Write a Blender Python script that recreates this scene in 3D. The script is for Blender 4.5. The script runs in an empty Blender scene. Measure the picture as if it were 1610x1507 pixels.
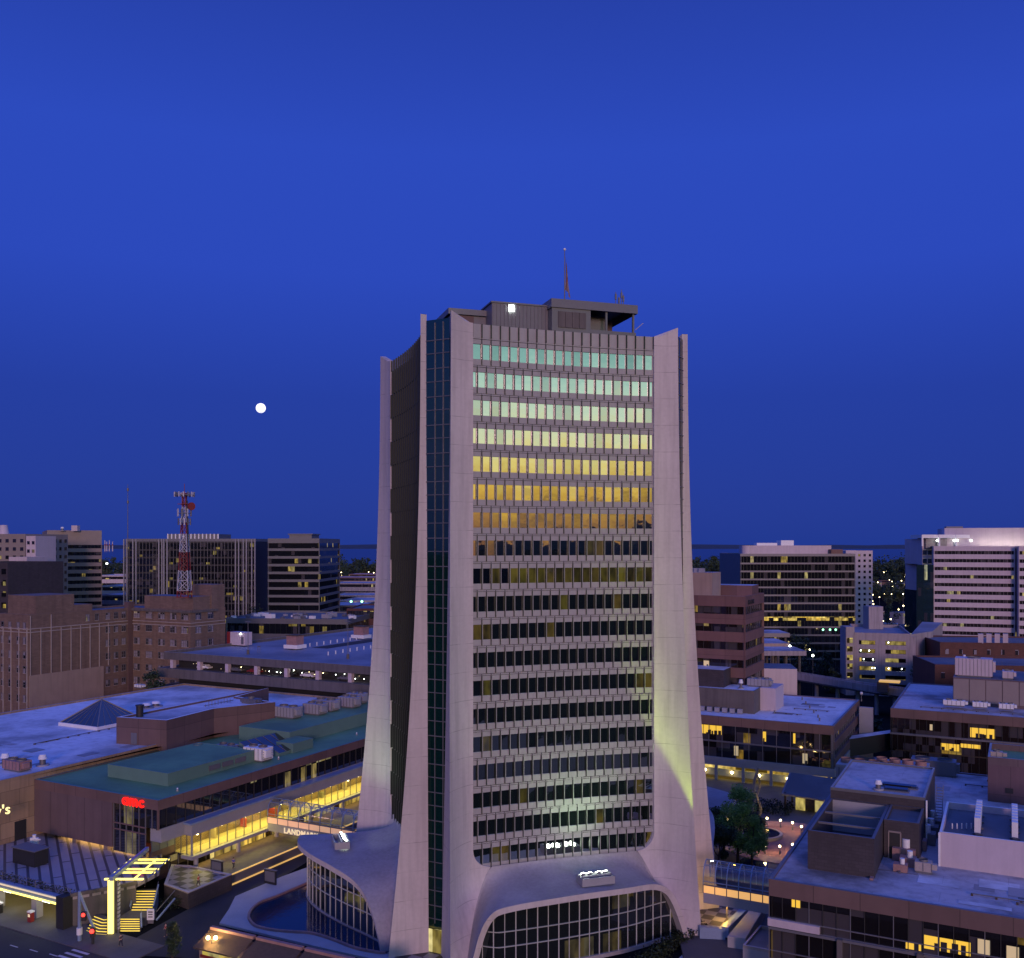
import bpy, math, random
from mathutils import Vector, Matrix
R = math.radians
sc = bpy.context.scene
COL = sc.collection
# ------------------------------------------------------------------ camera, sky, sun, exposure
FX, CX, HY, CAMZ = 1500.0, 805.0, 858.0, 54.0
cam_d = bpy.data.cameras.new('camera'); cam = bpy.data.objects.new('camera', cam_d); COL.objects.link(cam)
cam.location = (0, 0, CAMZ); cam.rotation_euler = (R(90), 0, 0)
cam_d.sensor_width = 36; cam_d.lens = 36*FX/1610; cam_d.shift_y = (HY-753.5)/1610
cam_d.clip_start = 1; cam_d.clip_end = 60000
sc.camera = cam
sc.view_settings.view_transform = 'Standard'; sc.view_settings.look = 'None'
sc.view_settings.exposure = 0.0; sc.view_settings.gamma = 1.0
sc.render.engine = 'CYCLES'
sc.cycles.use_denoising = True
sc.cycles.max_bounces = 5; sc.cycles.diffuse_bounces = 2; sc.cycles.glossy_bounces = 3
sc.cycles.transparent_max_bounces = 6; sc.cycles.sample_clamp_indirect = 4.0

class NT:
    """tiny node-tree helper"""
    def __init__(s, tree): s.t = tree; s.n = tree.nodes; s.l = tree.links
    def add(s, typ, **kw):
        nd = s.n.new(typ)
        for k, v in kw.items(): setattr(nd, k, v)
        return nd
    def put(s, sock, v):
        if isinstance(v, bpy.types.NodeSocket): s.l.new(v, sock)
        elif v is not None:
            try: sock.default_value = v
            except Exception: sock.default_value = (v[0], v[1], v[2], 1.0)
    def math(s, op, a, b=None, c=None, clamp=False):
        nd = s.add('ShaderNodeMath', operation=op, use_clamp=clamp)
        s.put(nd.inputs[0], a); s.put(nd.inputs[1], b); s.put(nd.inputs[2], c)
        return nd.outputs[0]
    def mix(s, f, a, b):
        nd = s.add('ShaderNodeMix', data_type='RGBA')
        s.put(nd.inputs[0], f); s.put(nd.inputs[6], a); s.put(nd.inputs[7], b)
        return nd.outputs[2]
    def ramp(s, f, stops, interp='LINEAR'):
        nd = s.add('ShaderNodeValToRGB'); nd.color_ramp.interpolation = interp
        e = nd.color_ramp.elements
        while len(e) < len(stops): e.new(0.5)
        for el, (p, c) in zip(e, stops):
            el.position = p; el.color = (c[0], c[1], c[2], 1) if not isinstance(c, float) else (c, c, c, 1)
        s.put(nd.inputs[0], f); return nd.outputs[0]
    def noise(s, vec, scale, detail=3, rough=.55):
        nd = s.add('ShaderNodeTexNoise'); nd.inputs['Scale'].default_value = scale
        nd.inputs['Detail'].default_value = detail; nd.inputs['Roughness'].default_value = rough
        if vec is not None: s.put(nd.inputs['Vector'], vec)
        return nd.outputs['Fac']

# dusk sky: deep blue in the east (ahead), bright orange to teal afterglow in the west (behind the camera)
SUN_AZ = Vector((0.105, -0.9945, 0)).normalized()   # azimuth of the lamp
GLOW_AZ = Vector((0.45, -0.893, 0)).normalized()   # middle of the afterglow band
world = bpy.data.worlds.new('World'); sc.world = world; world.use_nodes = True
w = NT(world.node_tree); w.n.clear()
wout = w.add('ShaderNodeOutputWorld'); bg = w.add('ShaderNodeBackground')
tc = w.add('ShaderNodeTexCoord'); sp = w.add('ShaderNodeSeparateXYZ'); w.put(sp.inputs[0], tc.outputs['Generated'])
z = sp.outputs[2]
east = w.ramp(z, [(0.0, (.0125, .038, .275)), (.06, (.0130, .040, .31)), (.15, (.0148, .044, .35)), (.27, (.0220, .063, .49)), (.38, (.0235, .067, .505)),
                  (.50, (.0185, .050, .385)), (.75, (.07, .14, .80)), (1.0, (.13, .21, 1.0))])
west = w.ramp(z, [(0.0, (.36, .16, .08)), (.024, (.60, .31, .09)), (.052, (1.10, .68, .10)), (.083, (1.32, 1.10, .34)), (.112, (1.22, 1.26, .70)), (.140, (1.00, 1.25, .92)),
                  (.168, (.72, 1.10, .92)), (.196, (.42, .82, .74)), (.26, (.22, .48, .56)), (.45, (.08, .15, .46)), (.75, (.09, .16, .76)), (1.0, (.13, .21, 1.0))])
# thin dark cloud bars low in the west
cmap = w.add('ShaderNodeMapping'); cmap.inputs['Scale'].default_value = (5, 5, 42); w.put(cmap.inputs[0], tc.outputs['Generated'])
cl = w.ramp(w.noise(cmap.outputs[0], 2.2, 5, .6), [(.50, 0.0), (.66, 1.0)])
low = w.ramp(z, [(.0, 1.0), (.045, .75), (.075, .12), (.2, 0.05)])
west = w.mix(w.math('MULTIPLY', w.math('MULTIPLY', cl, low), .8), west, (.16, .10, .075, 1))
dt = w.add('ShaderNodeVectorMath', operation='DOT_PRODUCT'); w.put(dt.inputs[0], tc.outputs['Generated']); dt.inputs[1].default_value = GLOW_AZ
azf = w.math('MULTIPLY_ADD', dt.outputs['Value'], 1.05, .12, clamp=True)
azs = w.math('SMOOTH_MIN', w.math('MULTIPLY', azf, azf), 1.0, .05)
skyc = w.mix(w.math('MULTIPLY', azf, azf), east, west)
# a little of the physical sky (sun just above the horizon, in the same direction as the lamp) is added for the air light
nish = w.add('ShaderNodeTexSky', sky_type='NISHITA'); nish.sun_disc = False
SUN_EL = 9.0
nish.sun_elevation = R(SUN_EL); nish.sun_rotation = math.atan2(SUN_AZ.x, SUN_AZ.y)
addn = w.add('ShaderNodeMix', data_type='RGBA', blend_type='ADD'); addn.inputs[0].default_value = 0.0012
w.put(addn.inputs[6], skyc); w.put(addn.inputs[7], nish.outputs[0])
w.put(bg.inputs[0], addn.outputs[2]); bg.inputs[1].default_value = 1.0
w.l.new(bg.outputs[0], wout.inputs[0])

sun_d = bpy.data.lights.new('sun', 'SUN'); sun = bpy.data.objects.new('sun', sun_d); COL.objects.link(sun)
sun_d.energy = 1.2; sun_d.angle = R(10); sun_d.color = (1.0, .57, .63)
sdir = Vector((SUN_AZ.x*math.cos(R(SUN_EL)), SUN_AZ.y*math.cos(R(SUN_EL)), math.sin(R(SUN_EL))))
sun.rotation_euler = sdir.to_track_quat('Z', 'Y').to_euler()

# ------------------------------------------------------------------ materials
def base_mat(name):
    m = bpy.data.materials.new(name); m.use_nodes = True
    t = NT(m.node_tree); p = t.n['Principled BSDF']
    return m, t, p
DIM = dict(brown_panel=.72, brown_fascia=.72, pink_brick=.52, beige_precast=.72, offwhite_precast=.92, pale_garage_concrete=.75, pale_paint=.72, tan_brick=.85, tan_render=.85, grey_membrane_roof=.68, white_membrane_roof=.95,
           dark_block=.7, grey_metal=.7, green_roof=.85, green_upstand=.62, parking_deck=.8, red_brick=.6, stone_block_store=.75, pale_paving=.72, striped_terrace=.7, mauve_panel=.6, rosy_ridge_tile=.7)
def scale3(c, k): return (c[0]*k, c[1]*k, c[2]*k, 1)
def mat(name, col, rough=.75, metal=0.0, var=.18, sc_=.35, streak=0.0, bump=0.0, emit=None, estr=0, joints=0):
    """plain weathered surface: two scales of mottling, optional vertical streaks"""
    col = scale3(col, DIM.get(name, 1))[:3]; m, t, p = base_mat(name)
    tcn = t.add('ShaderNodeTexCoord').outputs['Object']
    a = t.noise(tcn, sc_, 4); b = t.noise(tcn, sc_*14, 2)
    f = t.math('ADD', t.math('MULTIPLY', a, .75), t.math('MULTIPLY', b, .35))
    c = t.ramp(f, [(.30, scale3(col, 1-var)), (.75, scale3(col, 1+var))])
    if streak:
        mp = t.add('ShaderNodeMapping'); mp.inputs['Scale'].default_value = (1, 1, .06); t.put(mp.inputs[0], tcn)
        s = t.noise(mp.outputs[0], 1.3, 4)
        c = t.mix(t.math('MULTIPLY', t.ramp(s, [(.45, 0.0), (.7, 1.0)]), streak), c, scale3(col, .45))
    if joints:
        sz = t.add('ShaderNodeSeparateXYZ'); t.put(sz.inputs[0], tcn)
        fr = t.math('FRACT', t.math('DIVIDE', t.math('ADD', sz.outputs[2], t.math('MULTIPLY', a, .25)), joints))
        ln = t.math('MULTIPLY', t.math('LESS_THAN', fr, .016), t.ramp(t.noise(tcn, .5, 2), [(.38, .1), (.6, .75)]))
        dk = t.math('MULTIPLY', t.ramp(t.noise(tcn, .07, 5, .65), [(.46, 0.0), (.72, .45)]), 1.0)
        c = t.mix(ln, t.mix(dk, c, scale3(col, .55)), scale3(col, .35))
    t.put(p.inputs['Base Color'], c); p.inputs['Roughness'].default_value = rough; p.inputs['Metallic'].default_value = metal
    if bump:
        bn = t.add('ShaderNodeBump'); bn.inputs['Strength'].default_value = bump; bn.inputs['Distance'].default_value = .05
        t.put(bn.inputs['Height'], b); t.l.new(bn.outputs[0], p.inputs['Normal'])
    if emit: p.inputs['Emission Color'].default_value = (*emit, 1); p.inputs['Emission Strength'].default_value = estr
    return m
def panel_mat(name, col, w_, h_, mort=.03, joint=.4, rough=.7, var=.15, streak=.3, offset=0.0):
    """cladding panels / blocks laid out in metres on the wall's own UV"""
    col = scale3(col, DIM.get(name, 1))[:3]; m, t, p = base_mat(name)
    tcn = t.add('ShaderNodeTexCoord')
    br = t.add('ShaderNodeTexBrick'); br.offset = offset; br.squash = 1
    t.put(br.inputs['Vector'], tcn.outputs['UV'])
    br.inputs['Scale'].default_value = 1; br.inputs['Brick Width'].default_value = w_; br.inputs['Row Height'].default_value = h_
    br.inputs['Mortar Size'].default_value = mort; br.inputs['Color1'].default_value = scale3(col, 1+var); br.inputs['Color2'].default_value = scale3(col, 1-var)
    br.inputs['Mortar'].default_value = scale3(col, joint)
    o = tcn.outputs['Object']
    n = t.noise(o, .25, 5)
    c = t.mix(t.ramp(n, [(.35, 0.0), (.8, .5)]), br.outputs['Color'], scale3(col, .55))
    if streak:
        mp = t.add('ShaderNodeMapping'); mp.inputs['Scale'].default_value = (1, 1, .05); t.put(mp.inputs[0], o)
        s = t.noise(mp.outputs[0], .9, 4)
        c = t.mix(t.math('MULTIPLY', t.ramp(s, [(.45, 0.0), (.75, 1.0)]), streak), c, scale3(col, .4))
    t.put(p.inputs['Base Color'], c); p.inputs['Roughness'].default_value = rough
    return m
def roof_mat(name, col, dark=.5, scale=.06, rough=.6):
    """flat membrane roof: ponding stains, seams, scuffs"""
    col = scale3(col, DIM.get(name, 1))[:3]; m, t, p = base_mat(name)
    o = t.add('ShaderNodeTexCoord').outputs['Object']
    a = t.noise(o, scale, 6, .62); b = t.noise(o, scale*9, 4, .6); d = t.noise(o, 6, 2)
    c = t.ramp(a, [(.36, scale3(col, dark)), (.52, scale3(col, .95)), (.68, scale3(col, 1.15))])
    c = t.mix(t.ramp(b, [(.48, 0.0), (.80, .60)]), c, scale3(col, dark))
    c = t.mix(t.math('MULTIPLY', d, .25), c, scale3(col, .6))
    mp = t.add('ShaderNodeMapping'); mp.inputs['Rotation'].default_value = (0, 0, R(27.5)); t.put(mp.inputs[0], o)
    br = t.add('ShaderNodeTexBrick'); br.offset = .5; t.put(br.inputs['Vector'], mp.outputs[0])
    br.inputs['Scale'].default_value = 1; br.inputs['Brick Width'].default_value = 14; br.inputs['Row Height'].default_value = 3.1; br.inputs['Mortar Size'].default_value = .05
    c = t.mix(t.math('MULTIPLY', br.outputs['Fac'], .45), c, scale3(col, .45))
    t.put(p.inputs['Base Color'], c); p.inputs['Roughness'].default_value = rough
    return m
def glass_mat(name, w_=1.5, h_=3.6, prob=.1, strength=1.2, c1=(1, .66, .10), c2=(1, .85, .45), tint=(.012, .016, .020), rough=.06, metal=0.0,
              refl=None, wav=.0, blinds=.0, u0=0.0):
    """window glass on a UV in metres; some panes (cells) show lit rooms"""
    prob = math.sqrt(prob*.495) if prob < .5 else 1-math.sqrt((1-prob)*.495)
    m, t, p = base_mat(name)
    uv = t.add('ShaderNodeTexCoord').outputs['UV']
    sx = t.add('ShaderNodeSeparateXYZ'); t.put(sx.inputs[0], uv)
    cu = t.math('FLOOR', t.math('DIVIDE', sx.outputs[0], w_)); cv = t.math('FLOOR', t.math('DIVIDE', sx.outputs[1], h_))
    oi = t.add('ShaderNodeObjectInfo')
    cb = t.add('ShaderNodeCombineXYZ'); t.put(cb.inputs[0], cu); t.put(cb.inputs[1], cv); t.put(cb.inputs[2], t.math('MULTIPLY', oi.outputs['Random'], 97.0))
    wn = t.add('ShaderNodeTexWhiteNoise', noise_dimensions='3D'); t.put(wn.inputs['Vector'], cb.outputs[0])
    cb2 = t.add('ShaderNodeCombineXYZ'); t.put(cb2.inputs[0], t.math('FLOOR', t.math('DIVIDE', cu, 4.0))); t.put(cb2.inputs[1], cv); t.put(cb2.inputs[2], t.math('MULTIPLY_ADD', oi.outputs['Random'], 53.0, 7.0))
    wn2 = t.add('ShaderNodeTexWhiteNoise', noise_dimensions='3D'); t.put(wn2.inputs['Vector'], cb2.outputs[0])
    mixv = t.math('ADD', t.math('MULTIPLY', wn.outputs['Value'], .45), t.math('MULTIPLY', wn2.outputs['Value'], .55))
    lit = t.math('LESS_THAN', mixv, prob)
    mpv = t.add('ShaderNodeMapping'); mpv.inputs['Scale'].default_value = (1.0, .45, 1); t.put(mpv.inputs[0], uv)
    fine = t.noise(mpv.outputs[0], .8, 2, .5)
    inner = t.ramp(fine, [(.34, .25), (.62, 1.0)])
    est = t.math('MULTIPLY', t.math('MULTIPLY', lit, inner), t.math('MULTIPLY', t.math('ADD', wn.outputs['Value'], .35), strength))
    wn3 = t.add('ShaderNodeSeparateColor'); t.put(wn3.inputs[0], wn.outputs['Color'])
    t.put(p.inputs['Emission Color'], t.mix(wn3.outputs[1], (*c1, 1), (*c2, 1)))
    t.put(p.inputs['Emission Strength'], est)
    bc = (*tint, 1)
    if blinds:
        bl = t.math('MULTIPLY', t.math('LESS_THAN', wn3.outputs[2], blinds), .8)
        bc = t.mix(bl, bc, (.075, .068, .075, 1) if blinds < .43 else (.34, .31, .36, 1))
    t.put(p.inputs['Base Color'], bc)
    p.inputs['Roughness'].default_value = rough; p.inputs['Metallic'].default_value = metal
    p.inputs['IOR'].default_value = 1.6
    if refl is not None:
        # coated glass: a mirror-like coat of the given reflectance over the dark room
        gl = t.add('ShaderNodeBsdfGlossy'); t.put(gl.inputs['Color'], t.ramp(wn3.outputs[0], [(0.0, (.66, .68, .70)), (.25, (.86, .87, .86)), (.6, (.97, .97, .96)), (1.0, (1, 1, 1))])); gl.inputs['Roughness'].default_value = .02
        ms = t.add('ShaderNodeMixShader'); ms.inputs[0].default_value = refl
        t.l.new(p.outputs[0], ms.inputs[1]); t.l.new(gl.outputs[0], ms.inputs[2])
        t.l.new(ms.outputs[0], t.n['Material Output'].inputs[0])
        if wav:
            bn = t.add('ShaderNodeBump'); bn.inputs['Strength'].default_value = 1; bn.inputs['Distance'].default_value = wav
            nz = t.noise(uv, .55, 2); t.put(bn.inputs['Height'], nz)
            t.l.new(bn.outputs[0], gl.inputs['Normal'])
    return m
def emit_mat(name, col, s):
    m, t, p = base_mat(name)
    p.inputs['Base Color'].default_value = (*[min(1, c*.6) for c in col], 1)
    p.inputs['Emission Color'].default_value = (*col, 1); p.inputs['Emission Strength'].default_value = s
    return m
def clear_mat(name, refl=.12):
    m, t, p = base_mat(name)
    tr = t.add('ShaderNodeBsdfTransparent'); tr.inputs[0].default_value = (.86, .88, .86, 1)
    gl = t.add('ShaderNodeBsdfGlossy'); gl.inputs['Roughness'].default_value = .03
    ms = t.add('ShaderNodeMixShader'); ms.inputs[0].default_value = refl
    t.l.new(tr.outputs[0], ms.inputs[1]); t.l.new(gl.outputs[0], ms.inputs[2]); t.l.new(ms.outputs[0], t.n['Material Output'].inputs[0])
    return m
M = {}
M['concrete'] = mat('tower_concrete', (.53, .48, .475), .65, var=.12, sc_=.14, streak=.30, joints=3.74)
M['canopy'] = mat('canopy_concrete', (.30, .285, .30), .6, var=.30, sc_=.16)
M['spandrel'] = mat('grey_spandrel', (.33, .32, .325), .45, var=.10, sc_=.5, streak=.15)
M['mullion'] = mat('dark_mullion', (.018, .028, .024), .4, .4, var=.05)
M['whitemull'] = mat('pale_mullion', (.42, .44, .44), .4, .2, var=.05)
M['tglass'] = glass_mat('tower_glass', 1.32, 3.74, .04, .34, (.75, .62, .06), (1, .62, .10), tint=(.010, .017, .014), refl=.50, wav=.006)
M['tglass_lit'] = glass_mat('tower_glass_office', 1.32, 3.74, .66, .16, (.80, .66, .05), (1, .70, .14), tint=(.004, .007, .006), refl=.50, wav=.006)
M['cglass'] = glass_mat('corner_glass', 1.6, 3.74, 0.0, .5, tint=(.003, .022, .020), refl=.05, wav=.004)
M['hallglass'] = glass_mat('banking_hall_glass', 1.4, 3, .10, .10, tint=(.012, .016, .018), refl=.14, wav=.004)
M['metal'] = mat('dark_ribbed_metal', (.15, .15, .17), .5, .2, var=.1)
M['metal2'] = mat('grey_metal', (.21, .21, .23), .45, .3, var=.1)
M['white'] = mat('white_paint', (.72, .72, .72), .55, var=.08)
M['pale'] = mat('pale_paint', (.40, .40, .43), .6, var=.12)
M['black'] = mat('black_paint', (.02, .02, .022), .6)
M['brownpanel'] = panel_mat('brown_panel', (.175, .12, .125), 4.2, 40, .05, .55, streak=.25)
M['brownband'] = panel_mat('brown_fascia', (.20, .125, .115), 5.2, 9, .05, .5, streak=.15)
M['brick'] = panel_mat('pink_brick', (.32, .17, .15), 7, 9, .05, .55, streak=.15)
M['redbrick'] = panel_mat('red_brick', (.16, .05, .045), .9, .3, .02, .6, offset=.5)
M['darkbrick'] = panel_mat('dark_block', (.075, .062, .07), .8, .4, .02, .6, offset=.5)
M['tan'] = panel_mat('tan_brick', (.23, .155, .115), 1.2, .4, .02, .75, offset=.5, streak=.4)
M['tanplain'] = mat('tan_render', (.38, .285, .225), .8, var=.1, streak=.25)
M['trim'] = mat('pale_stone_trim', (.36, .31, .28), .7)
M['beige'] = mat('beige_precast', (.34, .285, .26), .7, var=.08)
M['offwhite'] = mat('offwhite_precast', (.56, .48, .52), .65, var=.07, streak=.15)
M['garage'] = mat('garage_concrete', (.115, .103, .098), .8, var=.15, streak=.45)
M['garage2'] = mat('pale_garage_concrete', (.42, .37, .40), .8, var=.12, streak=.6)
M['stone'] = panel_mat('stone_block_store', (.46, .32, .20), 3.4, 2.6, .05, .55, streak=.5, offset=.5)  # orange lamp glow on the store wall is put into this colour
M['roofblue'] = roof_mat('white_membrane_roof', (.72, .74, .80), .40)
M['roofpale'] = roof_mat('grey_membrane_roof', (.68, .66, .72), .26, .09)
M['roofteal'] = roof_mat('green_roof', (.16, .35, .155), .6, .05)
M['tealwall'] = mat('green_upstand', (.17, .33, .27), .7, var=.1)
M['roofdark'] = roof_mat('dark_roof', (.13, .14, .16), .5)
M['deck'] = roof_mat('parking_deck', (.33, .33, .37), .6, .05)
M['asphalt'] = mat('asphalt', (.026, .026, .03), .85, var=.3, sc_=.2)
M['paving'] = mat('paving', (.085, .078, .08), .8, var=.25, sc_=.3)
M['palepaving'] = mat('pale_paving', (.52, .50, .52), .75, var=.12, sc_=.3)
M['ground'] = mat('city_ground', (.012, .013, .013), .9, var=.4, sc_=.02)
M['blueglass'] = glass_mat('dark_band_glass', 1.6, 3.8, .05, .75, (1, .68, .12), (.9, .75, .3), tint=(.008, .009, .012), refl=.05, blinds=.08)
M['gridglass'] = glass_mat('grid_office_glass', 1.7, 3.8, .045, .6, (1, .66, .1), (.9, .7, .2), tint=(.008, .009, .012), refl=.05, blinds=.10)
M['brownglass'] = glass_mat('bronze_band_glass', 1.4, 3.4, .05, .6, (1, .58, .08), (1, .7, .2), tint=(.016, .011, .010), refl=.04, blinds=.40)
M['strip'] = glass_mat('strip_glass', 1.4, 3.8, .07, .9, (1, .72, .2), (.9, .8, .4), tint=(.02, .018, .022), refl=.05, blinds=.2)
M['tealglass'] = glass_mat('teal_band_glass', 1.5, 3.8, .12, 1.0, (1, .85, .3), (.9, .9, .6), tint=(.02, .045, .05), refl=.08, blinds=.2)
M['pane'] = glass_mat('sash_glass', 1.3, 2, .02, .5, tint=(.03, .028, .035), refl=.06, blinds=.45)
M['shopglass'] = glass_mat('shop_glass', 1.8, 3.4, .85, .9, (1, .62, .10), (1, .80, .28), tint=(.05, .035, .01), refl=.05)
M['blindglass'] = glass_mat('blind_glass', 1.55, 3.7, .02, .5, (1, .58, .06), (1, .65, .12), tint=(.010, .009, .010), refl=.04, blinds=.41)
M['litglass'] = glass_mat('lit_lobby_glass', 1.9, 3.4, .55, .8, (1, .75, .13), (1, .85, .35), tint=(.05, .04, .015), refl=.05)
M['clear'] = clear_mat('clear_glass')
M['warmwall'] = mat('lobby_wall', (.80, .70, .34), .7)
M['tread'] = emit_mat('lit_riser', (1, .72, .10), 1.1)
M['strip_y'] = emit_mat('yellow_light_tube', (1, .80, .16), 2.6)
M['strip_w'] = emit_mat('warm_light_strip', (1, .58, .17), .62)
M['amberband'] = emit_mat('amber_glow_panel', (1, .52, .17), .75)
M['pinkband'] = emit_mat('rosy_glow_panel', (1, .55, .34), .50)
M['lamp'] = emit_mat('lamp_globe', (1, .80, .40), 12)
M['lampw'] = emit_mat('white_lamp', (.90, 1, .88), 14)
M['flood'] = emit_mat('floodlight_face', (.88, 1, .82), 40)
M['red_l'] = emit_mat('red_lamp', (1, .03, .02), 5)
M['green_l'] = emit_mat('green_lamp', (.25, 1, .45), 5)
M['redsign'] = emit_mat('red_sign', (1, .012, .008), 1.6)
M['signy'] = emit_mat('yellow_sign', (1, .85, .35), 1.3)
M['signw'] = emit_mat('white_sign', (1, .80, .50), .62)
m, t, p = base_mat('moon_surface'); o = t.add('ShaderNodeTexCoord').outputs['Object']
t.put(p.inputs['Emission Color'], t.ramp(t.noise(o, .006, 4, .6), [(.40, (.62, .64, .70)), (.60, (1, .98, .94))])); p.inputs['Emission Strength'].default_value = 1.25; M['moon'] = m
M['bluesteel'] = mat('blue_grey_steel', (.22, .30, .45), .4, .2)
M['redpaint'] = mat('red_paint', (.21, .02, .018), .5)
M['whitesteel'] = mat('white_steel', (.46, .45, .48), .5)
M['wood'] = mat('dark_shingle', (.075, .05, .03), .85, var=.3, sc_=2)
M['copper'] = mat('rosy_ridge_tile', (.42, .24, .22), .7, var=.25, sc_=1)
M['brickpave'] = mat('red_paving', (.26, .12, .12), .8, var=.2)
M['skin'] = mat('skin', (.45, .28, .2), .6); M['cloth_r'] = mat('red_cloth', (.3, .03, .03), .8); M['cloth_d'] = mat('dark_cloth', (.03, .03, .04), .8)
M['cloth_b'] = mat('blue_cloth', (.06, .08, .35), .8); M['cloth_w'] = mat('white_cloth', (.6, .6, .6), .8); M['hair'] = mat('dark_hair', (.02, .015, .01), .7)
M['trunk'] = mat('bark', (.05, .038, .028), .9)
def leaf_mat(name, c):
    m, t, p = base_mat(name)
    o = t.add('ShaderNodeTexCoord').outputs['Object']
    t.put(p.inputs['Base Color'], t.ramp(t.noise(o, .9, 3), [(.3, scale3(c, .5)), (.7, scale3(c, 1.6))])); p.inputs['Roughness'].default_value = .7
    return m
M['leaf'] = leaf_mat('leaves', (.12, .24, .05)); M['leaf2'] = leaf_mat('dark_leaves', (.024, .044, .020)); M['hedge'] = leaf_mat('hedge_leaves', (.018, .032, .014))
m, t, p = base_mat('sea_water'); p.inputs['Base Color'].default_value = (.008, .02, .06, 1); p.inputs['Roughness'].default_value = .28
M['sea'] = m
m, t, p = base_mat('pool_water'); p.inputs['Base Color'].default_value = (.006, .018, .05, 1); p.inputs['Roughness'].default_value = .05
bn = t.add('ShaderNodeBump'); bn.inputs['Strength'].default_value = .25; bn.inputs['Distance'].default_value = .04
t.put(bn.inputs['Height'], t.noise(t.add('ShaderNodeTexCoord').outputs['Object'], 2.2, 2)); t.l.new(bn.outputs[0], p.inputs['Normal'])
M['pool'] = m
M['ground'].node_tree.nodes['Principled BSDF'].inputs['Specular IOR Level'].default_value = 0.0
M['hill'] = mat('wooded_hill', (.022, .04, .06), .95, var=.3, sc_=.01)  # blue of the distant haze is mixed into this colour
M['hillb'] = mat('wooded_ridge', (.02, .03, .018), .95, var=.4, sc_=.05)
M['darkglass'] = glass_mat('dark_shop_glass', 1.5, 3, .06, .5, tint=(.012, .013, .016), refl=.10)
M['curtain'] = glass_mat('curtain_wall', 1.55, 3.9, .04, .5, (1, .58, .06), (1, .65, .12), tint=(.010, .009, .010), refl=.04, blinds=.28)
# checker tiles
m, t, p = base_mat('checker_tiles'); ck = t.add('ShaderNodeTexChecker'); o = t.add('ShaderNodeTexCoord').outputs['Object']
mp = t.add('ShaderNodeMapping'); mp.inputs['Rotation'].default_value = (0, 0, R(27.5)); t.put(mp.inputs[0], o); t.put(ck.inputs[0], mp.outputs[0])
ck.inputs['Scale'].default_value = .62; ck.inputs[1].default_value = (.22, .21, .225, 1); ck.inputs[2].default_value = (.035, .035, .04, 1)
t.put(p.inputs['Base Color'], ck.outputs[0]); M['checker'] = m
# striped terrace paving
m, t, p = base_mat('striped_terrace'); o = t.add('ShaderNodeTexCoord').outputs['Object']
mp = t.add('ShaderNodeMapping'); mp.inputs['Rotation'].default_value = (0, 0, R(62)); t.put(mp.inputs[0], o)
br = t.add('ShaderNodeTexBrick'); br.offset = .35; t.put(br.inputs['Vector'], mp.outputs[0]); br.inputs['Scale'].default_value = 1
br.inputs['Brick Width'].default_value = 11; br.inputs['Row Height'].default_value = 1.55; br.inputs['Mortar Size'].default_value = .21
br.inputs['Color1'].default_value = (.40, .36, .38, 1); br.inputs['Color2'].default_value = (.34, .31, .33, 1); br.inputs['Mortar'].default_value = (.05, .045, .05, 1)
t.put(p.inputs['Base Color'], t.mix(t.math('MULTIPLY', t.noise(o, .4, 4), .5), br.outputs[0], (.16, .14, .15, 1))); M['terrace'] = m

# ------------------------------------------------------------------ mesh helpers
def V2(p): return Vector((p[0], p[1], 0))
def P(px, py, z=0.0):
    """point of the level plane z that the photo shows at a pixel"""
    y = FX*(CAMZ-z)/(py-HY); return Vector(((px-CX)*y/FX, y, z))
def atd(px, y, z=0.0): return Vector(((px-CX)*y/FX, y, z))
def zat(py, y): return CAMZ-(py-HY)*y/FX
GA = 27.5
A = Vector((math.sin(R(GA)), math.cos(R(GA)), 0)); B = Vector((math.cos(R(GA)), -math.sin(R(GA)), 0)); UP = Vector((0, 0, 1))
def rect(p, w_, d, ang=-GA):
    e = Vector((math.cos(R(ang)), math.sin(R(ang)), 0)); f = Vector((-e.y, e.x, 0)); p = V2(p)
    return [p, p+e*w_, p+e*w_+f*d, p+f*d]
def ccw(poly):
    a = sum(poly[i].x*poly[(i+1) % len(poly)].y-poly[(i+1) % len(poly)].x*poly[i].y for i in range(len(poly)))
    return poly if a > 0 else poly[::-1]
def inset(poly, d):
    n = len(poly); out = []
    for i in range(n):
        a, b, c = poly[i-1], poly[i], poly[(i+1) % n]
        e1 = (b-a).normalized(); e2 = (c-b).normalized()
        n1 = Vector((-e1.y, e1.x, 0)); n2 = Vector((-e2.y, e2.x, 0))
        k = n1+n2; k = k/max(.2, (1+n1.dot(n2)))
        out.append(b+k*d)
    return out
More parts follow.
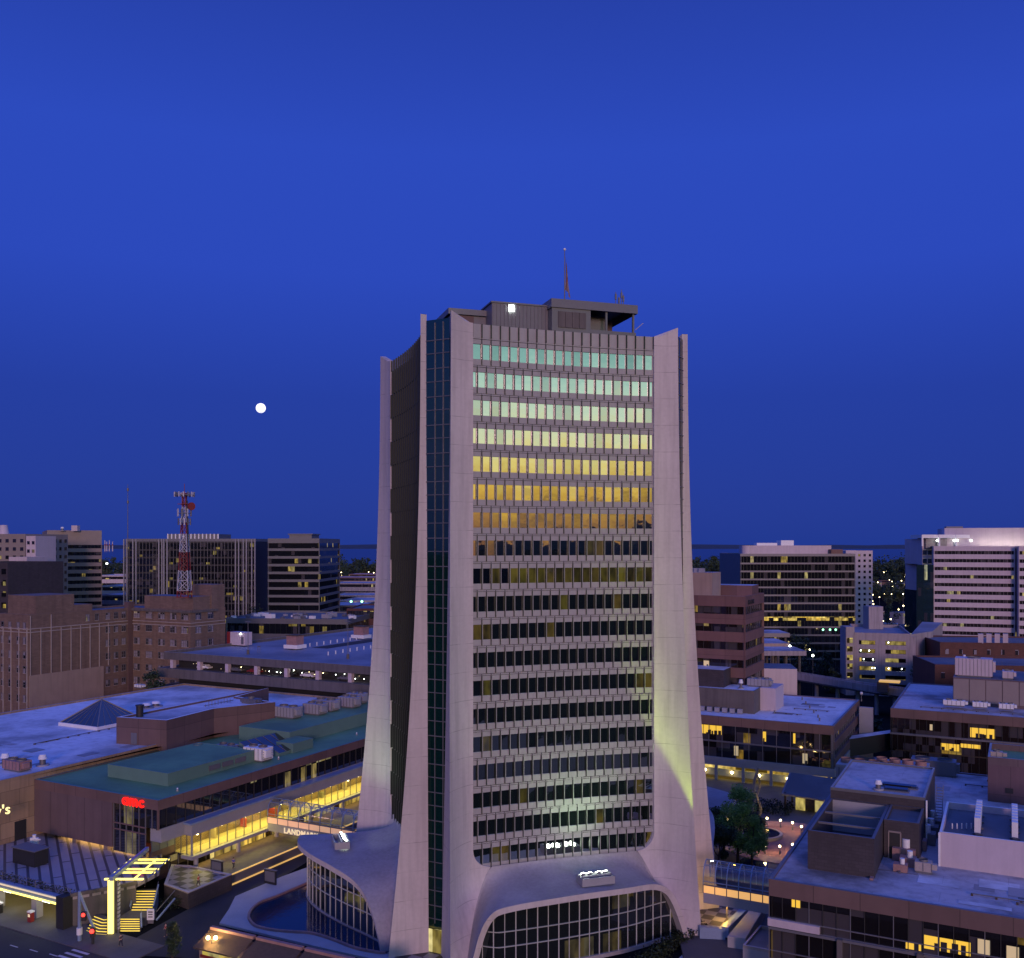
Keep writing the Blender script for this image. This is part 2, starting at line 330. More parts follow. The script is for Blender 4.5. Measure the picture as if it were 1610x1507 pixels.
class MB:
    def __init__(s): s.v = []; s.f = []; s.m = []; s.uv = []; s.sm = []; s.mats = []
    def mi(s, m):
        m = M[m] if isinstance(m, str) else m
        if m not in s.mats: s.mats.append(m)
        return s.mats.index(m)
    def face(s, pts, m, uv=None, smooth=False):
        pts = [Vector(p) for p in pts]
        i0 = len(s.v); s.v += pts; s.f.append(tuple(range(i0, i0+len(pts)))); s.m.append(s.mi(m)); s.sm.append(smooth)
        if uv is None:
            n = (pts[1]-pts[0]).cross(pts[2]-pts[0])
            if n.length > 0: n.normalize()
            if abs(n.z) > .7: uv = [(p.x, p.y) for p in pts]
            else:
                t_ = Vector((-n.y, n.x, 0)).normalized(); uv = [(p.dot(t_), p.z) for p in pts]
        s.uv.append(uv)
    def grid(s, rows, m, smooth=True, flip=False):
        """rows: list of lists of points, one shared-vertex sheet"""
        i0 = len(s.v); nc = len(rows[0]); mi = s.mi(m)
        for r in rows: s.v += [Vector(p) for p in r]
        for i in range(len(rows)-1):
            for j in range(nc-1):
                q = [i0+i*nc+j, i0+i*nc+j+1, i0+(i+1)*nc+j+1, i0+(i+1)*nc+j]
                if flip: q = q[::-1]
                s.f.append(tuple(q)); s.m.append(mi); s.sm.append(smooth)
                s.uv.append([(s.v[k].x*.9+s.v[k].y*.4, s.v[k].z) for k in q])
    def prism(s, poly, z0, z1, m, top=True, bot=False, mtop=None):
        poly = ccw([V2(p) for p in poly]); n = len(poly); L = 0
        for i in range(n):
            a, b = poly[i], poly[(i+1) % n]; d = (b-a).length
            s.face([a+UP*z0, b+UP*z0, b+UP*z1, a+UP*z1], m, [(L, z0), (L+d, z0), (L+d, z1), (L, z1)])
            L += d if n > 6 else 0
        if top: s.face([p+UP*z1 for p in poly], mtop or m)
        if bot: s.face([p+UP*z0 for p in poly][::-1], m)
    def ring(s, poly, t_, z0, z1, m, mtop=None):
        """parapet: outer wall, inner wall and coping"""
        poly = ccw([V2(p) for p in poly]); inn = inset(poly, t_); n = len(poly)
        for i in range(n):
            a, b, c, d = poly[i], poly[(i+1) % n], inn[(i+1) % n], inn[i]
            s.face([a+UP*z0, b+UP*z0, b+UP*z1, a+UP*z1], m, [(0, z0), ((b-a).length, z0), ((b-a).length, z1), (0, z1)])
            s.face([c+UP*z0, d+UP*z0, d+UP*z1, c+UP*z1], m)
            s.face([a+UP*z1, b+UP*z1, c+UP*z1, d+UP*z1], mtop or m)
    def box(s, c, ex, ey, ez, hx, hy, hz, m):
        c = Vector(c); X, Y, Z = Vector(ex)*hx, Vector(ey)*hy, Vector(ez)*hz
        k = [c+X*a+Y*b+Z*d for d in (-1, 1) for b in (-1, 1) for a in (-1, 1)]
        for q in ((0, 2, 3, 1), (4, 5, 7, 6), (0, 1, 5, 4), (2, 6, 7, 3), (0, 4, 6, 2), (1, 3, 7, 5)): s.face([k[i] for i in q], m)
    def bar(s, a, b, w_, m, h=None, up=UP):
        a, b = Vector(a), Vector(b); d = (b-a); L = d.length
        if L < 1e-6: return
        d /= L; x = d.cross(up)
        if x.length < 1e-3: x = d.cross(Vector((1, 0, 0)))
        x.normalize(); y = x.cross(d)
        s.box((a+b)/2, x, d, y, w_/2, L/2, (h or w_)/2, m)
    def cyl(s, a, b, r0, m, r1=None, n=10, cap=True, smooth=True):
        a, b = Vector(a), Vector(b); r1 = r0 if r1 is None else r1; d = (b-a).normalized()
        x = d.cross(Vector((0, 0, 1)) if abs(d.z) < .9 else Vector((1, 0, 0))).normalized(); y = d.cross(x)
        c = [(math.cos(2*math.pi*i/n), math.sin(2*math.pi*i/n)) for i in range(n+1)]
        s.grid([[a+(x*p+y*q)*r0 for p, q in c], [b+(x*p+y*q)*r1 for p, q in c]], m, smooth)
        if cap:
            s.face([b+(x*p+y*q)*r1 for p, q in c[:-1]], m); s.face([a+(x*p+y*q)*r0 for p, q in c[:-1]][::-1], m)
    def ball(s, c, r, m, n=8, sq=1.0):
        c = Vector(c); k = max(4, n//2)
        s.grid([[c+Vector((math.sin(math.pi*i/k)*math.cos(2*math.pi*j/n)*r, math.sin(math.pi*i/k)*math.sin(2*math.pi*j/n)*r, math.cos(math.pi*i/k)*r*sq)) for j in range(n+1)] for i in range(k+1)][::-1], m)
    def build(s, name, parent=None, at=None):
        me = bpy.data.meshes.new(name)
        off = Vector(at) if at is not None else Vector((0, 0, 0))
        me.from_pydata([tuple(v-off) for v in s.v], [], s.f)
        for mm in s.mats: me.materials.append(mm)
        me.polygons.foreach_set('material_index', s.m); me.polygons.foreach_set('use_smooth', s.sm)
        ul = me.uv_layers.new(name='UVMap')
        ul.data.foreach_set('uv', [c for f in s.uv for q in f for c in (q[0], q[1])])
        me.update()
        o = bpy.data.objects.new(name, me); COL.objects.link(o); o.location = off
        if parent is not None:
            o.parent = parent
            if at is None: o.matrix_parent_inverse = Matrix.Translation(-Vector(parent.location))
        return o
def tag(o, label=None, cat=None, group=None, kind=None):
    if label: o['label'] = label
    if cat: o['category'] = cat
    if group: o['group'] = group
    if kind: o['kind'] = kind
    return o
def thing(name, label, cat, loc=(0, 0, 0), group=None):
    o = bpy.data.objects.new(name, None); COL.objects.link(o); o.location = Vector(loc); o.empty_display_size = .5
    return tag(o, label, cat, group)
def copy_tree(o, loc=None, label=None, rz=None, scale=None):
    c = o.copy(); COL.objects.link(c)
    def kids(src, dst):
        for ch in src.children:
            k = ch.copy(); COL.objects.link(k); k.parent = dst; k.matrix_parent_inverse = ch.matrix_parent_inverse.copy(); kids(ch, k)
    kids(o, c)
    if loc is not None: c.location = Vector(loc)
    if rz is not None: c.rotation_euler.z = rz
    if scale is not None: c.scale = (scale,)*3 if not hasattr(scale, '__len__') else scale
    if label: c['label'] = label
    return c
def struct(name, mb): return tag(mb.build(name), kind='structure')
def text_mesh(name, s, size, depth, m, origin, xdir, parent=None, bold=.02):
    cu = bpy.data.curves.new(name, 'FONT'); cu.body = s; cu.size = size; cu.extrude = depth; cu.offset = bold; cu.resolution_u = 3; cu.space_character = 1.12
    tmp = bpy.data.objects.new(name+'_tmp', cu); COL.objects.link(tmp)
    dg = bpy.context.evaluated_depsgraph_get(); me = bpy.data.meshes.new_from_object(tmp.evaluated_get(dg))
    bpy.data.objects.remove(tmp)
    me.materials.clear(); me.materials.append(M[m])
    x = Vector(xdir).normalized(); n = x.cross(UP)       # faces n (to the reader)
    mx = Matrix(((x.x, 0, n.x, origin[0]), (x.y, 0, n.y, origin[1]), (0, 1, 0, origin[2]), (0, 0, 0, 1)))
    me.transform(mx)
    o = bpy.data.objects.new(name, me); COL.objects.link(o)
    if parent is not None: o.parent = parent; o.matrix_parent_inverse = Matrix.Translation(-Vector(parent.location))
    return o
def catmull(pts, n):
    out = []; k = len(pts)
    for i in range(n):
        t_ = i/(n-1)*(k-1); j = min(int(t_), k-2); f = t_-j
        p0, p1, p2, p3 = pts[max(j-1, 0)], pts[j], pts[j+1], pts[min(j+2, k-1)]
        out.append(tuple(.5*((2*b)+(-a+c)*f+(2*a-5*b+4*c-d)*f*f+(-a+3*b-3*c+d)*f**3) for a, b, c, d in zip(p0, p1, p2, p3)))
    return out
def lerp(a, b, f): return a+(b-a)*f
rnd = random.Random(7)
# ------------------------------------------------------------------ ground, water, far shore
g = MB(); rr = random.Random(3)
shore = [Vector((-6000+i*300, 1900+rr.uniform(-120, 120)+(250 if i % 5 == 0 else 0), 0)) for i in range(41)]
g.face([Vector((-6000, -4000, 0)), Vector((6000, -4000, 0))]+shore[::-1], 'ground'); struct('ground', g)
g = MB(); g.face([(-40000, 1500, -1.2), (40000, 1500, -1.2), (40000, 40000, -1.2), (-40000, 40000, -1.2)], 'sea'); struct('water', g)
def ridge(name, y, x0, x1, n, h, dh, depth, m, seed):
    r = random.Random(seed); g = MB(); hs = []; v = 0
    for i in range(n+1): v = v*.8+r.uniform(-1, 1)*dh*.5; hs.append(h+v)
    xs = [lerp(x0, x1, i/n) for i in range(n+1)]
    prof = [(0, 0), (.15, .72), (.4, 1), (.7, .9), (1, 0)]
    g.grid([[Vector((x, y+depth*a, -2+(hh+2)*b*(1 if b in (0, 1) else r.uniform(.9, 1.03)))) for x, hh in zip(xs, hs)] for a, b in prof], m, True)
    return struct(name, g)
ridge('hills', -2400, -2600, 2600, 260, 96, 16, -500, 'hillb', 11)
ridge('hills', 15500, -26000, 26000, 160, 66, 14, 2500, 'hill', 5)

# ------------------------------------------------------------------ the tower
TC = Vector((2.08, 147.06, 0)); TA = 18.0
U = Vector((math.cos(R(TA)), math.sin(R(TA)), 0)); W = Vector((-U.y, U.x, 0))
FACES = [(-W, U, 17.83, 16.5), (-U, -W, 19.33, 15.0), (W, -U, 17.83, 16.5), (U, W, 19.33, 15.0)]   # normal, rightwards as seen from outside, distance, half length
ZT, ZR, NR, FH = 84.7, 83.5, 19, 3.74
def row_z(i): return 79.85-FH*i
def TP(k, s, n, zz): N, S, d, b = FACES[k]; return TC+N*(d+n)+S*s+UP*zz
def fl(zz):
    t_ = min(1, max(0, (ZT-zz)/ZT)); return 4.6*t_**2.2, 1.25*t_**1.5
def n0(k, s): b = FACES[k][3]; return -1.5+1.1*(s/b)**2
tower = thing('office_tower', 'tall white concrete office tower with flared fins and rows of glowing windows in the centre', 'office tower', TC)
def fin_a(k, zz):
    a = FACES[k][3]-3.25
    if zz >= 13.6: return a
    if zz >= 11.1: return a-2.5+math.sqrt(max(0, 6.25-(13.6-zz)**2))
    f = (11.1-zz)/11.1; return a-2.5+f**.8*(4.9)
def fin_n(k, s, zz):
    d, w_ = fl(zz); a = FACES[k][3]-3.25; b = FACES[k][3]+w_
    f = min(1, max(0, (abs(s)-a)/(b-a))); base = n0(k, min(abs(s), a))+.35
    if zz < 11.1: base += (1-zz/11.1)**1.7*4.6          # the legs swing out to the ground under the canopy
    return base+(d+.5-base)*f**1.5
ZS = [0, .8, 1.8, 3, 4.5, 6, 7.5, 9, 10.2, 11.1, 11.25, 11.5, 11.9, 12.4, 13, 13.6]+[13.6+(ZR-13.6)*i/34 for i in range(1, 35)]
for k in range(4):
    N, S, dist, hb = FACES[k]
    for sd in (-1, 1):
        mb = MB(); out = []; endf = []; inn = []
        for zz in ZS:
            a = fin_a(k, zz); d, w_ = fl(zz); b = hb+w_
            row = []
            for j in range(13):
                s = lerp(a, b, (j/12)); f = max(0, (s-(hb-3.25))/(b-(hb-3.25)))
                zt = zz
                if zz == ZS[-1]: zt = ZR+1.25*f**2
                row.append(TP(k, sd*s, fin_n(k, s, zz), zt))
            out.append(row)
            nb = fin_n(k, b, zz); zt = zz+(1.25 if zz == ZS[-1] else 0)
            back = -.35
            endf.append([TP(k, sd*b, nb, zt), TP(k, sd*(b-.12), lerp(nb, back, .5)+.0, zt), TP(k, sd*(b-.12), back, zt)])
            inn.append([TP(k, sd*(b-.12), back, zt), TP(k, sd*(a-.02), min(fin_n(k, a, zz)-.5, -1.0) if zz >= 11 else fin_n(k, a, zz)-1.1, zz), TP(k, sd*a, fin_n(k, a, zz), zz)])
        mb.grid(out, 'concrete', True, flip=(sd > 0) is False and False)
        mb.grid(endf, 'concrete', True); mb.grid(inn, 'concrete', False)
        # top cap
        tp = out[-1]; bk = [inn[-1][1], inn[-1][0]]
        mb.face(tp+[bk[1], bk[0]], 'concrete')
        mb.build('concrete_fin', tower)
# canopy edges (s, n, z, where along the path 0..1)
E_FRONT = [(0, -15.8, 6.2, 0), (.07, -15.2, 6.6, 2.6), (.14, -14.5, 7.1, 5.6), (.20, -13.6, 7.7, 7.7), (.28, -11.8, 8.2, 8.9), (.45, -3, 8.0, 9.3), (.62, 5.5, 7.1, 9.1), (.73, 10.2, 6.0, 8.7),
           (.80, 12.6, 5.4, 7.5), (.86, 13.9, 5.3, 5.6), (.93, 15.0, 5.3, 2.9), (1, 15.9, 5.3, 0)]
E_LEFT = [(0, -15.2, 6.0, 0), (.07, -15.0, 8.0, 3.2), (.14, -14.9, 10.4, 6.4), (.22, -14.0, 12.9, 8.4), (.32, -9.5, 14.2, 8.8), (.46, -3.5, 13.2, 8.8), (.60, 3.0, 10.6, 8.6), (.72, 7.6, 8.3, 7.9),
          (.80, 10.4, 7.1, 6.6), (.87, 12.4, 6.4, 4.6), (.94, 13.7, 5.9, 2.2), (1, 14.5, 5.6, 0)]
def mirror(E, kn=1.0): return [(1-t_, -s, 5.4+(n-5.4)*kn if 0 < t_ < 1 else n, zz) for t_, s, n, zz in E[::-1]]
EDGES = [E_FRONT, E_LEFT, E_FRONT, mirror(E_LEFT, 1.25)]
def epath(E, m_):
    out = []
    for i in range(m_):
        t_ = i/(m_-1); j = 0
        while j < len(E)-2 and E[j+1][0] < t_: j += 1
        p1, p2 = E[j], E[j+1]; p0 = E[j-1] if j else p1; p3 = E[j+2] if j+2 < len(E) else p2
        f = (t_-p1[0])/(p2[0]-p1[0])
        m1 = [(c-a)/(p2[0]-p0[0] if p2[0] != p0[0] else 1)*(p2[0]-p1[0]) for a, c in zip(p0[1:], p2[1:])]
        m2 = [(c-a)/(p3[0]-p1[0] if p3[0] != p1[0] else 1)*(p2[0]-p1[0]) for a, c in zip(p1[1:], p3[1:])]
        h = [(2*f**3-3*f*f+1)*a+(f**3-2*f*f+f)*u+(-2*f**3+3*f*f)*b+(f**3-f*f)*v for a, b, u, v in zip(p1[1:], p2[1:], m1, m2)]
        out.append((h[0], h[1], max(0, h[2])))
    return out
for k in range(4):
    NP = 73; E = epath(EDGES[k], NP); hb = FACES[k][3]; T = []
    for i in range(NP):
        t_ = i/(NP-1)*2-1; sg = -1 if t_ < 0 else 1; q = abs(t_)
        if q > .68: f = (q-.68)/.32; zz = 11.1*(1-f); s = fin_a(k, zz)*sg; n = fin_n(k, abs(s), zz)
        else: s = sg*(hb-3.25-2.5)*q/.68; zz = 11.1; n = n0(k, s)+.35
        T.append((s, n, zz))
    rows = []; NQ = 15
    for j in range(NQ):
        f = j/(NQ-1); row = []
        for (s0, a0, z0), (s1, a1, z1) in zip(T, E):
            # leaves the facade steeply, flattens into the roof
            cs, cn, cz = lerp(s0, s1, .25), lerp(a0, a1, .04), lerp(z0, z1, .84)
            b0, b1, b2 = (1-f)**2, 2*f*(1-f), f*f
            row.append(TP(k, b0*s0+b1*cs+b2*s1, b0*a0+b1*cn+b2*a1, b0*z0+b1*cz+b2*z1))
        rows.append(row)
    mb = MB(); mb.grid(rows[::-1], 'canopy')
    lip = []; und = []
    for i, (s, n, zz) in enumerate(E):
        p, q = E[max(i-1, 0)], E[min(i+1, NP-1)]; ds, dz = q[0]-p[0], q[2]-p[2]; L = math.hypot(ds, dz) or 1
        ls, lz = dz/L*.75, -ds/L*.75
        e2 = (s+ls, n+.02, max(0, zz+lz)); lip.append(e2); und.append((s+ls*1.2, n-1.5, max(0, zz+lz*1.2)))
    mb.grid([[TP(k, *p) for p in lip], [TP(k, *p) for p in E]], 'concrete'); mb.grid([[TP(k, *p) for p in und], [TP(k, *p) for p in lip]], 'concrete')
    mb.build('canopy', tower)
    # curved glass wall under the canopy
    gl = [(p[0], p[1]-.9, p[2]+.15) for p in und]
    gl = [(s, n+.9, zz) for s, n, zz in gl]
    mb = MB(); L = 0; lens = [0]
    for p, q in zip(gl, gl[1:]): L += math.hypot(q[0]-p[0], q[1]-p[1]); lens.append(L)
    for i in range(NP-1):
        p, q = gl[i], gl[i+1]
        mb.face([TP(k, p[0], p[1], 0), TP(k, q[0], q[1], 0), TP(k, q[0], q[1], max(.05, q[2])), TP(k, p[0], p[1], max(.05, p[2]))], 'hallglass', [(lens[i], 0), (lens[i+1], 0), (lens[i+1], q[2]), (lens[i], p[2])])
    def gat(l):
        i = 0
        while i < NP-2 and lens[i+1] < l: i += 1
        f = (l-lens[i])/max(1e-6, lens[i+1]-lens[i]); return [lerp(a, b, f) for a, b in zip(gl[i], gl[i+1])]
    cnt = int(L/1.45)
    for i in range(1, cnt):
        s, n, zz = gat(L*i/cnt)
        if zz > .6: mb.bar(TP(k, s, n+.05, 0), TP(k, s, n+.05, zz), .10 if i % 2 else .14, 'whitemull')
    for hz in (3.4, 5.3):
        prev = None
        for i in range(cnt*2+1):
            s, n, zz = gat(L*i/(cnt*2))
            cur = TP(k, s, n+.05, hz) if zz > hz else None
            if prev is not None and cur is not None: mb.bar(prev, cur, .12, 'whitemull')
            prev = cur
    for i in range(cnt*2):
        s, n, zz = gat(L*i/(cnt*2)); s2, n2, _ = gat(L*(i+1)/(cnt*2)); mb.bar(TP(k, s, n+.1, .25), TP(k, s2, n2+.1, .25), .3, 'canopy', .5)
    mb.build('curved_glass_wall', tower)
# floors: spandrels, mullions, windows
rest = MB(); n_single = 0
for k in range(4):
    a = FACES[k][3]-3.25; nw = 20 if k % 2 == 0 else 18; sp_ = 2*a/nw
    for i in range(NR):
        zc = row_z(i); z0, z1 = zc-1.03, zc+1.0; f = MB()
        zb, zt_ = zc-FH/2-.02, zc+FH/2-.02
        seg = [-a+2*a*j/16 for j in range(17)]
        for s0, s1 in zip(seg, seg[1:]):
            for (p, q, o) in ((zb+.06, z0, .0), (z1, z1+.62, .0), (z1+.68, zt_, .04)):
                if q > p:
                    L0, L1 = s0+a, s1+a
                    f.face([TP(k, s0, n0(k, s0)+o, p), TP(k, s1, n0(k, s1)+o, p), TP(k, s1, n0(k, s1)+o, q), TP(k, s0, n0(k, s0)+o, q)], 'spandrel', [(L0, p), (L1, p), (L1, q), (L0, q)])
            # floor joint and sill ledges
            f.face([TP(k, s0, n0(k, s0)-.12, zb), TP(k, s1, n0(k, s1)-.12, zb), TP(k, s1, n0(k, s1)-.12, zb+.06), TP(k, s0, n0(k, s0)-.12, zb+.06)], 'black')
            f.face([TP(k, s0, n0(k, s0)-.12, z1+.62), TP(k, s1, n0(k, s1)-.12, z1+.62), TP(k, s1, n0(k, s1)-.12, z1+.68), TP(k, s0, n0(k, s0)-.12, z1+.68)], 'black')
            for q, o in ((z0, .0), (z1, .0)):
                f.face([TP(k, s0, n0(k, s0), q), TP(k, s1, n0(k, s1), q), TP(k, s1, n0(k, s1)-.25, q), TP(k, s0, n0(k, s0)-.25, q)], 'spandrel')
        off = .5 if i % 2 else 0.0
        xs = [-a+sp_*(j+off) for j in range(nw+1) if -a+sp_*(j+off) <= a+.01]
        for s in xs:
            if abs(s) < a-.05:
                b0 = TP(k, s, n0(k, s)-.02, 0); S = FACES[k][1]; N = FACES[k][0]
                if k == 0:
                    f.box(b0+UP*((zb+.12+z1+.60)/2), S, N, UP, .06, .13, (z1+.60-zb-.12)/2, 'mullion'); f.box(b0+UP*((zb+.12+z1+.60)/2)+S*.105, S, N, UP, .042, .11, (z1+.60-zb-.12)/2, 'spandrel')  # pale strip paints in the lit right side of each front mullion
                else: f.box(b0+N*.14+UP*((zb+zt_)/2), S, N, UP, .085, .36, (zt_-zb)/2-.002, 'mullion')
                f.box(b0-N*.05+UP*((z1+.68+zt_+.06)/2), S, N, UP, .04, .12, (zt_-z1-.62)/2, 'mullion')
        f.build('spandrel_band', tower)
        ed = [-a]+[s for s in xs if abs(s) < a-.05]+[a]
        for s0, s1 in zip(ed, ed[1:]):
            tgt = MB() if (k == 0 and n_single < 100) else rest
            jig = rnd.uniform(-.012, .012); jig2 = rnd.uniform(-.013, .013)
            tgt.face([TP(k, s0, n0(k, s0)-.15+jig, z0), TP(k, s1, n0(k, s1)-.15-jig, z0), TP(k, s1, n0(k, s1)-.15-jig+jig2, z1), TP(k, s0, n0(k, s0)-.15+jig+jig2, z1)], 'tglass_lit' if i == 8 and k == 0 else 'tglass',
                     [(s0+a+.01-off*sp_+k*40, z0+.3), (s1+a-.01-off*sp_+k*40, z0+.3), (s1+a-.01-off*sp_+k*40, z1+.3), (s0+a+.01-off*sp_+k*40, z1+.3)])
            if tgt is not rest: tgt.build('window', tower); n_single += 1
    # blank parapet band
    f = MB(); seg = [-a+2*a*j/16 for j in range(17)]
    for s0, s1 in zip(seg, seg[1:]):
        f.face([TP(k, s0, n0(k, s0), row_z(0)+FH/2), TP(k, s1, n0(k, s1), row_z(0)+FH/2), TP(k, s1, n0(k, s1), ZR), TP(k, s0, n0(k, s0), ZR)], 'spandrel')
        f.face([TP(k, s0, n0(k, s0), ZR), TP(k, s1, n0(k, s1), ZR), TP(k, s1, n0(k, s1)-.5, ZR), TP(k, s0, n0(k, s0)-.5, ZR)], 'spandrel')
    for j in range(nw+1):
        s = -a+sp_*j
        f.box(TP(k, s, n0(k, s)+.05, (row_z(0)+FH/2+ZR)/2), FACES[k][1], FACES[k][0], UP, .07, .16, (ZR-row_z(0)-FH/2)/2, 'mullion')
    f.build('parapet_band', tower)
o = rest.build('window', tower); o['kind'] = 'stuff'
# chamfered corners: recessed glass strips with pale mullions
for k in range(4):
    k2 = (k+1) % 4
    # corner between face k (its left end) and face k+1 (its right end)
    pa = TP(k, -FACES[k][3]+.0, -.28, 0); pb = TP(k2, FACES[k2][3]-.0, -.28, 0)
    nrm = (FACES[k][0]+FACES[k2][0]).normalized(); e = (pb-pa); L = e.length; e.normalize()
    f = MB()
    f.face([pa, pb, pb+UP*(ZR+.4), pa+UP*(ZR+.4)], 'cglass', [(0, 0), (L, 0), (L, ZR), (0, ZR)])
    for q in (.27, .62): f.box(pa+e*L*q+nrm*.05+UP*(ZR/2+2), e, nrm, UP, .05, .07, ZR/2-2, 'metal2')
    for i in range(NR+2):
        for dz_, hh in ((1.0, .06), (-.75, .05)):
            zz = row_z(i)+dz_+.3
            if zz > 4: f.box(pa+e*L/2+nrm*.05+UP*zz, e, nrm, UP, L/2, .06, hh, 'metal2')
    f.build('corner_glass', tower)
    # a bronze-lit entrance recess at the foot
    if k == 0:
        f = MB(); f.box(pa+e*L/2+nrm*.4+UP*1.7, e, nrm, UP, L*.42, .1, 1.7, 'litglass'); f.build('entrance_door', tower)
# roof and penthouse
f = MB()
oct_ = []
for k in (0, 3, 2, 1):
    oct_ += [TP(k, -FACES[k][3]+3.2, -1.9, 0), TP(k, FACES[k][3]-3.2, -1.9, 0)]
f.prism(oct_, ZR-1.2, ZR-.6, 'roofdark'); f.build('roof', tower)
def trect(s0, s1, n_front, n_back): return [TP(0, s0, n_front, 0), TP(0, s1, n_front, 0), TP(0, s1, n_back, 0), TP(0, s0, n_back, 0)]
f = MB(); f.prism(trect(-14.5, -9.4, -7.6, -22), ZR-1, 86.2, 'metal'); f.prism(trect(-14.9, -9.2, -7.2, -22.4), 86.2, 87.0, 'metal2')
f.box(TP(0, -12.6, -7.5, 84.9), U, W, UP, 1.4, .12, 1.2, 'brownband'); f.build('penthouse', tower)
f = MB(); f.prism(trect(-9.4, -1.2, -4.6, -22), ZR-1, 87.5, 'metal')
for i in range(15): f.box(TP(0, -9.2+i*.55, -4.55, 84.9), U, W, UP, .06, .06, 2.5, 'metal2')
f.prism(trect(-9.55, -1.1, -4.45, -22.2), 87.5, 87.72, 'metal2'); f.build('penthouse', tower)
f = MB()
f.prism(trect(-1.2, 4.6, -2.9, -20), ZR-1, 86.6, 'metal2'); f.prism(trect(4.6, 11.6, -2.9, -20), ZR-1, 84.4, 'metal2')
f.prism(trect(4.6, 8.4, -6, -19), 84, 87.2, 'metal2'); f.prism(trect(8.4, 10.4, -8.5, -19), 84, 87.2, 'brownband')
for s in (7.1, 11.3): f.box(TP(0, s, -3.2, 85.7), U, W, UP, .14, .14, 1.4, 'metal2')
f.box(TP(0, 11.4, -12, 85.7), U, W, UP, .14, .14, 1.4, 'metal2')
f.prism(trect(-1.35, 11.8, -2.7, -20.2), 87.1, 88.3, 'metal'); f.prism(trect(-1.2, 4.6, -2.9, -20), 86.6, 87.12, 'metal2')
for i in range(4): f.box(TP(0, .2+i*1.05, -2.82, 85.5), U, W, UP, .48, .06, 1.1, 'garage')
f.build('penthouse', tower)
for s, h in ((9.4, 2.3), (9.9, 1.6), (10.3, 2.7), (10.6, 2.0)): f = MB(); f.cyl(TP(0, s, -5, 88.3), TP(0, s, -5, 88.3+h), .06, 'metal2', n=6); f.box(TP(0, s, -5, 88.3+h*.7), U, W, UP, .12, .1, .4, 'metal'); f.build('antenna', tower)
f = MB(); f.bar(TP(0, 11.5, -3, 84.8), TP(0, 12.6, -2.6, 85.8), .08, 'metal2'); f.build('boom', tower)
f = MB(); f.box(TP(0, -6.6, -4.42, 86.9), U, W, UP, .38, .08, .42, 'lampw'); f.build('wall_lamp', tower)
fp = thing('flagpole', 'thin flagpole with limp striped flag on the tower roof', 'flagpole', TP(0, 1.5, -5, 88.3))
f = MB(); f.cyl(TP(0, 1.5, -5, 88.3), TP(0, 1.5, -5, 95.9), .09, 'metal2', .05, 8); f.ball(TP(0, 1.5, -5, 96.0), .2, 'white'); f.build('pole', fp)
f = MB(); cols = ['redpaint', 'pale']; pts = []
for j in range(9):
    q = j/8; c = []
    for i in range(14):
        v_ = i/13; ww = .25+.75*v_
        c.append(TP(0, 1.62+.75*q*ww, -5+.22*math.sin(q*9+v_*4)*ww, 95.0-v_*4.6-q*1.3))
    pts.append(c)
for j in range(8): f.grid([pts[j], pts[j+1]], 'cloth_b' if False else cols[j % 2])
f.grid([[p+Vector((0, -.05, 0)) for p in pts[jj][:5]] for jj in range(4)], 'cloth_b')
f.build('flag', fp)
# floodlight boxes on the canopies
def floodbox(k, s, n, zz, label, energy, aim, size):
    base = TP(k, s, n, zz); t_ = thing('floodlight_box', label, 'floodlight', base); S = FACES[k][1]; N = FACES[k][0]
    f = MB(); f.box(base+UP*.1, S, N, UP, 2.3, .12, .5, 'pale'); f.box(base+N*1.0+UP*.1, S, N, UP, 2.3, .1, .5, 'pale'); f.box(base-N*1+UP*.1, S, N, UP, 2.3, .1, .5, 'pale')
    for q in (-2.25, 2.25): f.box(base+S*q+UP*.1, S, N, UP, .08, 1.05, .5, 'pale')
    f.build('box', t_)
    for q in (-1.6, -.7, .6, 1.5):
        f = MB(); c = base+S*q-N*.4+UP*.62; d = (-N*.75+UP).normalized(); f.cyl(c-d*.25, c+d*.15, .22, 'metal', .34, 10); f.build('lamp_housing', t_)
        f = MB(); f.cyl(c+d*.16, c+d*.19, .36, 'flood', n=10); f.build('lamp_face', t_)
    l = bpy.data.lights.new('flood', 'SPOT'); l.energy = energy; l.color = (.66, 1, .55); l.spot_size = R(size); l.spot_blend = 1.0; l.shadow_soft_size = .4
    lo = bpy.data.objects.new('flood', l); COL.objects.link(lo); lo.location = base+UP*1.3; d = (N*aim[0]+S*aim[1]+UP*aim[2]).normalized(); lo.rotation_euler = (-d).to_track_quat('Z', 'Y').to_euler(); lo.parent = t_; lo.matrix_parent_inverse = Matrix.Translation(-base)
floodbox(0, 2.0, 5.0, 9.9, 'white floodlight box on the front canopy of the tower', 6500, (-.28, 0, 1), 110)
floodbox(1, -4.0, 8.5, 9.8, 'white floodlight box on the left canopy of the tower', 4800, (-.42, -.42, 1), 95)
floodbox(3, 4.0, 8.5, 9.9, 'white floodlight box on the right canopy behind the tower leg', 6000, (-.3, 0, 1), 90)

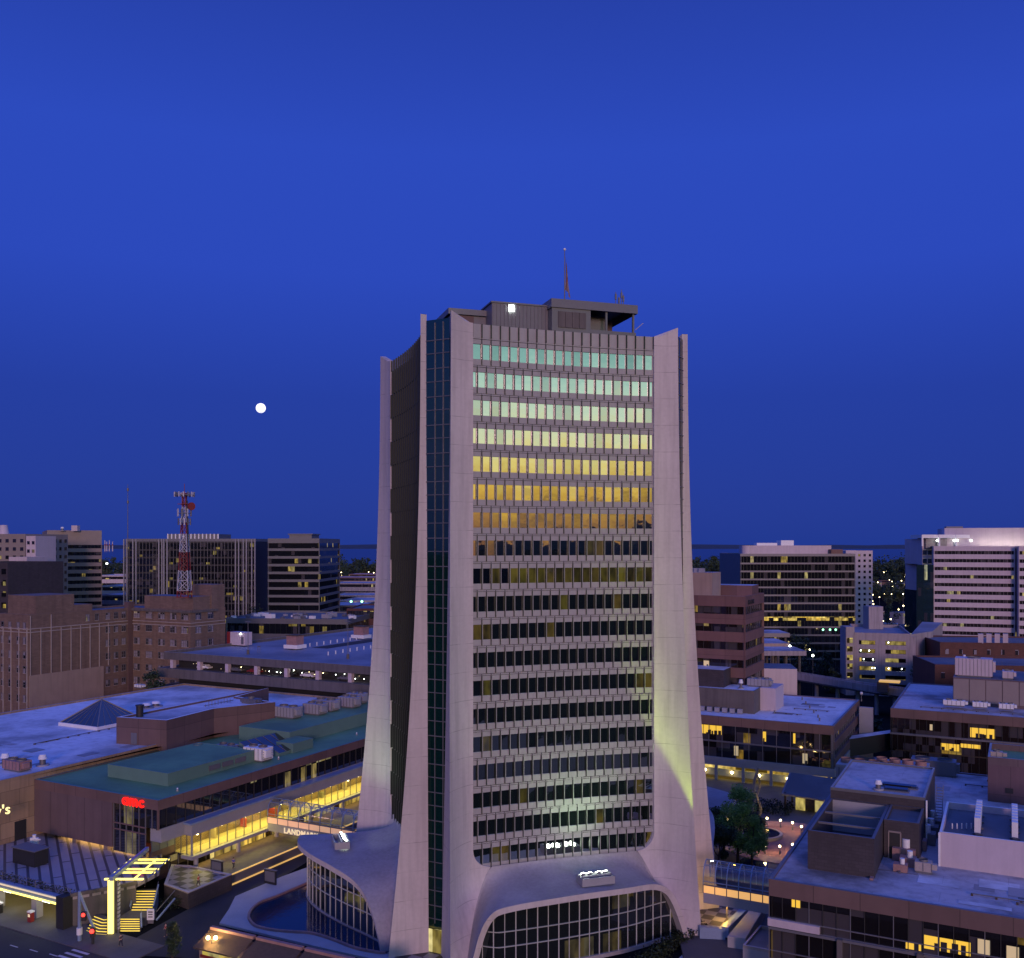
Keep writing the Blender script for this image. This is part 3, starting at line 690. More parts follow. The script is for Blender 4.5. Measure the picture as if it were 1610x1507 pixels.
fx_ = TP(0, 18.6, 6.4, 10.9); t_ = thing('floodlight', 'small floodlight on the footbridge end aimed up the right tower fin', 'floodlight', fx_)
aim_ = (TP(0, 15.3, 1.4, 30)-fx_).normalized(); f = MB(); f.cyl(fx_-UP*.8, fx_, .06, 'metal', n=6); f.cyl(fx_-aim_*.2, fx_+aim_*.15, .13, 'metal', .22, 10); f.build('lamp_housing', t_)
f = MB(); f.cyl(fx_+aim_*.16, fx_+aim_*.18, .2, 'lampw', n=10); f.build('lamp_face', t_)
l = bpy.data.lights.new('fin_flood', 'SPOT'); l.energy = 40000; l.color = (.66, 1, .07); l.spot_size = R(27); l.spot_blend = .7; l.shadow_soft_size = .25
lo = bpy.data.objects.new('fin_flood', l); COL.objects.link(lo); lo.location = fx_+aim_*.3; lo.rotation_euler = (-aim_).to_track_quat('Z', 'Y').to_euler(); lo.parent = t_; lo.matrix_parent_inverse = Matrix.Translation(-fx_)
# ------------------------------------------------------------------ generic building pieces
def wallface(poly, i, z0, z1, off=.03):
    """end points of wall i of a ccw outline pushed outwards"""
    a, b = poly[i], poly[(i+1) % len(poly)]; e = (b-a).normalized(); n = Vector((e.y, -e.x, 0))
    return a+n*off, b+n*off, e, n
def ribbon(parent, poly, z0, z1, m, walls, inset_d=.25, mull=0, mm='mullion', name='window_band', mw=.1):
    """one storey's continuous band of glass with its mullions"""
    poly = ccw([V2(p) for p in poly]); mb = MB(); L0 = 0
    for i in walls:
        a, b, e, n = wallface(poly, i, z0, z1, -inset_d); L = (b-a).length
        mb.face([a+UP*z0, b+UP*z0, b+UP*z1, a+UP*z1], m, [(L0, z0), (L0+L, z0), (L0+L, z1), (L0, z1)]); L0 += 60
        if mull:
            k = max(1, round(L/mull))
            for j in range(k+1): mb.box(a+e*(L*j/k)+n*.06+UP*((z0+z1)/2), e, n, UP, mw/2, .07, (z1-z0)/2, mm)
    return mb.build(name, parent)
def banded(name, label, cat, poly, z0, z1, nf, gh, mw_, mg, walls=(0, 1, 2, 3), top=1.2, mull=0, mm='mullion', roof='roofdark', inset_d=.3, group=None, solid=None, sill_first=True):
    """storeys of glass ribbon and solid spandrel, parapet and roof"""
    poly = ccw([V2(p) for p in poly]); t_ = thing(name, label, cat, poly[0]+UP*z0, group)
    fh = (z1-top-z0)/nf; wb = MB(); core = inset(poly, inset_d+.02)
    for i in range(nf):
        zz = z1-top-i*fh; wb.prism(poly, zz-fh, zz-gh, mw_, True, True)
        for j in range(4):
            if j not in walls:
                a, b, e, n = wallface(poly, j, 0, 0, 0); wb.face([a+UP*(zz-gh), b+UP*(zz-gh), b+UP*zz, a+UP*zz], mw_)
        ribbon(t_, poly, zz-gh, zz, mg, walls, inset_d, mull, mm)
    wb.ring(poly, .35, z1-top, z1, mw_); wb.face([p+UP*(z1-top) for p in poly][::-1], mw_)
    for p in poly:  # corner posts
        c = (sum(poly, Vector())/4-p).normalized(); 
        wb.box(p+c*.35+UP*(z0+z1-top)/2, c, UP.cross(c), UP, .2, .2, (z1-top-z0)/2, mw_)
    wb.build('wall', t_)
    rb = MB(); rb.face([p+UP*(z1-.55) for p in inset(poly, .34)], roof); rb.build('roof', t_)
    return t_
def window_on(parent, poly, i, u0, u1, z0, z1, lights=2, mf='trim', mp='pane', name='window', off=.0):
    poly = ccw([V2(p) for p in poly]); a, b, e, n = wallface(poly, i, 0, 0, .0); mb = MB(); fw = .09
    c = a+n*(.05+off); w_ = u1-u0; hh = z1-z0
    mb.box(a+e*((u0+u1)/2)+n*(.02+off)+UP*((z0+z1)/2), e, n, UP, w_/2-.02, .015, hh/2-.02, mp)
    for q in range(lights+1): mb.box(c+e*lerp(u0, u1, q/lights)+UP*((z0+z1)/2), e, n, UP, fw/2, .05, hh/2, mf)
    for zz in (z0, z1, (z0+z1)/2): mb.box(c+e*((u0+u1)/2)+UP*zz, e, n, UP, w_/2+.04, .052, fw/2, mf)
    # panes carry their own metre UV
    return mb.build(name, parent)
def hvac(c, hx, hy, h, label, z, ang=-GA, m='pale', fans=2, group=None, cat='rooftop unit', name='rooftop_unit'):
    """packaged roof unit: curb, louvred casing, fan rings, side hood"""
    e = Vector((math.cos(R(ang)), math.sin(R(ang)), 0)); f = Vector((-e.y, e.x, 0)); c = V2(c)+UP*z
    t_ = thing(name, label, cat, c, group)
    mb = MB(); mb.box(c+UP*.15, e, f, UP, hx*.9, hy*.9, .15, 'metal'); mb.box(c+UP*(.3+h/2), e, f, UP, hx, hy, h/2, m)
    k = max(2, int(hx*2/.8))
    for j in range(k+1): mb.box(c+e*(-hx+2*hx*j/k)-f*(hy+.02)+UP*(.3+h/2), e, f, UP, .04, .03, h/2-.05, 'metal2')
    for j in range(4): mb.box(c+e*(hx+.02)+UP*(.5+h*.2*j), e, f, UP, .02, hy*.8, .05, 'metal')
    mb.box(c+e*(hx+.3)-f*hy*.2+UP*(.3+h*.55), e, f, UP, .3, hy*.5, h*.3, m)
    mb.build('casing', t_)
    for j in range(fans):
        mb = MB(); q = c+e*(hx*(-1+(2*j+1)/fans))+UP*(.3+h); mb.cyl(q, q+UP*.28, min(hy, hx/fans)*.72, 'metal', n=14, cap=False); mb.cyl(q, q+UP*.08, min(hy, hx/fans)*.7, 'black', n=14); mb.build('fan', t_)
    return t_
def vent(c, z, r, h, label, group=None):
    mb = MB(); c = V2(c)+UP*z; mb.cyl(c-UP*.02, c+UP*.25, r*1.5, 'pale', n=12); mb.cyl(c+UP*.25, c+UP*h*.6, r*.7, 'metal2', n=12); mb.cyl(c+UP*h*.6, c+UP*h, r*1.1, 'white', r*.7, n=12)
    return tag(mb.build('roof_vent', at=c), label, 'roof vent', group)
def lamp_post(c, z, h, label, m='lamp', group=None, r=.28, arms=1, name='street_lamp', power=0):
    c = V2(c)+UP*z; t_ = thing(name, label, 'street lamp', c, group)
    mb = MB(); mb.cyl(c, c+UP*.5, .16, 'metal', .12, 8); mb.cyl(c+UP*.5, c+UP*h, .08, 'metal2', .05, 8)
    if arms == 2: mb.bar(c+UP*h-Vector((.5, 0, 0)), c+UP*h+Vector((.5, 0, 0)), .07, 'metal2')
    mb.build('post', t_)
    for dx in ((0,) if arms == 1 else (-.5, .5)):
        mb = MB(); mb.ball(c+UP*(h+r)+Vector((dx, 0, 0)), r, m, 10); mb.build('lamp_globe', t_)
    if power:
        l = bpy.data.lights.new('lamp_light', 'POINT'); l.energy = power; l.color = (1, .62, .2); l.shadow_soft_size = r
        lo = bpy.data.objects.new('lamp_light', l); COL.objects.link(lo); lo.location = c+UP*(h+r*2.6); lo.parent = t_; lo.matrix_parent_inverse = Matrix.Translation(-c)
    return t_
def crown_mesh(name, seed, r, h, n, leaf, m='leaf', base=.3, clumps=9):
    if h/r > 3.5: clumps = 26
    """crown of many small leaf-sprays gathered in uneven clumps"""
    rr = random.Random(seed); mb = MB(); cl = []
    for i in range(clumps):
        a = rr.uniform(0, 6.283); q = rr.random()**.5; zz = rr.uniform(base, .95) if clumps < 20 else lerp(base+.04, .95, (i+.5)/clumps)
        k = math.sin(min(1, max(.0, (zz-base)/(1-base)*.85+.15))*math.pi)**.6
        cl.append((Vector((math.cos(a)*r*q*.75*k, math.sin(a)*r*q*.75*k, zz*h)), rr.uniform(.28, .50)*r*(0.6+.5*k)))
    for i in range(n):
        c, cr = cl[rr.randrange(clumps)]
        d = Vector((rr.gauss(0, 1), rr.gauss(0, 1), rr.gauss(0, .8))).normalized()*cr*rr.uniform(.35, 1.05)
        p = c+d; s = leaf*rr.uniform(.6, 1.4)
        x = Vector((rr.gauss(0, 1), rr.gauss(0, 1), rr.gauss(0, .6))).normalized(); y = x.cross(Vector((rr.gauss(0, 1), rr.gauss(0, 1), rr.gauss(0, 1)))).normalized()
        mb.face([p-x*s, p-y*s*.55, p+x*s, p+y*s*.55], m)
    return mb, cl
def make_tree(loc, seed, r, h, n, leaf, label, group=None, m='leaf', name='tree', base=.3, cat='tree'):
    loc = Vector(loc); t_ = thing(name, label, cat, loc, group)
    mb, cl = crown_mesh(name, seed, r, h, n, leaf, m, base); mb.v = [v+loc for v in mb.v]; mb.build('crown', t_)
    mb = MB(); tw = h*.025+.05; mb.cyl(loc-UP*.1, loc+UP*h*base*1.1, tw, 'trunk', tw*.7, 7)
    for c, cr in cl[:6]: mb.cyl(loc+UP*h*base*.9, loc+c, tw*.45, 'trunk', tw*.12, 5)
    mb.build('trunk', t_); return t_
def person(loc, label, top, low, az=0, step=.25, arms=.15):
    """small walking figure: one continuous skinned body, clothing and hair as children"""
    loc = Vector(loc); c, s = math.cos(az), math.sin(az)
    def q(x, y, zz): return (x*c-y*s, x*s+y*c, zz)
    J = [(0, 0, .95), (0, 0, 1.15), (0, .01, 1.42), (0, .02, 1.52), (0, .03, 1.66), (0, .03, 1.76)]
    rad = [.14, .13, .15, .06, .10, .07]; Ed = [(0, 1), (1, 2), (2, 3), (3, 4), (4, 5)]
    for sd in (-1, 1):
        i = len(J); J += [(sd*.20, 0, 1.40), (sd*.25, sd*arms*.5, 1.12), (sd*.24, sd*arms+.05, .88)]; rad += [.07, .05, .04]; Ed += [(2, i), (i, i+1), (i+1, i+2)]
        i = len(J); J += [(sd*.10, 0, .88), (sd*.11, -sd*step*.45+.04, .48), (sd*.11, -sd*step, .07), (sd*.12, -sd*step+.14, .04)]; rad += [.10, .075, .05, .04]; Ed += [(0, i), (i, i+1), (i+1, i+2), (i+2, i+3)]
    def skin(name, idx, grow, m, parent, zmin=-1, zmax=9):
        me = bpy.data.meshes.new(name); mp = {v: k for k, v in enumerate(idx)}
        me.from_pydata([q(*J[i]) for i in idx], [(mp[a], mp[b]) for a, b in Ed if a in mp and b in mp], []); me.materials.append(M[m])
        o = bpy.data.objects.new(name, me); COL.objects.link(o)
        sk = o.modifiers.new('skin', 'SKIN'); o.modifiers.new('sub', 'SUBSURF').levels = 1
        for k, i in enumerate(idx): me.skin_vertices[0].data[k].radius = (rad[i]*grow,)*2
        me.skin_vertices[0].data[0].use_root = True
        dg = bpy.context.evaluated_depsgraph_get(); me2 = bpy.data.meshes.new_from_object(o.evaluated_get(dg)); bpy.data.objects.remove(o)
        me2.transform(Matrix.Translation(loc)); o = bpy.data.objects.new(name, me2); COL.objects.link(o)
        o.parent = parent; o.matrix_parent_inverse = Matrix.Translation(-loc); return o
    t_ = thing('person', label, 'person', loc)
    skin('body', list(range(len(J))), 1, 'skin', t_)
    skin('shirt', [0, 1, 2, 6, 7, 13, 14], 1.16, top, t_); skin('trousers', [0, 9, 10, 11, 16, 17, 18], 1.16, low, t_)
    mb = MB(); mb.ball(loc+Vector(q(0, .0, 1.73)), .115, 'hair', 8); mb.build('hair', t_)
    return t_

def roof_wear(parent, o, ax, la, ay, lb, z_, n, seed, ms=('deck', 'roofdark', 'pale', 'roofpale'), pipes=2):
    """membrane patches and conduit runs lying on a flat roof"""
    r = random.Random(seed)
    for i in range(n):
        w_, d = r.uniform(1.2, 5.5), r.uniform(.8, 3.2); u_, v = r.uniform(1, la-w_-1), r.uniform(1, lb-d-1); p = V2(o)+ax*u_+ay*v+UP*(z_+.005*(1+i))
        f = MB(); q = [p, p+ax*w_, p+ax*w_+ay*d, p+ay*d]
        if (q[1]-q[0]).cross(q[2]-q[0]).z < 0: q = q[::-1]
        f.face(q, r.choice(ms)); f.build('roof_patch', parent)
    for i in range(pipes):
        u_, v = r.uniform(2, la*.6), r.uniform(2, lb-2); L = r.uniform(la*.2, la*.38); p = V2(o)+ax*u_+ay*v+UP*(z_+.2); f = MB(); f.bar(p, p+ax*L, .12, 'metal2')
        for k in range(int(L/2.5)+1): f.box(p+ax*k*2.5-UP*.1, ax, ay, UP, .12, .25, .1, 'wood')
        f.build('conduit', parent)
# ------------------------------------------------------------------ the shopping centre on the left
M0 = Vector((-55.5, 149.6, 0)); MW = 29.6; MZ = 14.0; ML = 105
mp_ = rect(M0-B*MW, MW, ML); mall = thing('shopping_centre', 'brown shopping centre with green roof, dark glass band and red sign', 'shopping centre', M0)
f = MB(); f.prism(mp_, 12.4, MZ-.25, 'brownband', False, True); f.ring(mp_, .5, MZ-.25, MZ, 'brownband', 'tealwall')
lw = rect(M0-B*MW, MW-10.4, 1.2); f.prism(lw, 4.2+1.0, 12.4, 'brownpanel', False, True)
low = rect(M0-B*MW+A*3.0+B*0, MW-3.2, ML-3); f.prism(low, 0, 9.3, 'brownpanel', False); f.build('wall', mall)
f = MB(); f.face([p+UP*(MZ-.15) for p in inset(ccw(mp_), .45)], 'roofteal'); f.build('roof', mall)
ribbon(mall, mp_, 9.3, 12.4, 'darkglass', (1,), .35, 2.0, 'black')
f = MB(); q = rect(M0-B*.4+A*.4, .4, 1); 
f.face([M0-B*10.4+A*.35+UP*9.3, M0-B*.35+A*.35+UP*9.3, M0-B*.35+A*.35+UP*12.4, M0-B*10.4+A*.35+UP*12.4], 'darkglass', [(0, 0), (6.5, 0), (6.5, 3), (0, 3)])
f.face([M0-B*10.4+A*.35+UP*4.6, M0-B*3.0+A*.35+UP*4.6, M0-B*3.0+A*.35+UP*9.3, M0-B*10.4+A*.35+UP*9.3], 'darkglass', [(0, 0), (4.3, 0), (4.3, 4), (0, 4)])
for j in range(8): f.box(M0-B*(10.35-j*1.45)+A*.3+UP*(8.5 if j < 6 else 10.8), B, A, UP, .06, .08, 3.9 if j < 6 else 1.55, 'metal')
for zz in (9.2, 8.2): f.box(M0-B*6.7+A*.3+UP*zz, B, A, UP, 3.7, .1, .1, 'brownband')
f.box(M0-B*.15+A*.15+UP*10.85, B, A, UP, .15, .15, 1.55, 'brownband'); f.build('window', mall)
f = MB()  # pale band under the dark glass and projecting ledges
f.prism(rect(M0-B*2.6+A*.8, 2.4, ML-1), 7.1, 9.28, 'pale', True, True); f.prism(rect(M0-B*.2+A*5.6, 1.6, ML-5.6), 7.1, 8.9, 'pale', True, True); f.prism(rect(M0-B*.1+A*5.2, 1.7, ML-5.2), 8.9, 9.2, 'bluesteel', True, True)
f.prism(rect(M0-B*.6+A*5.2, 2.5, ML-5.2), 3.35, 3.9, 'pale', True, True); f.build('ledge', mall)
f = MB()   # the lit upper floor: back wall, floor and ceiling behind real panes
f.prism(rect(M0-B*3.4+A*5.8, .2, ML-6), 3.9, 7.1, 'warmwall', False); f.prism(rect(M0-B*3.2+A*5.8, 4.3, ML-6), 3.85, 3.95, 'beige', True); f.prism(rect(M0-B*3.2+A*5.8, 4.3, ML-6), 7.0, 7.09, 'white', False, True)
f.box(M0+B*1.15+A*5.85+UP*5.5, B, A, UP, .12, .12, 1.6, 'pale')
for j in range(9): f.prism(rect(M0-B*3.1+A*(14+j*7.3), rnd.uniform(.6, 2.2), .4), 3.95, rnd.uniform(5, 6.9), rnd.choice(['beige', 'redpaint', 'metal2', 'white']), True)
f.build('lobby', mall)
f = MB(); a = M0+B*1.1+A*5.8
f.face([a+UP*3.9, a+A*(ML-6)+UP*3.9, a+A*(ML-6)+UP*7.1, a+UP*7.1], 'clear'); f.face([a-B*4+UP*3.9, a+UP*3.9, a+UP*7.1, a-B*4+UP*7.1], 'clear')
for j in range(3): f.box(a-B*(1+j*1.3)+UP*5.5, B, A, UP, .06, .06, 1.6, 'metal2')
for j in range(50): f.box(a+A*j*2.0+UP*5.5, B, A, UP, .07, .05, 1.6, 'metal2')
f.build('window_band', mall)
f = MB(); a = M0-B*2.55+A*1.0
f.face([a+UP*5.2, a+A*4.9+UP*5.2, a+A*4.9+UP*7.1, a+UP*7.1], glass_mat('obscured_glass', 1.4, 3, .0, 0, tint=(.22, .25, .22)), None)
for j in range(4): f.box(a+A*j*1.6+UP*6.1, B, A, UP, .06, .06, 1.0, 'metal')
f.prism(rect(M0-B*3.1+A*.9, .6, 4.9), 4.0, 5.2, 'brownband', True, True); f.build('window_band', mall)
f = MB(); a = M0-B*1.6+A*3.6
f.face([a+UP*.1, a+A*9+UP*.1, a+A*9+UP*4.0, a+UP*4.0], 'darkglass'); f.face([a+A*9+UP*.1, a+A*(ML-4)+UP*.1, a+A*(ML-4)+UP*3.4, a+A*9+UP*3.4], 'shopglass')
for j in range(48): f.box(a+A*j*2.0+B*.03+UP*1.9, B, A, UP, .07, .07, 1.8, 'metal2')
f.build('window_band', mall)
for j in range(9):
    f = MB(); f.cyl(M0+B*1.4+A*(6.5+j*9.6)+UP*0, M0+B*1.4+A*(6.5+j*9.6)+UP*3.4, .38, 'pale', n=12); f.build('column', mall)
for j in range(3):
    f = MB(); f.box(M0-B*(5+j*7.6)+A*1.0+UP*4.7, B, A, UP, .45, .45, .75, 'beige'); f.build('column', mall)
f = MB(); f.box(M0-B*5.2+A*2.9+UP*5.0, B, A, UP, 2.3, .1, .8, 'redpaint'); f.build('shop_front', mall)
for j in range(14):
    f = MB(); c = M0-B*.9+A*(9.0+j*4.9+(j % 3)*.7)+UP*6.35; f.ball(c, .20 if j % 4 else .3, 'lamp', 8); f.cyl(c, c+UP*.7, .02, 'metal', n=4, cap=False); f.build('lamp_globe', mall)
for j in range(4):
    l = bpy.data.lights.new('lobby_light', 'AREA'); l.shape = 'RECTANGLE'; l.size = 22; l.size_y = 2.6; l.energy = 2600; l.color = (1, .78, .10)
    lo = bpy.data.objects.new('lobby_light', l); COL.objects.link(lo); lo.location = M0-B*.9+A*(18+j*23)+UP*6.9; lo.rotation_euler = (0, 0, R(90-GA)); lo.parent = mall; lo.matrix_parent_inverse = Matrix.Translation(-M0)
for j in range(3):
    l = bpy.data.lights.new('ledge_light', 'AREA'); l.shape = 'RECTANGLE'; l.size = 24; l.size_y = 1.2; l.energy = 420; l.color = (1, .62, .14)
    lo = bpy.data.objects.new('ledge_light', l); COL.objects.link(lo); lo.location = M0+B*.9+A*(18+j*26)+UP*3.3; lo.rotation_euler = (0, 0, R(90-GA)); lo.parent = mall; lo.matrix_parent_inverse = Matrix.Translation(-M0)
l = bpy.data.lights.new('soffit_light', 'AREA'); l.shape = 'RECTANGLE'; l.size = 20; l.size_y = 1.2; l.energy = 260; l.color = (1, .55, .16)
lo = bpy.data.objects.new('soffit_light', l); COL.objects.link(lo); lo.location = M0-B*14+A*1.6+UP*5.1; lo.rotation_euler = (R(-30), 0, R(-GA)); lo.parent = mall; lo.matrix_parent_inverse = Matrix.Translation(-M0)
def stroke(f, o, pts, w_, m_):
    """round-ended strokes drawn on the wall plane (B across, up)"""
    q = [o+B*x*.86+UP*y*.86 for x, y in pts]
    for u_, v_ in zip(q, q[1:]): f.bar(u_, v_, .2, m_, w_, up=A)
    for u_ in q: f.cyl(u_-A*.1, u_+A*.1, w_/2, m_, n=10)
def arc(cx, cy, r, a0, a1, n=12): return [(cx+r*math.cos(R(lerp(a0, a1, i/n))), cy+r*math.sin(R(lerp(a0, a1, i/n)))) for i in range(n+1)]
o_ = M0-B*7.75-A*.16+UP*12.45
for lt in range(3):
    f = MB()
    if lt == 0: stroke(f, o_, arc(.62, .72, .56, 0, 360, 20), .29, 'redsign'); stroke(f, o_, [(1.22, 1.36), (1.22, .1)], .29, 'redsign')
    if lt == 1:
        stroke(f, o_, [(1.98, .1), (1.98, 1.3)], .29, 'redsign'); stroke(f, o_, arc(2.42, .86, .44, 180, 0, 10)+[(2.86, .1)], .29, 'redsign'); stroke(f, o_, arc(3.30, .86, .44, 180, 0, 10)+[(3.74, .1)], .29, 'redsign')
    if lt == 2: stroke(f, o_, arc(5.0, .72, .56, 48, 312, 16), .29, 'redsign')
    f.build('sign_letter', mall)
def rp(a, b_, z=0): return M0+A*a-B*b_+UP*z
roof_wear(mall, rp(1, 6.0), A, 55, -B, 14, MZ-.15, 6, 5, ('roofdark', 'roofteal', 'tealwall'), 2)
# green raised roof blocks, skylights and plant
def blk(name, label, p, w_, d, z0, z1, mwall, mroof, cat='roof block', par=.25, extra=None):
    q = rect(p, w_, d); t_ = thing(name, label, cat, V2(p)+UP*z0); b = MB(); b.prism(q, z0, z1-.1, mwall, False); b.ring(q, par, z1-.1, z1, mwall, mwall); b.build('wall', t_)
    b = MB(); b.face([v+UP*(z1-.06) for v in inset(ccw(q), par*.9)], mroof); b.build('roof', t_); return t_
t_ = blk('raised_roof', 'low green raised roof block with louvres near the sign corner', rp(7.5, 20.5), 14.5, 21, MZ-.15, MZ+2.0, 'tealwall', 'roofteal')
f = MB(); p = rp(7.5, 6.0)
for j in range(3): f.box(p+A*(10.5+j*3.2)+B*.04+UP*(MZ+.9), A, B, UP, 1.35, .05, .45, 'metal2'); f.box(p+A*(10.5+j*3.2)+B*.07+UP*(MZ+.9), A, B, UP, 1.2, .05, .33, 'metal')
f.build('louvre', t_)
blk('raised_roof', 'long green raised roof block farther along the mall beside the cooling units', rp(42, 23), 13.5, 45, MZ-.15, MZ+2.6, 'tealwall', 'roofteal')
blk('raised_roof', 'small green box on the mall roof near the tower leg', rp(37, 8.6), 4.2, 6, MZ-.15, MZ+1.7, 'tealwall', 'roofteal')
hvac(rp(29.5, 6.4), 2.3, 1.5, 2.2, 'large white rooftop unit on the green mall roof beside the low raised block', MZ-.15, fans=2, m='white')
hvac(rp(31, 15.6), 2.0, 1.2, 1.4, 'grey rooftop unit behind the skylights on the green roof', MZ-.15, fans=2)
hvac(rp(27, 19.2), 1.6, 1.2, 1.6, 'pale rooftop unit beside the brown penthouse wall', MZ-.15, fans=1)
def skylight(p, la, lb, h0, h1, label, n):
    t_ = thing('roof_skylight', label, 'skylight', p); b = MB(); a0, a1 = p, p+A*la
    b.face([a0+UP*h0, a1+UP*h0, a1-B*lb+UP*h1, a0-B*lb+UP*h1], 'darkglass')
    b.face([a0, a1, a1+UP*h0, a0+UP*h0], 'tealwall'); b.face([a0-B*lb, a0, a0+UP*h0, a0-B*lb+UP*h1], 'tealwall'); b.face([a1, a1-B*lb, a1-B*lb+UP*h1, a1+UP*h0], 'tealwall'); b.face([a1-B*lb, a0-B*lb, a0-B*lb+UP*h1, a1-B*lb+UP*h1], 'tealwall')
    for j in range(n+1): b.bar(a0+A*la*j/n+UP*(h0+.04), a0+A*la*j/n-B*lb+UP*(h1+.04), .1, 'metal')
    b.build('glazing', t_)
skylight(rp(31.5, 8.6, MZ-.15), 13, 4.4, .25, 2.3, 'long sloping dark skylight on the green mall roof', 6)
skylight(rp(33.5, 4.9, MZ-.15), 8.5, 2.2, .6, 1.5, 'short sloping dark skylight below the long one', 4)
for i, (a, b_, sx) in enumerate(((55, 21, 2.6), (61, 18.5, 2.2), (66, 19.5, 2.8), (72, 17.5, 2.2), (77, 19, 2.0))):
    hvac(rp(a, b_), sx, 1.6, 2.1, ['square grey cooling unit nearest the penthouse on the long raised roof', 'second cooling unit of the row on the long raised roof', 'wide cooling unit in the middle of the row on the raised roof', 'cooling unit behind the wide one on the raised roof', 'last cooling unit of the row nearest the tower leg'][i], MZ+2.55, fans=2, m='pale')
for i in range(7): vent(rp(6+i*8.5, 2.2+(i*37 % 11)*1.0), MZ-.15, .13, .55, 'small pale vent pipe on the green mall roof', 'vent pipes on the green roof')
# ---- big store with the white roof that the dusk sky turns blue
SZ = 15.0
sq = [rp(0, MW, 0), Vector((-92, 144.5, 0)), Vector((-140, 170, 0)), P(0, 1122, SZ)-A*0, P(290, 1075, SZ), rp(104, MW)+B*0]
sq = [V2(p) for p in sq]; sq[4] = V2(P(290, 1075, SZ)); sq[5] = sq[4]+B*62; sq.insert(6, rp(100, MW)); sq = ccw([V2(p) for p in sq])
store = thing('department_store', 'department store with a wide pale blue roof behind the shopping centre', 'department store', sq[0])
f = MB(); f.prism(sq, 0, SZ-.5, 'stone', False); f.ring(sq, .5, SZ-.5, SZ+.1, 'stone', 'pale'); f.build('wall', store)
f = MB(); f.face([p+UP*(SZ-.35) for p in inset(sq, .45)], 'roofblue'); f.build('roof', store)
e = (rp(0, MW)-Vector((-92, 144.5, 0))).normalized()
text_mesh('sign_letters', "y's", 2.3, .1, 'signy', P(-6.5, 1283, 10.4)+Vector((.25, -.7, 0)), e, store, .02)
f = MB(); pp = [p for p in sq]
a, b_ = Vector((-92, 144.5, 0)), rp(0, MW); n = Vector((e.y, -e.x, 0))
f.box(b_-e*2.6+n*.05+UP*6.0, e, n, UP, 1.0, .08, 1.6, 'black'); f.build('door', store)
roof_wear(store, rp(0, MW+2), A, 70, -B, 32, SZ-.35, 16, 9, ('deck', 'roofpale', 'pale'), 3)
# pyramid roof light
c = P(160, 1135, SZ); t_ = thing('pyramid_skylight', 'dark pyramid skylight with white kerb on the pale roof', 'skylight', c)
f = MB(); hw = 6.2; q = [c-B*hw-A*hw, c+B*hw-A*hw, c+B*hw+A*hw, c-B*hw+A*hw]; f.prism(q, SZ-.35, SZ+.35, 'white', True); f.build('kerb', t_)
f = MB(); ap = V2(c)+UP*(SZ+5.0)
q2 = [V2(p)*.0+c+(p-c)*.95 for p in q]
for i in range(4):
    f.face([V2(q2[i])+UP*(SZ+.36), V2(q2[(i+1) % 4])+UP*(SZ+.36), ap], 'darkglass'); f.bar(V2(q2[i])+UP*(SZ+.4), ap, .22, 'metal2')
    for j in range(1, 6):
        k = j/6; f.bar(lerp(V2(q2[i]), V2(q2[(i+1) % 4]), k)+UP*(SZ+.4), lerp(lerp(V2(q2[i]), V2(q2[(i+1) % 4]), k), ap, 1-abs(k-.5)*2)*1.0 if False else lerp(lerp(V2(q2[i]), V2(q2[(i+1) % 4]), k)+UP*(SZ+.4), ap, .96-abs(k-.5)*.9), .07, 'metal')
f.build('glazing', t_)
# brown penthouse with white roof
pq = [P(183, 1131, SZ+4.5), P(262, 1136, SZ+4.5), P(336, 1117.5, SZ+4.5), P(433, 1107, SZ+4.5)]
p0, p1 = V2(pq[0]), V2(pq[1]); t_ = thing('roof_penthouse', 'brown L-shaped penthouse with white rimmed roof beside the pyramid', 'penthouse', p0+UP*SZ)
poly = ccw([p0, p1, V2(pq[2]), V2(pq[3]), V2(pq[3])-B*13+A*2, p0+A*44]); f = MB(); f.prism(poly, SZ-1.3, SZ+4.4, 'brownband', False); f.ring(poly, .6, SZ+4.4, SZ+4.9, 'brownband', 'white')
e = (V2(pq[1])-p0).normalized(); n = Vector((e.y, -e.x, 0)); f.build('wall', t_)
f = MB(); f.box(p0+e*4.2+n*.05+UP*(SZ+.9), e, n, UP, .7, .06, 1.1, 'metal'); f.build('door', t_)
f = MB(); e2 = (V2(pq[2])-p1).normalized(); n2 = Vector((e2.y, -e2.x, 0))
f.box(p1+e2*20+n2*.05+UP*(SZ+1.8), e2, n2, UP, 2.4, .06, 1.0, 'black'); f.build('louvre', t_)
f = MB(); f.face([p+UP*(SZ+4.5) for p in inset(poly, .55)], 'roofblue'); f.build('roof', t_)
c = P(197, 1113, SZ+4.5)
f = MB(); c = p0+A*4+B*2+UP*(SZ+4.5); f.cyl(c, c+UP*2.2, .7, 'black', n=10); f.cyl(c+UP*2.2, c+UP*2.4, .85, 'black', n=10); tag(f.build('roof_flue', at=c), 'stout black flue on the corner of the brown penthouse', 'flue')
hvac(P(395, 1106, SZ+4.5), 2.2, 1.0, .8, 'low flat unit on the white penthouse roof', SZ+4.5, fans=1, m='metal2')
f = MB(); c = P(345, 1108, SZ+4.5)
for j in range(9): f.bar(c+A*(j*.9-4)+UP*.05, c+A*(j*.9-4)+UP*(.6+(j*7 % 5)*.25), .09, 'metal')
f.bar(c-A*4.5+UP*.35, c+A*4.2+UP*.35, .12, 'metal'); tag(f.build('pipe_rack', at=c), 'dark rack of pipes on the white penthouse roof', 'pipes')
for i, (x, y) in enumerate(((8, 1202), (67, 1204))): vent(P(x, y, SZ-.35), SZ-.35, .75, 2.0, ['big domed exhaust fan at the left edge of the pale roof', 'domed exhaust fan by the green roof corner'][i])
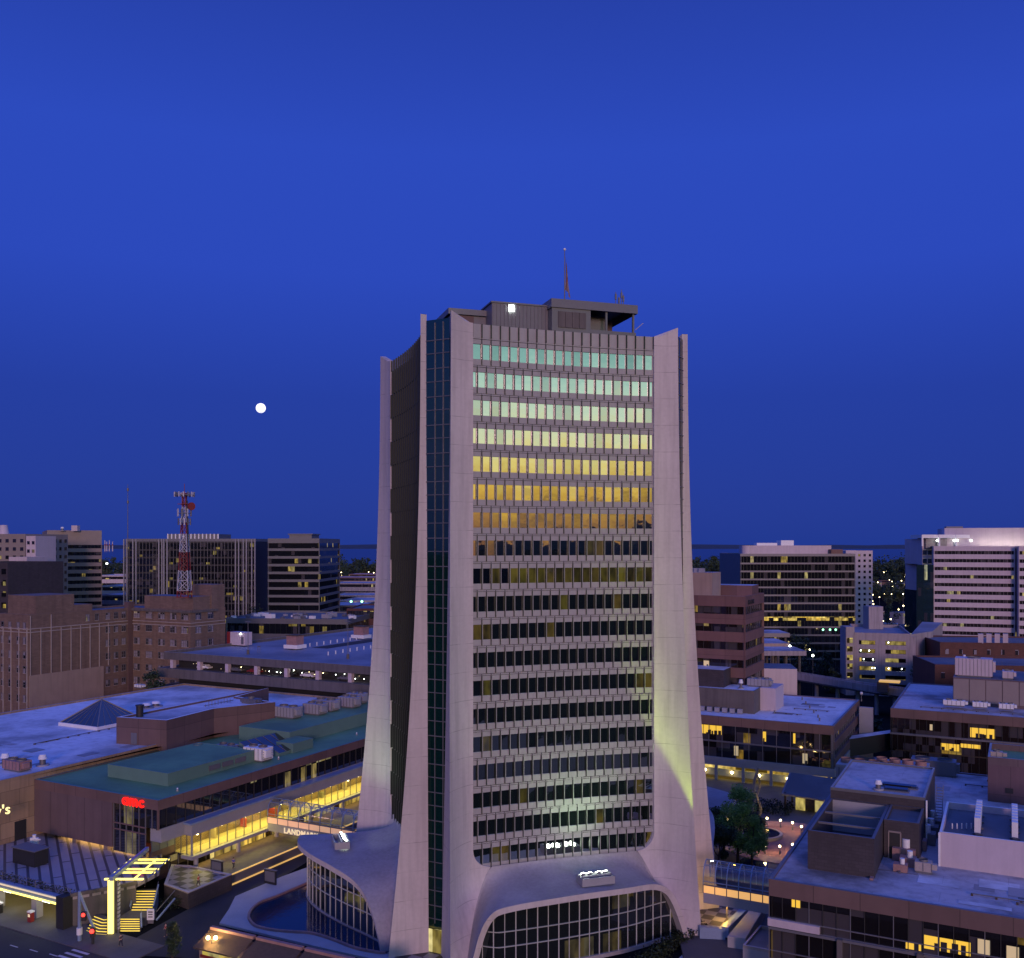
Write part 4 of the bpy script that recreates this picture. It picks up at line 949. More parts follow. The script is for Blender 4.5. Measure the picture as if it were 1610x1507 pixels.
for i, (x, y) in enumerate(((230, 1114), (245, 1111))): vent(P(x, y, SZ-.35), SZ-.35, 1.1, 1.3, ['wide round vent beside the pyramid skylight', 'second wide round vent farther from the pyramid'][i])
hvac(P(27, 1211, SZ-.35), 2.3, 1.2, 1.5, 'rusty low machine on skids on the pale roof', SZ-.35, fans=2, m='copper')
hvac(P(220, 1082, SZ-.35), 1.4, .8, .7, 'white hatch by the far edge of the pale roof', SZ-.35, fans=1, m='white')

# ---- terraces, stairs, parking entrance below
PT = 4.4
c0 = V2(P(110.7, 1410, PT))
tpoly = ccw([c0, c0-B*34, c0-B*34+A*26, M0-B*30+A*3.2, M0-B*2.6+A*3.2, V2(P(250, 1372, PT)), V2(P(214, 1391, PT))])
f = MB(); f.prism(tpoly, PT-.5, PT, 'terrace', True, True); struct('terrace', f)
f = MB(); p = V2(P(214, 1391, PT)); f.face([c0+UP*0, p+UP*0, p+UP*(PT-.5), c0+UP*(PT-.5)], 'garage'); f.bar(c0+UP*(PT+.2), p+UP*(PT+.2), .4, 'garage', .5); tag(f.build('retaining_wall'), 'dark concrete retaining wall between the terrace and the lit stairs', 'wall')
f = MB()
for j in range(5):
    q = c0-B*j*7.5+UP*PT; f.bar(q, q+UP*1.1, .07, 'metal')
f.bar(c0+UP*(PT+1.1), c0-B*30+UP*(PT+1.1), .05, 'metal'); f.bar(c0+UP*(PT+.6), c0-B*30+UP*(PT+.6), .04, 'metal')
tag(f.build('railing'), 'thin metal railing along the striped terrace edge', 'railing')
gar = thing('parking_entrance', 'low parking entrance glowing yellow under the striped terrace', 'parking entrance', c0)
f = MB(); e_ = -B; q = c0-A*.4
f.box(q+e_*16.5+UP*3.95, B, A, UP, 16.5, .5, .45, 'bluesteel'); f.build('fascia', gar)
f = MB(); f.box(q+e_*16.3-A*.62+UP*4.2, B, A, UP, 16.2, .05, .10, 'signw'); f.box(q+e_*16.3-A*.55+UP*3.42, B, A, UP, 16.2, .12, .10, 'strip_y'); f.build('light_strip', gar)
f = MB(); f.box(q+e_*.6+UP*2.3, B, A, UP, .75, .9, 2.35, 'black'); f.build('end_pier', gar)
for j in range(3): f = MB(); f.box(q+e_*(7.4+j*8.6)+A*.6+UP*1.75, B, A, UP, .55, .55, 1.75, 'pale'); f.build('column', gar)
f = MB(); w0 = q+A*8; f.face([w0, w0-B*33, w0-B*33+UP*3.5, w0+UP*3.5][::-1], 'warmwall'); f.face([q+A*.3+UP*.02, w0+UP*.02, w0-B*33+UP*.02, q+A*.3-B*33+UP*.02][::-1], 'paving'); f.build('interior', gar)
for j in range(3):
    f = MB(); c = q+e_*(4.2+j*8.6)-A*.1+UP*3.25; f.box(c, B, A, UP, .8, .25, .13, 'lampw'); f.build('ceiling_light', gar)
l = bpy.data.lights.new('parking_light', 'AREA'); l.shape = 'RECTANGLE'; l.size = 30; l.size_y = 3; l.energy = 420; l.color = (1, .74, .12)
lo = bpy.data.objects.new('parking_light', l); COL.objects.link(lo); lo.location = q+e_*16+A*3+UP*3.35; lo.rotation_euler = (0, 0, R(-GA)); lo.parent = gar; lo.matrix_parent_inverse = Matrix.Translation(-c0)
for i, j in enumerate((6.6, 13.6)):
    c = q+e_*j-A*1.0; t_ = thing('ticket_machine', ['red ticket machine beside the right parking column', 'dark ticket post beside the left parking column'][i], 'ticket machine', c)
    f = MB(); f.box(c+UP*.75, B, A, UP, .35, .3, .75, ['redpaint', 'black'][i]); f.box(c+UP*1.6, B, A, UP, .4, .35, .1, 'white'); f.build('casing', t_)
    f = MB(); f.box(c-A*.31+UP*1.1, B, A, UP, .2, .02, .2, 'signw'); f.build('screen', t_)
f = MB()
for j in range(30):
    q_ = c0-B*(1+j*1.05)+A*(.5+.2*math.sin(j*3))
    for k in range(40):
        v = q_+Vector((rnd.uniform(-.7, .7), rnd.uniform(-.45, .45), PT+rnd.uniform(-.1, .75))); s = .13; x = Vector((rnd.gauss(0, 1), rnd.gauss(0, 1), rnd.gauss(0, 1))).normalized(); y = x.cross(Vector((.3, .5, .8))).normalized(); f.face([v-x*s, v-y*s, v+x*s, v+y*s], 'hedge')
tag(f.build('hedge'), 'low dark hedge along the terrace edge above the parking entrance', 'hedge')
f = MB(); f.box(P(48, 1357, PT)+UP*1.2, B, A, UP, 2.6, 1.2, 1.2, 'black'); f.box(P(48, 1357, PT)+UP*2.45, B, A, UP, 2.8, 1.4, .06, 'metal'); tag(f.build('kiosk'), 'black boxy enclosure on the striped terrace by the stone store', 'enclosure')
t_ = thing('pipe_stack', 'white pipes rising beside the stone store wall', 'pipes', P(53, 1345, PT))
for j in range(3): f = MB(); c = P(50+j*4, 1343, PT); f.cyl(c, c+UP*(2.6+.5*(j % 2)), .3, 'white', n=10); f.bar(c+UP*2.4, c+UP*2.4+B*.8, .2, 'white'); f.build('pipe', t_)
# second terrace with checker tiles
TZ = 2.4
tA = V2(P(296, 1405, TZ)); tB = V2(P(258, 1391.5, TZ))
t2 = ccw([tA, tA+A*9, tA+A*9-B*9, tB+A*7-B*6, tB]); f = MB(); f.prism(t2, 0, TZ-.01, 'darkbrick', False); f.ring(t2, .45, TZ-.1, TZ+.12, 'trim', 'palepaving'); f.face([p+UP*TZ for p in inset(t2, .44)], 'checker'); struct('terrace', f)
# lit stairs
def stairs(px0, px1, py0, py1, z0, z1, n, label, ang=0, skew=0):
    a = P(px0, py0, z0); b_ = P(px1, py0, z0); c = P(px0+skew, py1, z1); t_ = thing('stairs', label, 'stairs', a); w_ = (b_-a).length; e = (b_-a).normalized(); dd = V2(c)-V2(a)
    for i in range(n):
        f0, f1 = i/n, (i+1)/n; zz = lerp(z0, z1, f1); f = MB(); p = V2(a)+dd*f0; q = V2(a)+dd*f1
        f.face([p+UP*0, p+e*w_, p+e*w_+UP*zz, p+UP*zz], 'paving'); f.face([p+UP*zz, p+e*w_+UP*zz, q+e*w_+UP*zz, q+UP*zz], 'paving')
        f.face([q, p, p+UP*zz, q+UP*zz], 'paving'); f.face([p+e*w_, q+e*w_, q+e*w_+UP*zz, p+e*w_+UP*zz], 'paving')
        f.build('step', t_)
        f = MB(); fn = Vector((e.y, -e.x, 0)); f.box(p+e*w_/2+fn*.03+UP*(zz-.10), e, fn, UP, w_/2-.1, .02, .055, 'tread'); f.build('light_strip', t_)
    for sd in (-.12, w_+.12):
        f = MB(); p = V2(a)+e*sd; q = p+dd
        f.face([p+UP*0, q+UP*0, q+UP*(z1+.6), p+UP*(z0+.6)], 'bluesteel'); f.bar(p+UP*(z0+.6), q+UP*(z1+.6), .2, 'bluesteel', .25); f.bar(p+UP*(z0+1.1), q+UP*(z1+1.1), .06, 'metal2'); f.build('side_wall', t_)
    return t_
stairs(187, 221, 1465, 1443, 0, 1.2, 6, 'lower flight of lit stairs beside the yellow pylon')
stairs(206, 240, 1431.5, 1398, 1.2, TZ, 8, 'upper flight of lit stairs up to the checker terrace', skew=9)
f = MB(); a = P(187, 1443, 1.2); f.prism([V2(P(186, 1443.2, 1.2)), V2(P(228, 1443.2, 1.2)), V2(P(246, 1431.7, 1.2)), V2(P(204, 1431.7, 1.2))], 0, 1.2, 'paving'); struct('path', f)
t_ = thing('stairs', 'curving lit steps left of the yellow pylon', 'stairs', P(150, 1468, 0))
for i in range(6):
    f = MB(); l = MB(); pa, pb, pc = P(136+i*2.4, 1457-i*4.5+8, .2*i), P(152+i*2.2, 1464.5-i*4.5+6, .2*i), P(168, 1466.5-i*4.8+5, .2*i)
    for u_, v_ in ((pa, pb), (pb, pc)):
        u_, v_ = V2(u_), V2(v_); bk = Vector((0, 1.1, 0)); zz = .2*(i+1)
        f.face([u_, v_, v_+UP*zz, u_+UP*zz], 'paving'); f.face([u_+UP*zz, v_+UP*zz, v_+bk+UP*zz, u_+bk+UP*zz], 'paving'); l.bar(u_-Vector((0, .03, 0))+UP*(zz-.08), v_-Vector((0, .03, 0))+UP*(zz-.08), .05, 'tread', .1)
    f.build('step', t_); l.build('light_strip', t_)
# yellow pylon and canopy of light tubes
c = P(174, 1470, 0); py_ = thing('light_pylon', 'tall glowing yellow pylon carrying a canopy of light tubes', 'light pylon', c)
f = MB(); f.box(c+UP*3.8, (1, 0, 0), (0, 1, 0), UP, .36, .12, 3.75, 'strip_y'); f.build('light_tube', py_)
f = MB(); f.box(c+Vector((0, .55, 3.8)), (1, 0, 0), (0, 1, 0), UP, .5, .4, 3.8, 'metal2')
for i in range(12): f.box(c+Vector((.92, .5, .8+i*.55)), (1, 0, 0), (0, 1, 0), UP, .09, .3, .17, 'white')
f.box(c+Vector((.92, .55, 3.8)), (1, 0, 0), (0, 1, 0), UP, .06, .35, 3.7, 'metal'); f.build('post', py_)
f = MB(); z_ = 7.55; f.bar(c+Vector((.2, -.3, z_+.3)), c+Vector((.2, 12.8, z_+.3)), .5, 'bluesteel', .6); f.bar(c+Vector((4.8, 1, z_)), c+Vector((4.8, 9.5, z_)), .15, 'bluesteel'); f.bar(c+Vector((-.9, 1, z_)), c+Vector((-.9, 8.5, z_)), .12, 'bluesteel')
f.face([c+Vector((-.9, 1, z_+.1)), c+Vector((4.8, 1, z_+.1)), c+Vector((4.8, 9.5, z_+.1)), c+Vector((-.9, 9.5, z_+.1))], 'clear'); f.build('canopy_frame', py_)
for i, y_ in enumerate((.6, 3.3, 4.7, 7.4, 8.9)):
    f = MB(); f.box(c+Vector((2.0 if i else 1.6, y_, z_-.05)), (1, 0, 0), (0, 1, 0), UP, 2.9-(0 if i else .2), .16, .09, 'strip_y'); f.build('light_tube', py_)
f = MB(); f.box(c+Vector((3.0, 5, z_-.05)), (1, 0, 0), (0, 1, 0), UP, .12, 4.2, .07, 'strip_y'); f.build('light_tube', py_)
l = bpy.data.lights.new('canopy_light', 'AREA'); l.shape = 'RECTANGLE'; l.size = 5; l.size_y = 8; l.energy = 130; l.color = (1, .8, .2)
lo = bpy.data.objects.new('canopy_light', l); COL.objects.link(lo); lo.location = c+Vector((2, 5, z_-.4)); lo.parent = py_; lo.matrix_parent_inverse = Matrix.Translation(-c)
# traffic lights
c = P(125, 1481, 0); tl = thing('traffic_light', 'blue-grey traffic signal mast with a leaning brace and red light', 'traffic light', c)
f = MB(); f.cyl(c, c+UP*6.9, .26, 'bluesteel', .2, 10); f.bar(c+UP*6.7, c+Vector((2.0, 0, 1.7)), .26, 'bluesteel'); f.cyl(c+UP*1, c+UP*1.9, .4, 'white', n=8); f.build('mast', tl)
f = MB(); q = c+Vector((.75, -.3, 3.7)); f.box(q-UP*.1, (1, 0, 0), (0, 1, 0), UP, .3, .22, .6, 'black'); f.build('signal_head', tl)
f = MB(); f.ball(q+Vector((0, -.25, .15)), .26, 'red_l', 8); f.build('red_lamp', tl)
c = P(146, 1486, 0); tl = thing('traffic_light', 'short dark signal post with a bright red lamp at the kerb', 'traffic light', c)
f = MB(); f.cyl(c, c+UP*1.6, .2, 'black', n=8); f.box(c+UP*1.7, (1, 0, 0), (0, 1, 0), UP, .3, .25, .6, 'black'); f.build('signal_head', tl)
f = MB(); f.ball(c+Vector((0, -.3, 1.95)), .3, 'red_l', 8); f.build('red_lamp', tl)
# road, pavements, markings
ra = V2(P(0, 1457, 0)); rb = V2(P(170, 1507, 0)); rd = (rb-ra).normalized(); rn = Vector((rd.y, -rd.x, 0))
f = MB(); f.face([ra-rd*120+UP*.05, ra-rd*120+rn*17+UP*.05, ra+rd*260+rn*17+UP*.05, ra+rd*260+UP*.05], 'asphalt'); struct('road', f)
f = MB(); f.prism([ra-rd*60, ra+rd*26, ra+rd*26-rn*6, ra-rd*60-rn*6], 0, .16, 'paving'); struct('pavement', f)
for i, (x0, y0, x1, y1) in enumerate(((103, 1500, 137, 1499), (86, 1490, 100, 1492), (115, 1494, 138, 1500), (92, 1506, 110, 1507))):
    pass
for i, (x, y) in enumerate(((22, 1488), (53, 1495), (84, 1502))):
    f = MB(); p = P(x, y, .06); f.box(p, rd, rn, UP, .8, .09, .004, 'whitesteel'); tag(f.build('road_marking', at=p), 'short white lane dash on the dark road', 'road marking', 'lane dashes')
for i in range(6):
    f = MB(); p = P(92, 1489, .06)+rd*2.9+rn*(-.3+i*1.05)+rd*1.1; f.box(p, rd, rn, UP, 1.6, .22, .004, 'whitesteel'); tag(f.build('crosswalk_stripe', at=p), 'white bar of the crosswalk at the kerb corner', 'crosswalk', 'crosswalk bars')
st0 = V2(P(330, 1480, 0)); f = MB(); q = [V2(P(170, 1500, 0)), V2(P(322, 1507, 0))+B*1, V2(P(372, 1425, 0)), V2(P(492, 1350, 0)), V2(P(520, 1330, 0)), V2(P(470, 1338, 0)), V2(P(354, 1397, 0)), V2(P(296, 1430, 0)), V2(P(250, 1455, 0))]
f.face([p+UP*.03 for p in ccw(q)], 'asphalt'); struct('road', f)
# glowing strips along the side street
a = V2(P(354, 1397, 0)); t_ = thing('light_strip_wall', 'long low wall with two glowing strips beside the side street', 'lit wall', a)
f = MB(); f.prism([a, a+A*52, a+A*52-B*.5, a-B*.5], 0, 1.7, 'metal'); f.build('wall', t_)
for zz, hh in ((1.75, .08), (.12, .12)):
    f = MB(); f.box(a+A*26+B*.05+UP*zz, A, B, UP, 26, .1, hh, 'strip_w'); f.build('light_strip', t_)
f = MB(); f.prism([a-B*.5, a+A*52-B*.5, a+A*52-B*9, a-B*9], 0, 1.6, 'garage'); struct('terrace', f)
for i, (px, pyy, lab) in enumerate(((341, 1375, 'black information panel beside the checker terrace steps'), (425, 1390, 'black information panel on the pale deck by the pool'))):
    p = P(px, pyy, .3 if i else 1.7); f = MB(); f.box(p+UP*1.1, B, A, UP, 1.2, .12, 1.1, 'black'); f.box(p+UP*2.25, B, A, UP, 1.3, .2, .06, 'metal'); f.box(p-A*.14+UP*1.2, B, A, UP, 1.0, .02, .8, 'metal'); tag(f.build('notice_board', at=p), lab, 'notice board')
f = MB(); p = P(237, 1452, 0.2); f.box(p+UP*1.25, (1, 0, 0), (0, 1, 0), UP, .5, .12, .75, 'white'); f.box(p+UP*.25, (1, 0, 0), (0, 1, 0), UP, .4, .1, .25, 'metal')
for i in range(3): f.box(p+Vector((0, -.13, 1.65-i*.35)), (1, 0, 0), (0, 1, 0), UP, .32, .015, .08, 'metal2' if i else 'black')
tag(f.build('sign', at=p), 'white upright sign panel at the foot of the stairs', 'sign')
def ramp_side():
    f = MB(); a_, b_ = P(246, 1447, .3), P(275, 1413, 1.8); f.face([a_, b_, b_+UP*1.2, a_+UP*1.2], 'clear'); f.bar(a_+UP*1.2, b_+UP*1.2, .08, 'metal2'); f.bar(a_, b_, .2, 'bluesteel'); return tag(f.build('glass_balustrade'), 'sloping glass balustrade right of the lit stairs', 'balustrade')
ramp_side()
for i in range(8):
    pass
f = MB()
for j in range(700):
    u_ = rnd.random(); v = lerp(P(262, 1432, 0), P(292, 1410, 0), u_)+Vector((rnd.uniform(-1.2, 1.6), rnd.uniform(-.8, .8), rnd.uniform(.1, 1.6))); s = .14; x = Vector((rnd.gauss(0, 1), rnd.gauss(0, 1), rnd.gauss(0, 1))).normalized(); y = x.cross(Vector((.3, .5, .8))).normalized(); f.face([v-x*s, v-y*s, v+x*s, v+y*s], 'hedge')
tag(f.build('hedge'), 'dark shrubs under the checker terrace corner', 'hedge')
# people
person(P(312, 1394, TZ), 'person in a red top on the checker terrace', 'cloth_r', 'cloth_d', 1.2)
person(P(367, 1366, 1.6), 'person in a blue top walking by the lit strips', 'cloth_b', 'cloth_d', -.6)
person(P(190, 1489, .16), 'person in dark clothes and white shoes crossing the pavement', 'cloth_d', 'cloth_d', .8, .3)
person(P(261, 1472, .04), 'person in a red top walking in the side street', 'cloth_r', 'cloth_d', 2.4)
person(P(228, 1394, TZ), 'person in dark clothes at the top of the stairs', 'cloth_d', 'cloth_d', 3.0)
# conical evergreen by the kiosk
make_tree(P(271, 1508, 0), 21, 1.15, 5.0, 1500, .16, 'narrow dark evergreen beside the awning kiosks', m='leaf2', base=.08)
# ---- pool and deck west of the tower
dk = [P(490, 1362, .25), P(443, 1379, .25), P(370, 1410, .25), P(360, 1430, .25), P(345, 1452, .25), P(420, 1470, .25), P(520, 1494, .25), P(604, 1512, .25), P(660, 1512, .25), P(640, 1440, .25), P(560, 1360, .25)]
f = MB(); f.prism([V2(p) for p in dk], 0, .30, 'palepaving'); struct('pavement', f)
pl = [(490, 1387), (462, 1399), (434, 1411), (412, 1419), (399, 1428), (392, 1438), (392, 1447), (401, 1457), (418, 1462), (434, 1464.6), (462, 1467), (490, 1469), (523, 1479), (557, 1492), (591, 1499), (606, 1500), (612, 1470), (560, 1400)]
pp = [V2(P(x, y, .3)) for x, y in pl]; f = MB(); f.face([p+UP*.34 for p in ccw(pp)], 'pool'); o = struct('water', f)
f = MB(); cc = [tuple(p) for p in pp[:16]]; cc = catmull(cc, 60)
for u_, v_ in zip(cc, cc[1:]): f.bar(Vector(u_)+UP*.42, Vector(v_)+UP*.42, .35, 'copper', .36)
tag(f.build('pool_kerb'), 'rosy kerb curving round the dark blue pool', 'kerb')
# ---- awning kiosks at the bottom edge
ka = P(331, 1459, 3.2); kb = P(560, 1511, 3.2); kd = (V2(kb)-V2(ka)).normalized(); kn = Vector((kd.y, -kd.x, 0)); KL = (V2(kb)-V2(ka)).length/3
for i in range(4):
    p = V2(ka)+kd*KL*i+kd*.15; L = KL-.45
    t_ = thing('kiosk', ['leftmost dark shingle kiosk beside the twin globe lamp', 'second dark shingle kiosk from the left along the pool', 'third shingle kiosk in front of the pool', 'shingle kiosk at the foot of the near tower leg'][i], 'kiosk', p)
    f = MB(); f.face([p+kn*3.3+UP*1.9, p+kd*L+kn*3.3+UP*1.9, p+kd*L+UP*3.2, p+UP*3.2], 'wood'); f.face([p+UP*3.2, p+kd*L+UP*3.2, p+kd*L-kn*1+UP*2.7, p-kn*1+UP*2.7], 'wood'); f.bar(p+kn*3.3+UP*1.85, p+kd*L+kn*3.3+UP*1.85, .12, 'wood', .2); f.build('roof', t_)
    f = MB(); f.bar(p+UP*3.25, p+kd*L+UP*3.25, .55, 'copper', .4); f.build('ridge', t_)
    f = MB(); f.prism([p+kn*2.2, p+kd*L+kn*2.2, p+kd*L-kn*.6, p-kn*.6], 0, 2.3, 'tanplain'); f.build('wall', t_)
    f = MB(); f.box(p+kd*L*.5+kn*2.25+UP*1.15, kd, kn, UP, L*.42, .04, .6, 'litglass'); f.build('window', t_)
    f = MB(); f.box(p+kd*L*.45+kn*2.4+UP*.55, kd, kn, UP, L*.4, .05, .16, 'redpaint'); f.build('counter', t_)
lamp_post(P(333, 1512, 0), 0, 2.8, 'twin globe street lamp beside the shingle kiosks', 'lamp', arms=2, r=.26, power=900)
make_tree(P(325, 1500, 0), 31, 1.5, 2.6, 900, .15, 'low shrub beside the twin globe lamp', m='leaf2', base=.05, name='shrub', cat='shrub')
# ---- glass footbridge from the mall to the tower
def footbridge(p, L, z0, h, wd, label, mband, sign=None, beam='pale', step=2.2):
    t_ = thing('footbridge', label, 'footbridge', V2(p)+UP*z0); p = V2(p); nA = -A
    f = MB(); f.prism([p-A*wd/2, p+B*L-A*wd/2, p+B*L+A*wd/2, p+A*wd/2], z0-1.4, z0, beam, True, True); f.build('deck', t_)
    f = MB(); f.box(p+B*L/2-A*(wd/2+.02)+UP*(z0+.55), B, A, UP, L/2, .05, .5, mband)
    f.build('glow_band', t_)
    n = int(L/step); f = MB(); g_ = MB(); arcs = []
    for i in range(n+1):
        q = p+B*L*i/n; arc = [q-A*wd/2+UP*(z0+1.1)]+[q+A*(wd/2)*-math.cos(math.pi*j/10)+UP*(z0+1.6+math.sin(math.pi*j/10)*(h-1.6)) for j in range(11)]+[q+A*wd/2+UP*(z0+1.1)]
        arcs.append(arc)
        for u_, v_ in zip(arc, arc[1:]): f.bar(u_, v_, .13, 'bluesteel', up=B)
        f.bar(q-A*(wd/2+.06)+UP*z0, q-A*(wd/2+.06)+UP*(z0+1.1), .12, 'metal2')
    for j in (1, 4, 6, 9): f.bar(arcs[0][j], arcs[-1][j], .1, 'bluesteel')
    f.bar(p-A*(wd/2+.05)+UP*(z0+1.12), p+B*L-A*(wd/2+.05)+UP*(z0+1.12), .14, 'metal2'); f.build('ribs', t_)
    g_.grid(arcs, 'clear'); g_.build('glass_vault', t_)
    if sign: text_mesh('sign_letters', sign[0], sign[1], .08, 'signw', p+B*sign[2]-A*(wd/2+.12)+UP*(z0-1.25), B, t_, .015)
    return t_
footbridge(Vector((-42.5, 170.5, 0)), 21, 4.9, 4.0, 3.4, 'glass tube footbridge with a rosy band and lettering by the mall', 'pinkband', ('LANDMARK', 1.3, 3.8))
# ------------------------------------------------------------------ parking structure behind the store
GZ = 23.0; G0 = V2(atd(257, 274)); gq = rect(G0, 92, 135); gar2 = thing('parking_structure', 'long concrete parking structure with open decks behind the blue roof', 'parking structure', G0)
f = MB(); core = inset(ccw(gq), 3.0)
for i, (z0, z1) in enumerate(((GZ-1.6, GZ+.5), (GZ-6.6, GZ-4.0), (GZ-12.0, GZ-9.2), (GZ-17.5, GZ-14.2))):
    q = inset(ccw(gq), -[0, 1.2, 1.6, 1.6][i]); f.prism(q, z0, z1-(.9 if i == 0 else 0), 'garage', i > 0, True)
    if i == 0: f.ring(q, .35, z1-.9, z1, 'garage', 'trim')
f.build('deck_band', gar2)
f = MB(); f.face([p+UP*(GZ-.35) for p in inset(ccw(gq), .34)], 'deck'); f.build('roof_deck', gar2)
f = MB(); f.prism(core, 0, GZ-1.6, 'black', False); f.build('core', gar2)
for i in range(9):
    f = MB(); p = G0+B*(3+i*10.5)+A*.8; f.box(p+UP*(GZ-2.8), B, A, UP, .55, .6, 1.25, 'offwhite'); f.build('column', gar2)
for i in range(34):
    f = MB(); p = G0+B*rnd.uniform(8, 82)+A*rnd.uniform(1.4, 2.6)+UP*(GZ-2.2-rnd.random()*1.2); f.ball(p, .11, rnd.choice(['lampw', 'lamp', 'signw']), 6); f.build('ceiling_light', gar2)
def car(p, ang, col, label, group=None):
    p = Vector(p); e = Vector((math.cos(ang), math.sin(ang), 0)); s = Vector((-e.y, e.x, 0)); t_ = thing('parked_car', label, 'car', p, group)
    prof = [(-2.2, .45), (-2.2, .85), (-1.5, .95), (-1.0, 1.42), (.55, 1.45), (1.25, .98), (2.1, .85), (2.2, .5)]
    f = MB()
    L = [[p+e*x+s*sd*(.88 if zz < 1.2 else .68)+UP*zz for x, zz in prof] for sd in (-1, 1)]
    f.grid(L, col, False); f.face(L[0][::-1], col); f.face(L[1], col); f.build('body', t_)
    f = MB()
    for sd in (-1, 1): f.face([p+e*x+s*sd*(.80+.0*zz)+UP*zz for x, zz in ((-1.2, 1.0), (-.85, 1.36), (.5, 1.38), (1.0, 1.0))], 'black')
    f.build('window', t_)
    for x in (-1.35, 1.35):
        for sd in (-1, 1): f = MB(); f.cyl(p+e*x+s*sd*.72+UP*.33, p+e*x+s*sd*.9+UP*.33, .33, 'black', n=10); f.build('wheel', t_)
    return t_
for i in range(6): car(G0+B*(14+i*9.3+(i % 2)*3)+A*2.0+UP*(GZ-3.98), R(-GA+(0 if i % 2 else 180)), ['white', 'metal2', 'redpaint', 'black', 'white', 'metal'][i], ['white car inside the upper parking deck, leftmost', 'grey car inside the upper parking deck beside the leftmost white one', 'dark red car inside the upper parking deck', 'black car inside the upper parking deck', 'white car inside the upper parking deck near the tower', 'dark grey car inside the upper parking deck nearest the tower'][i])
p = P(378, 1014, GZ); t_ = thing('container_box', 'white and red box cabin with a lamp on the parking roof', 'cabin', p)
f = MB(); f.box(p+UP*2.0, B, A, UP, 3.3, 1.6, 2.0, 'offwhite'); f.box(p-B*3.4+UP*2.0, B, A, UP, .7, 1.62, 2.02, 'redpaint'); f.box(p+B*2.3-A*1.63+UP*1.5, B, A, UP, .5, .03, 1.1, 'metal'); f.build('casing', t_)
f = MB(); f.ball(p+B*1.6-A*1.75+UP*3.6, .25, 'lampw', 8); f.build('lamp', t_)
for i, (px, pyy) in enumerate(((464, 1019), (568, 1003))):
    p = P(px, pyy, GZ); t_ = thing('stair_hut', ['brown stair hut with white kerb in the middle of the parking roof', 'brown stair hut with white kerb by the tower edge of the parking roof'][i], 'stair hut', p)
    f = MB(); f.box(p+UP*.5, B, A, UP, 2.6, 2.2, .55, 'white'); f.build('kerb', t_); f = MB(); f.box(p+UP*2.4, B, A, UP, 1.9, 1.7, 1.4, 'copper'); f.box(p+UP*3.85, B, A, UP, 2.1, 1.9, .12, 'wood'); f.build('wall', t_)
for i, (px, pyy, hh) in enumerate(((390, 1027, 9), (470, 1001, 11), (547, 1034, 10))): 
    p = P(px, pyy, GZ); t_ = thing('light_mast', ['unlit lamp mast beside the white cabin on the parking roof', 'unlit lamp mast behind the stair hut on the parking roof', 'unlit lamp mast nearest the tower on the parking roof'][i], 'lamp mast', p)
    f = MB(); f.cyl(p-UP*.4, p+UP*.9, .4, 'garage', n=8); f.cyl(p+UP*.9, p+UP*hh, .1, 'metal', .07, 6); f.build('pole', t_); f = MB(); f.box(p+UP*hh, B, A, UP, .9, .25, .1, 'metal'); f.build('lamp_head', t_)
for r_ in range(2):
    for i in range(16):
        f = MB(); p = V2(P(480+r_*10, 1019+r_*10-2, GZ))+A*(i*3.4)+B*(-1+r_*7); f.box(p+UP*(GZ+.15), B, A, UP, .12, .12, .55, 'white'); tag(f.build('bollard', at=p), 'short white post in a row along the ramp of the parking roof', 'bollard', 'white posts on the parking roof')
f = MB(); p = V2(P(490, 1017, GZ)); f.face([p+UP*(GZ-.3), p+B*6+UP*(GZ-.3), p+B*6+A*60+UP*(GZ-.3), p+A*60+UP*(GZ-.3)], 'asphalt'); f.build('ramp', gar2)
f = MB(); p = P(407, 1025, GZ); f.box(p+UP*1.5, B, A, UP, .5, .1, .15, 'metal'); f.cyl(p-UP*.4-B*.4, p-B*.4+UP*1.6, .07, 'metal', n=6); f.cyl(p-UP*.4+B*.4, p+B*.4+UP*1.6, .07, 'metal', n=6); tag(f.build('sign', at=p), 'small dark sign frame on the parking roof', 'sign')

# ------------------------------------------------------------------ old brick hotel with radio tower
H0 = V2(atd(45, 278)); HZ = 33.8
hot = thing('brick_hotel', 'old tan brick block with pale stone strips and a blank end wall', 'hotel', H0)
HX = H0+A*37; HB = 26.0
L_ = ccw([H0-B*14, H0, HX, HX+B*HB, HX+B*HB+A*15, HX+A*15-B*14]); f = MB(); f.prism(L_, 0, HZ-.8, 'tan', False); f.ring(L_, .5, HZ-.8, HZ, 'tan', 'garage'); f.build('wall', hot)
f = MB(); f.face([p+UP*(HZ-.6) for p in inset(L_, .5)], 'roofdark'); f.build('roof', hot)
f = MB()   # rendered panel, stone string courses and strips, cornice
e, n = A, Vector((A.y, -A.x, 0))
f.box(H0+A*13+n*.08+UP*6.5, A, n, UP, 12.9, .08, 9.5, 'tanplain')
for zz in (28.6, 29.6): f.box(H0+A*18.5+n*.1+UP*zz, A, n, UP, 18.5, .1, .12, 'trim')
for j in range(9): 
    z1 = 33.4 if j in (0, 2) else 29.4; f.box(H0+A*(.5+j*3.4)+n*.1+UP*(16+z1)/2, A, n, UP, .10, .12, (z1-16)/2, 'trim')
for j in range(4): f.box(H0-B*(.6+j*3.6)-A*.1+UP*15, B, A, UP, .15, .12, 15, 'trim')
for zz in (28.6, 29.6): f.box(H0-B*7-A*.1+UP*zz, B, A, UP, 7, .12, .12, 'trim'); f.box(HX+B*HB/2-A*.1+UP*zz, B, A, UP, HB/2, .1, .1, 'trim'); f.box(HX+B*(HB+.1)+A*7.5+UP*zz, B, A, UP, .1, 7.5, .1, 'trim')
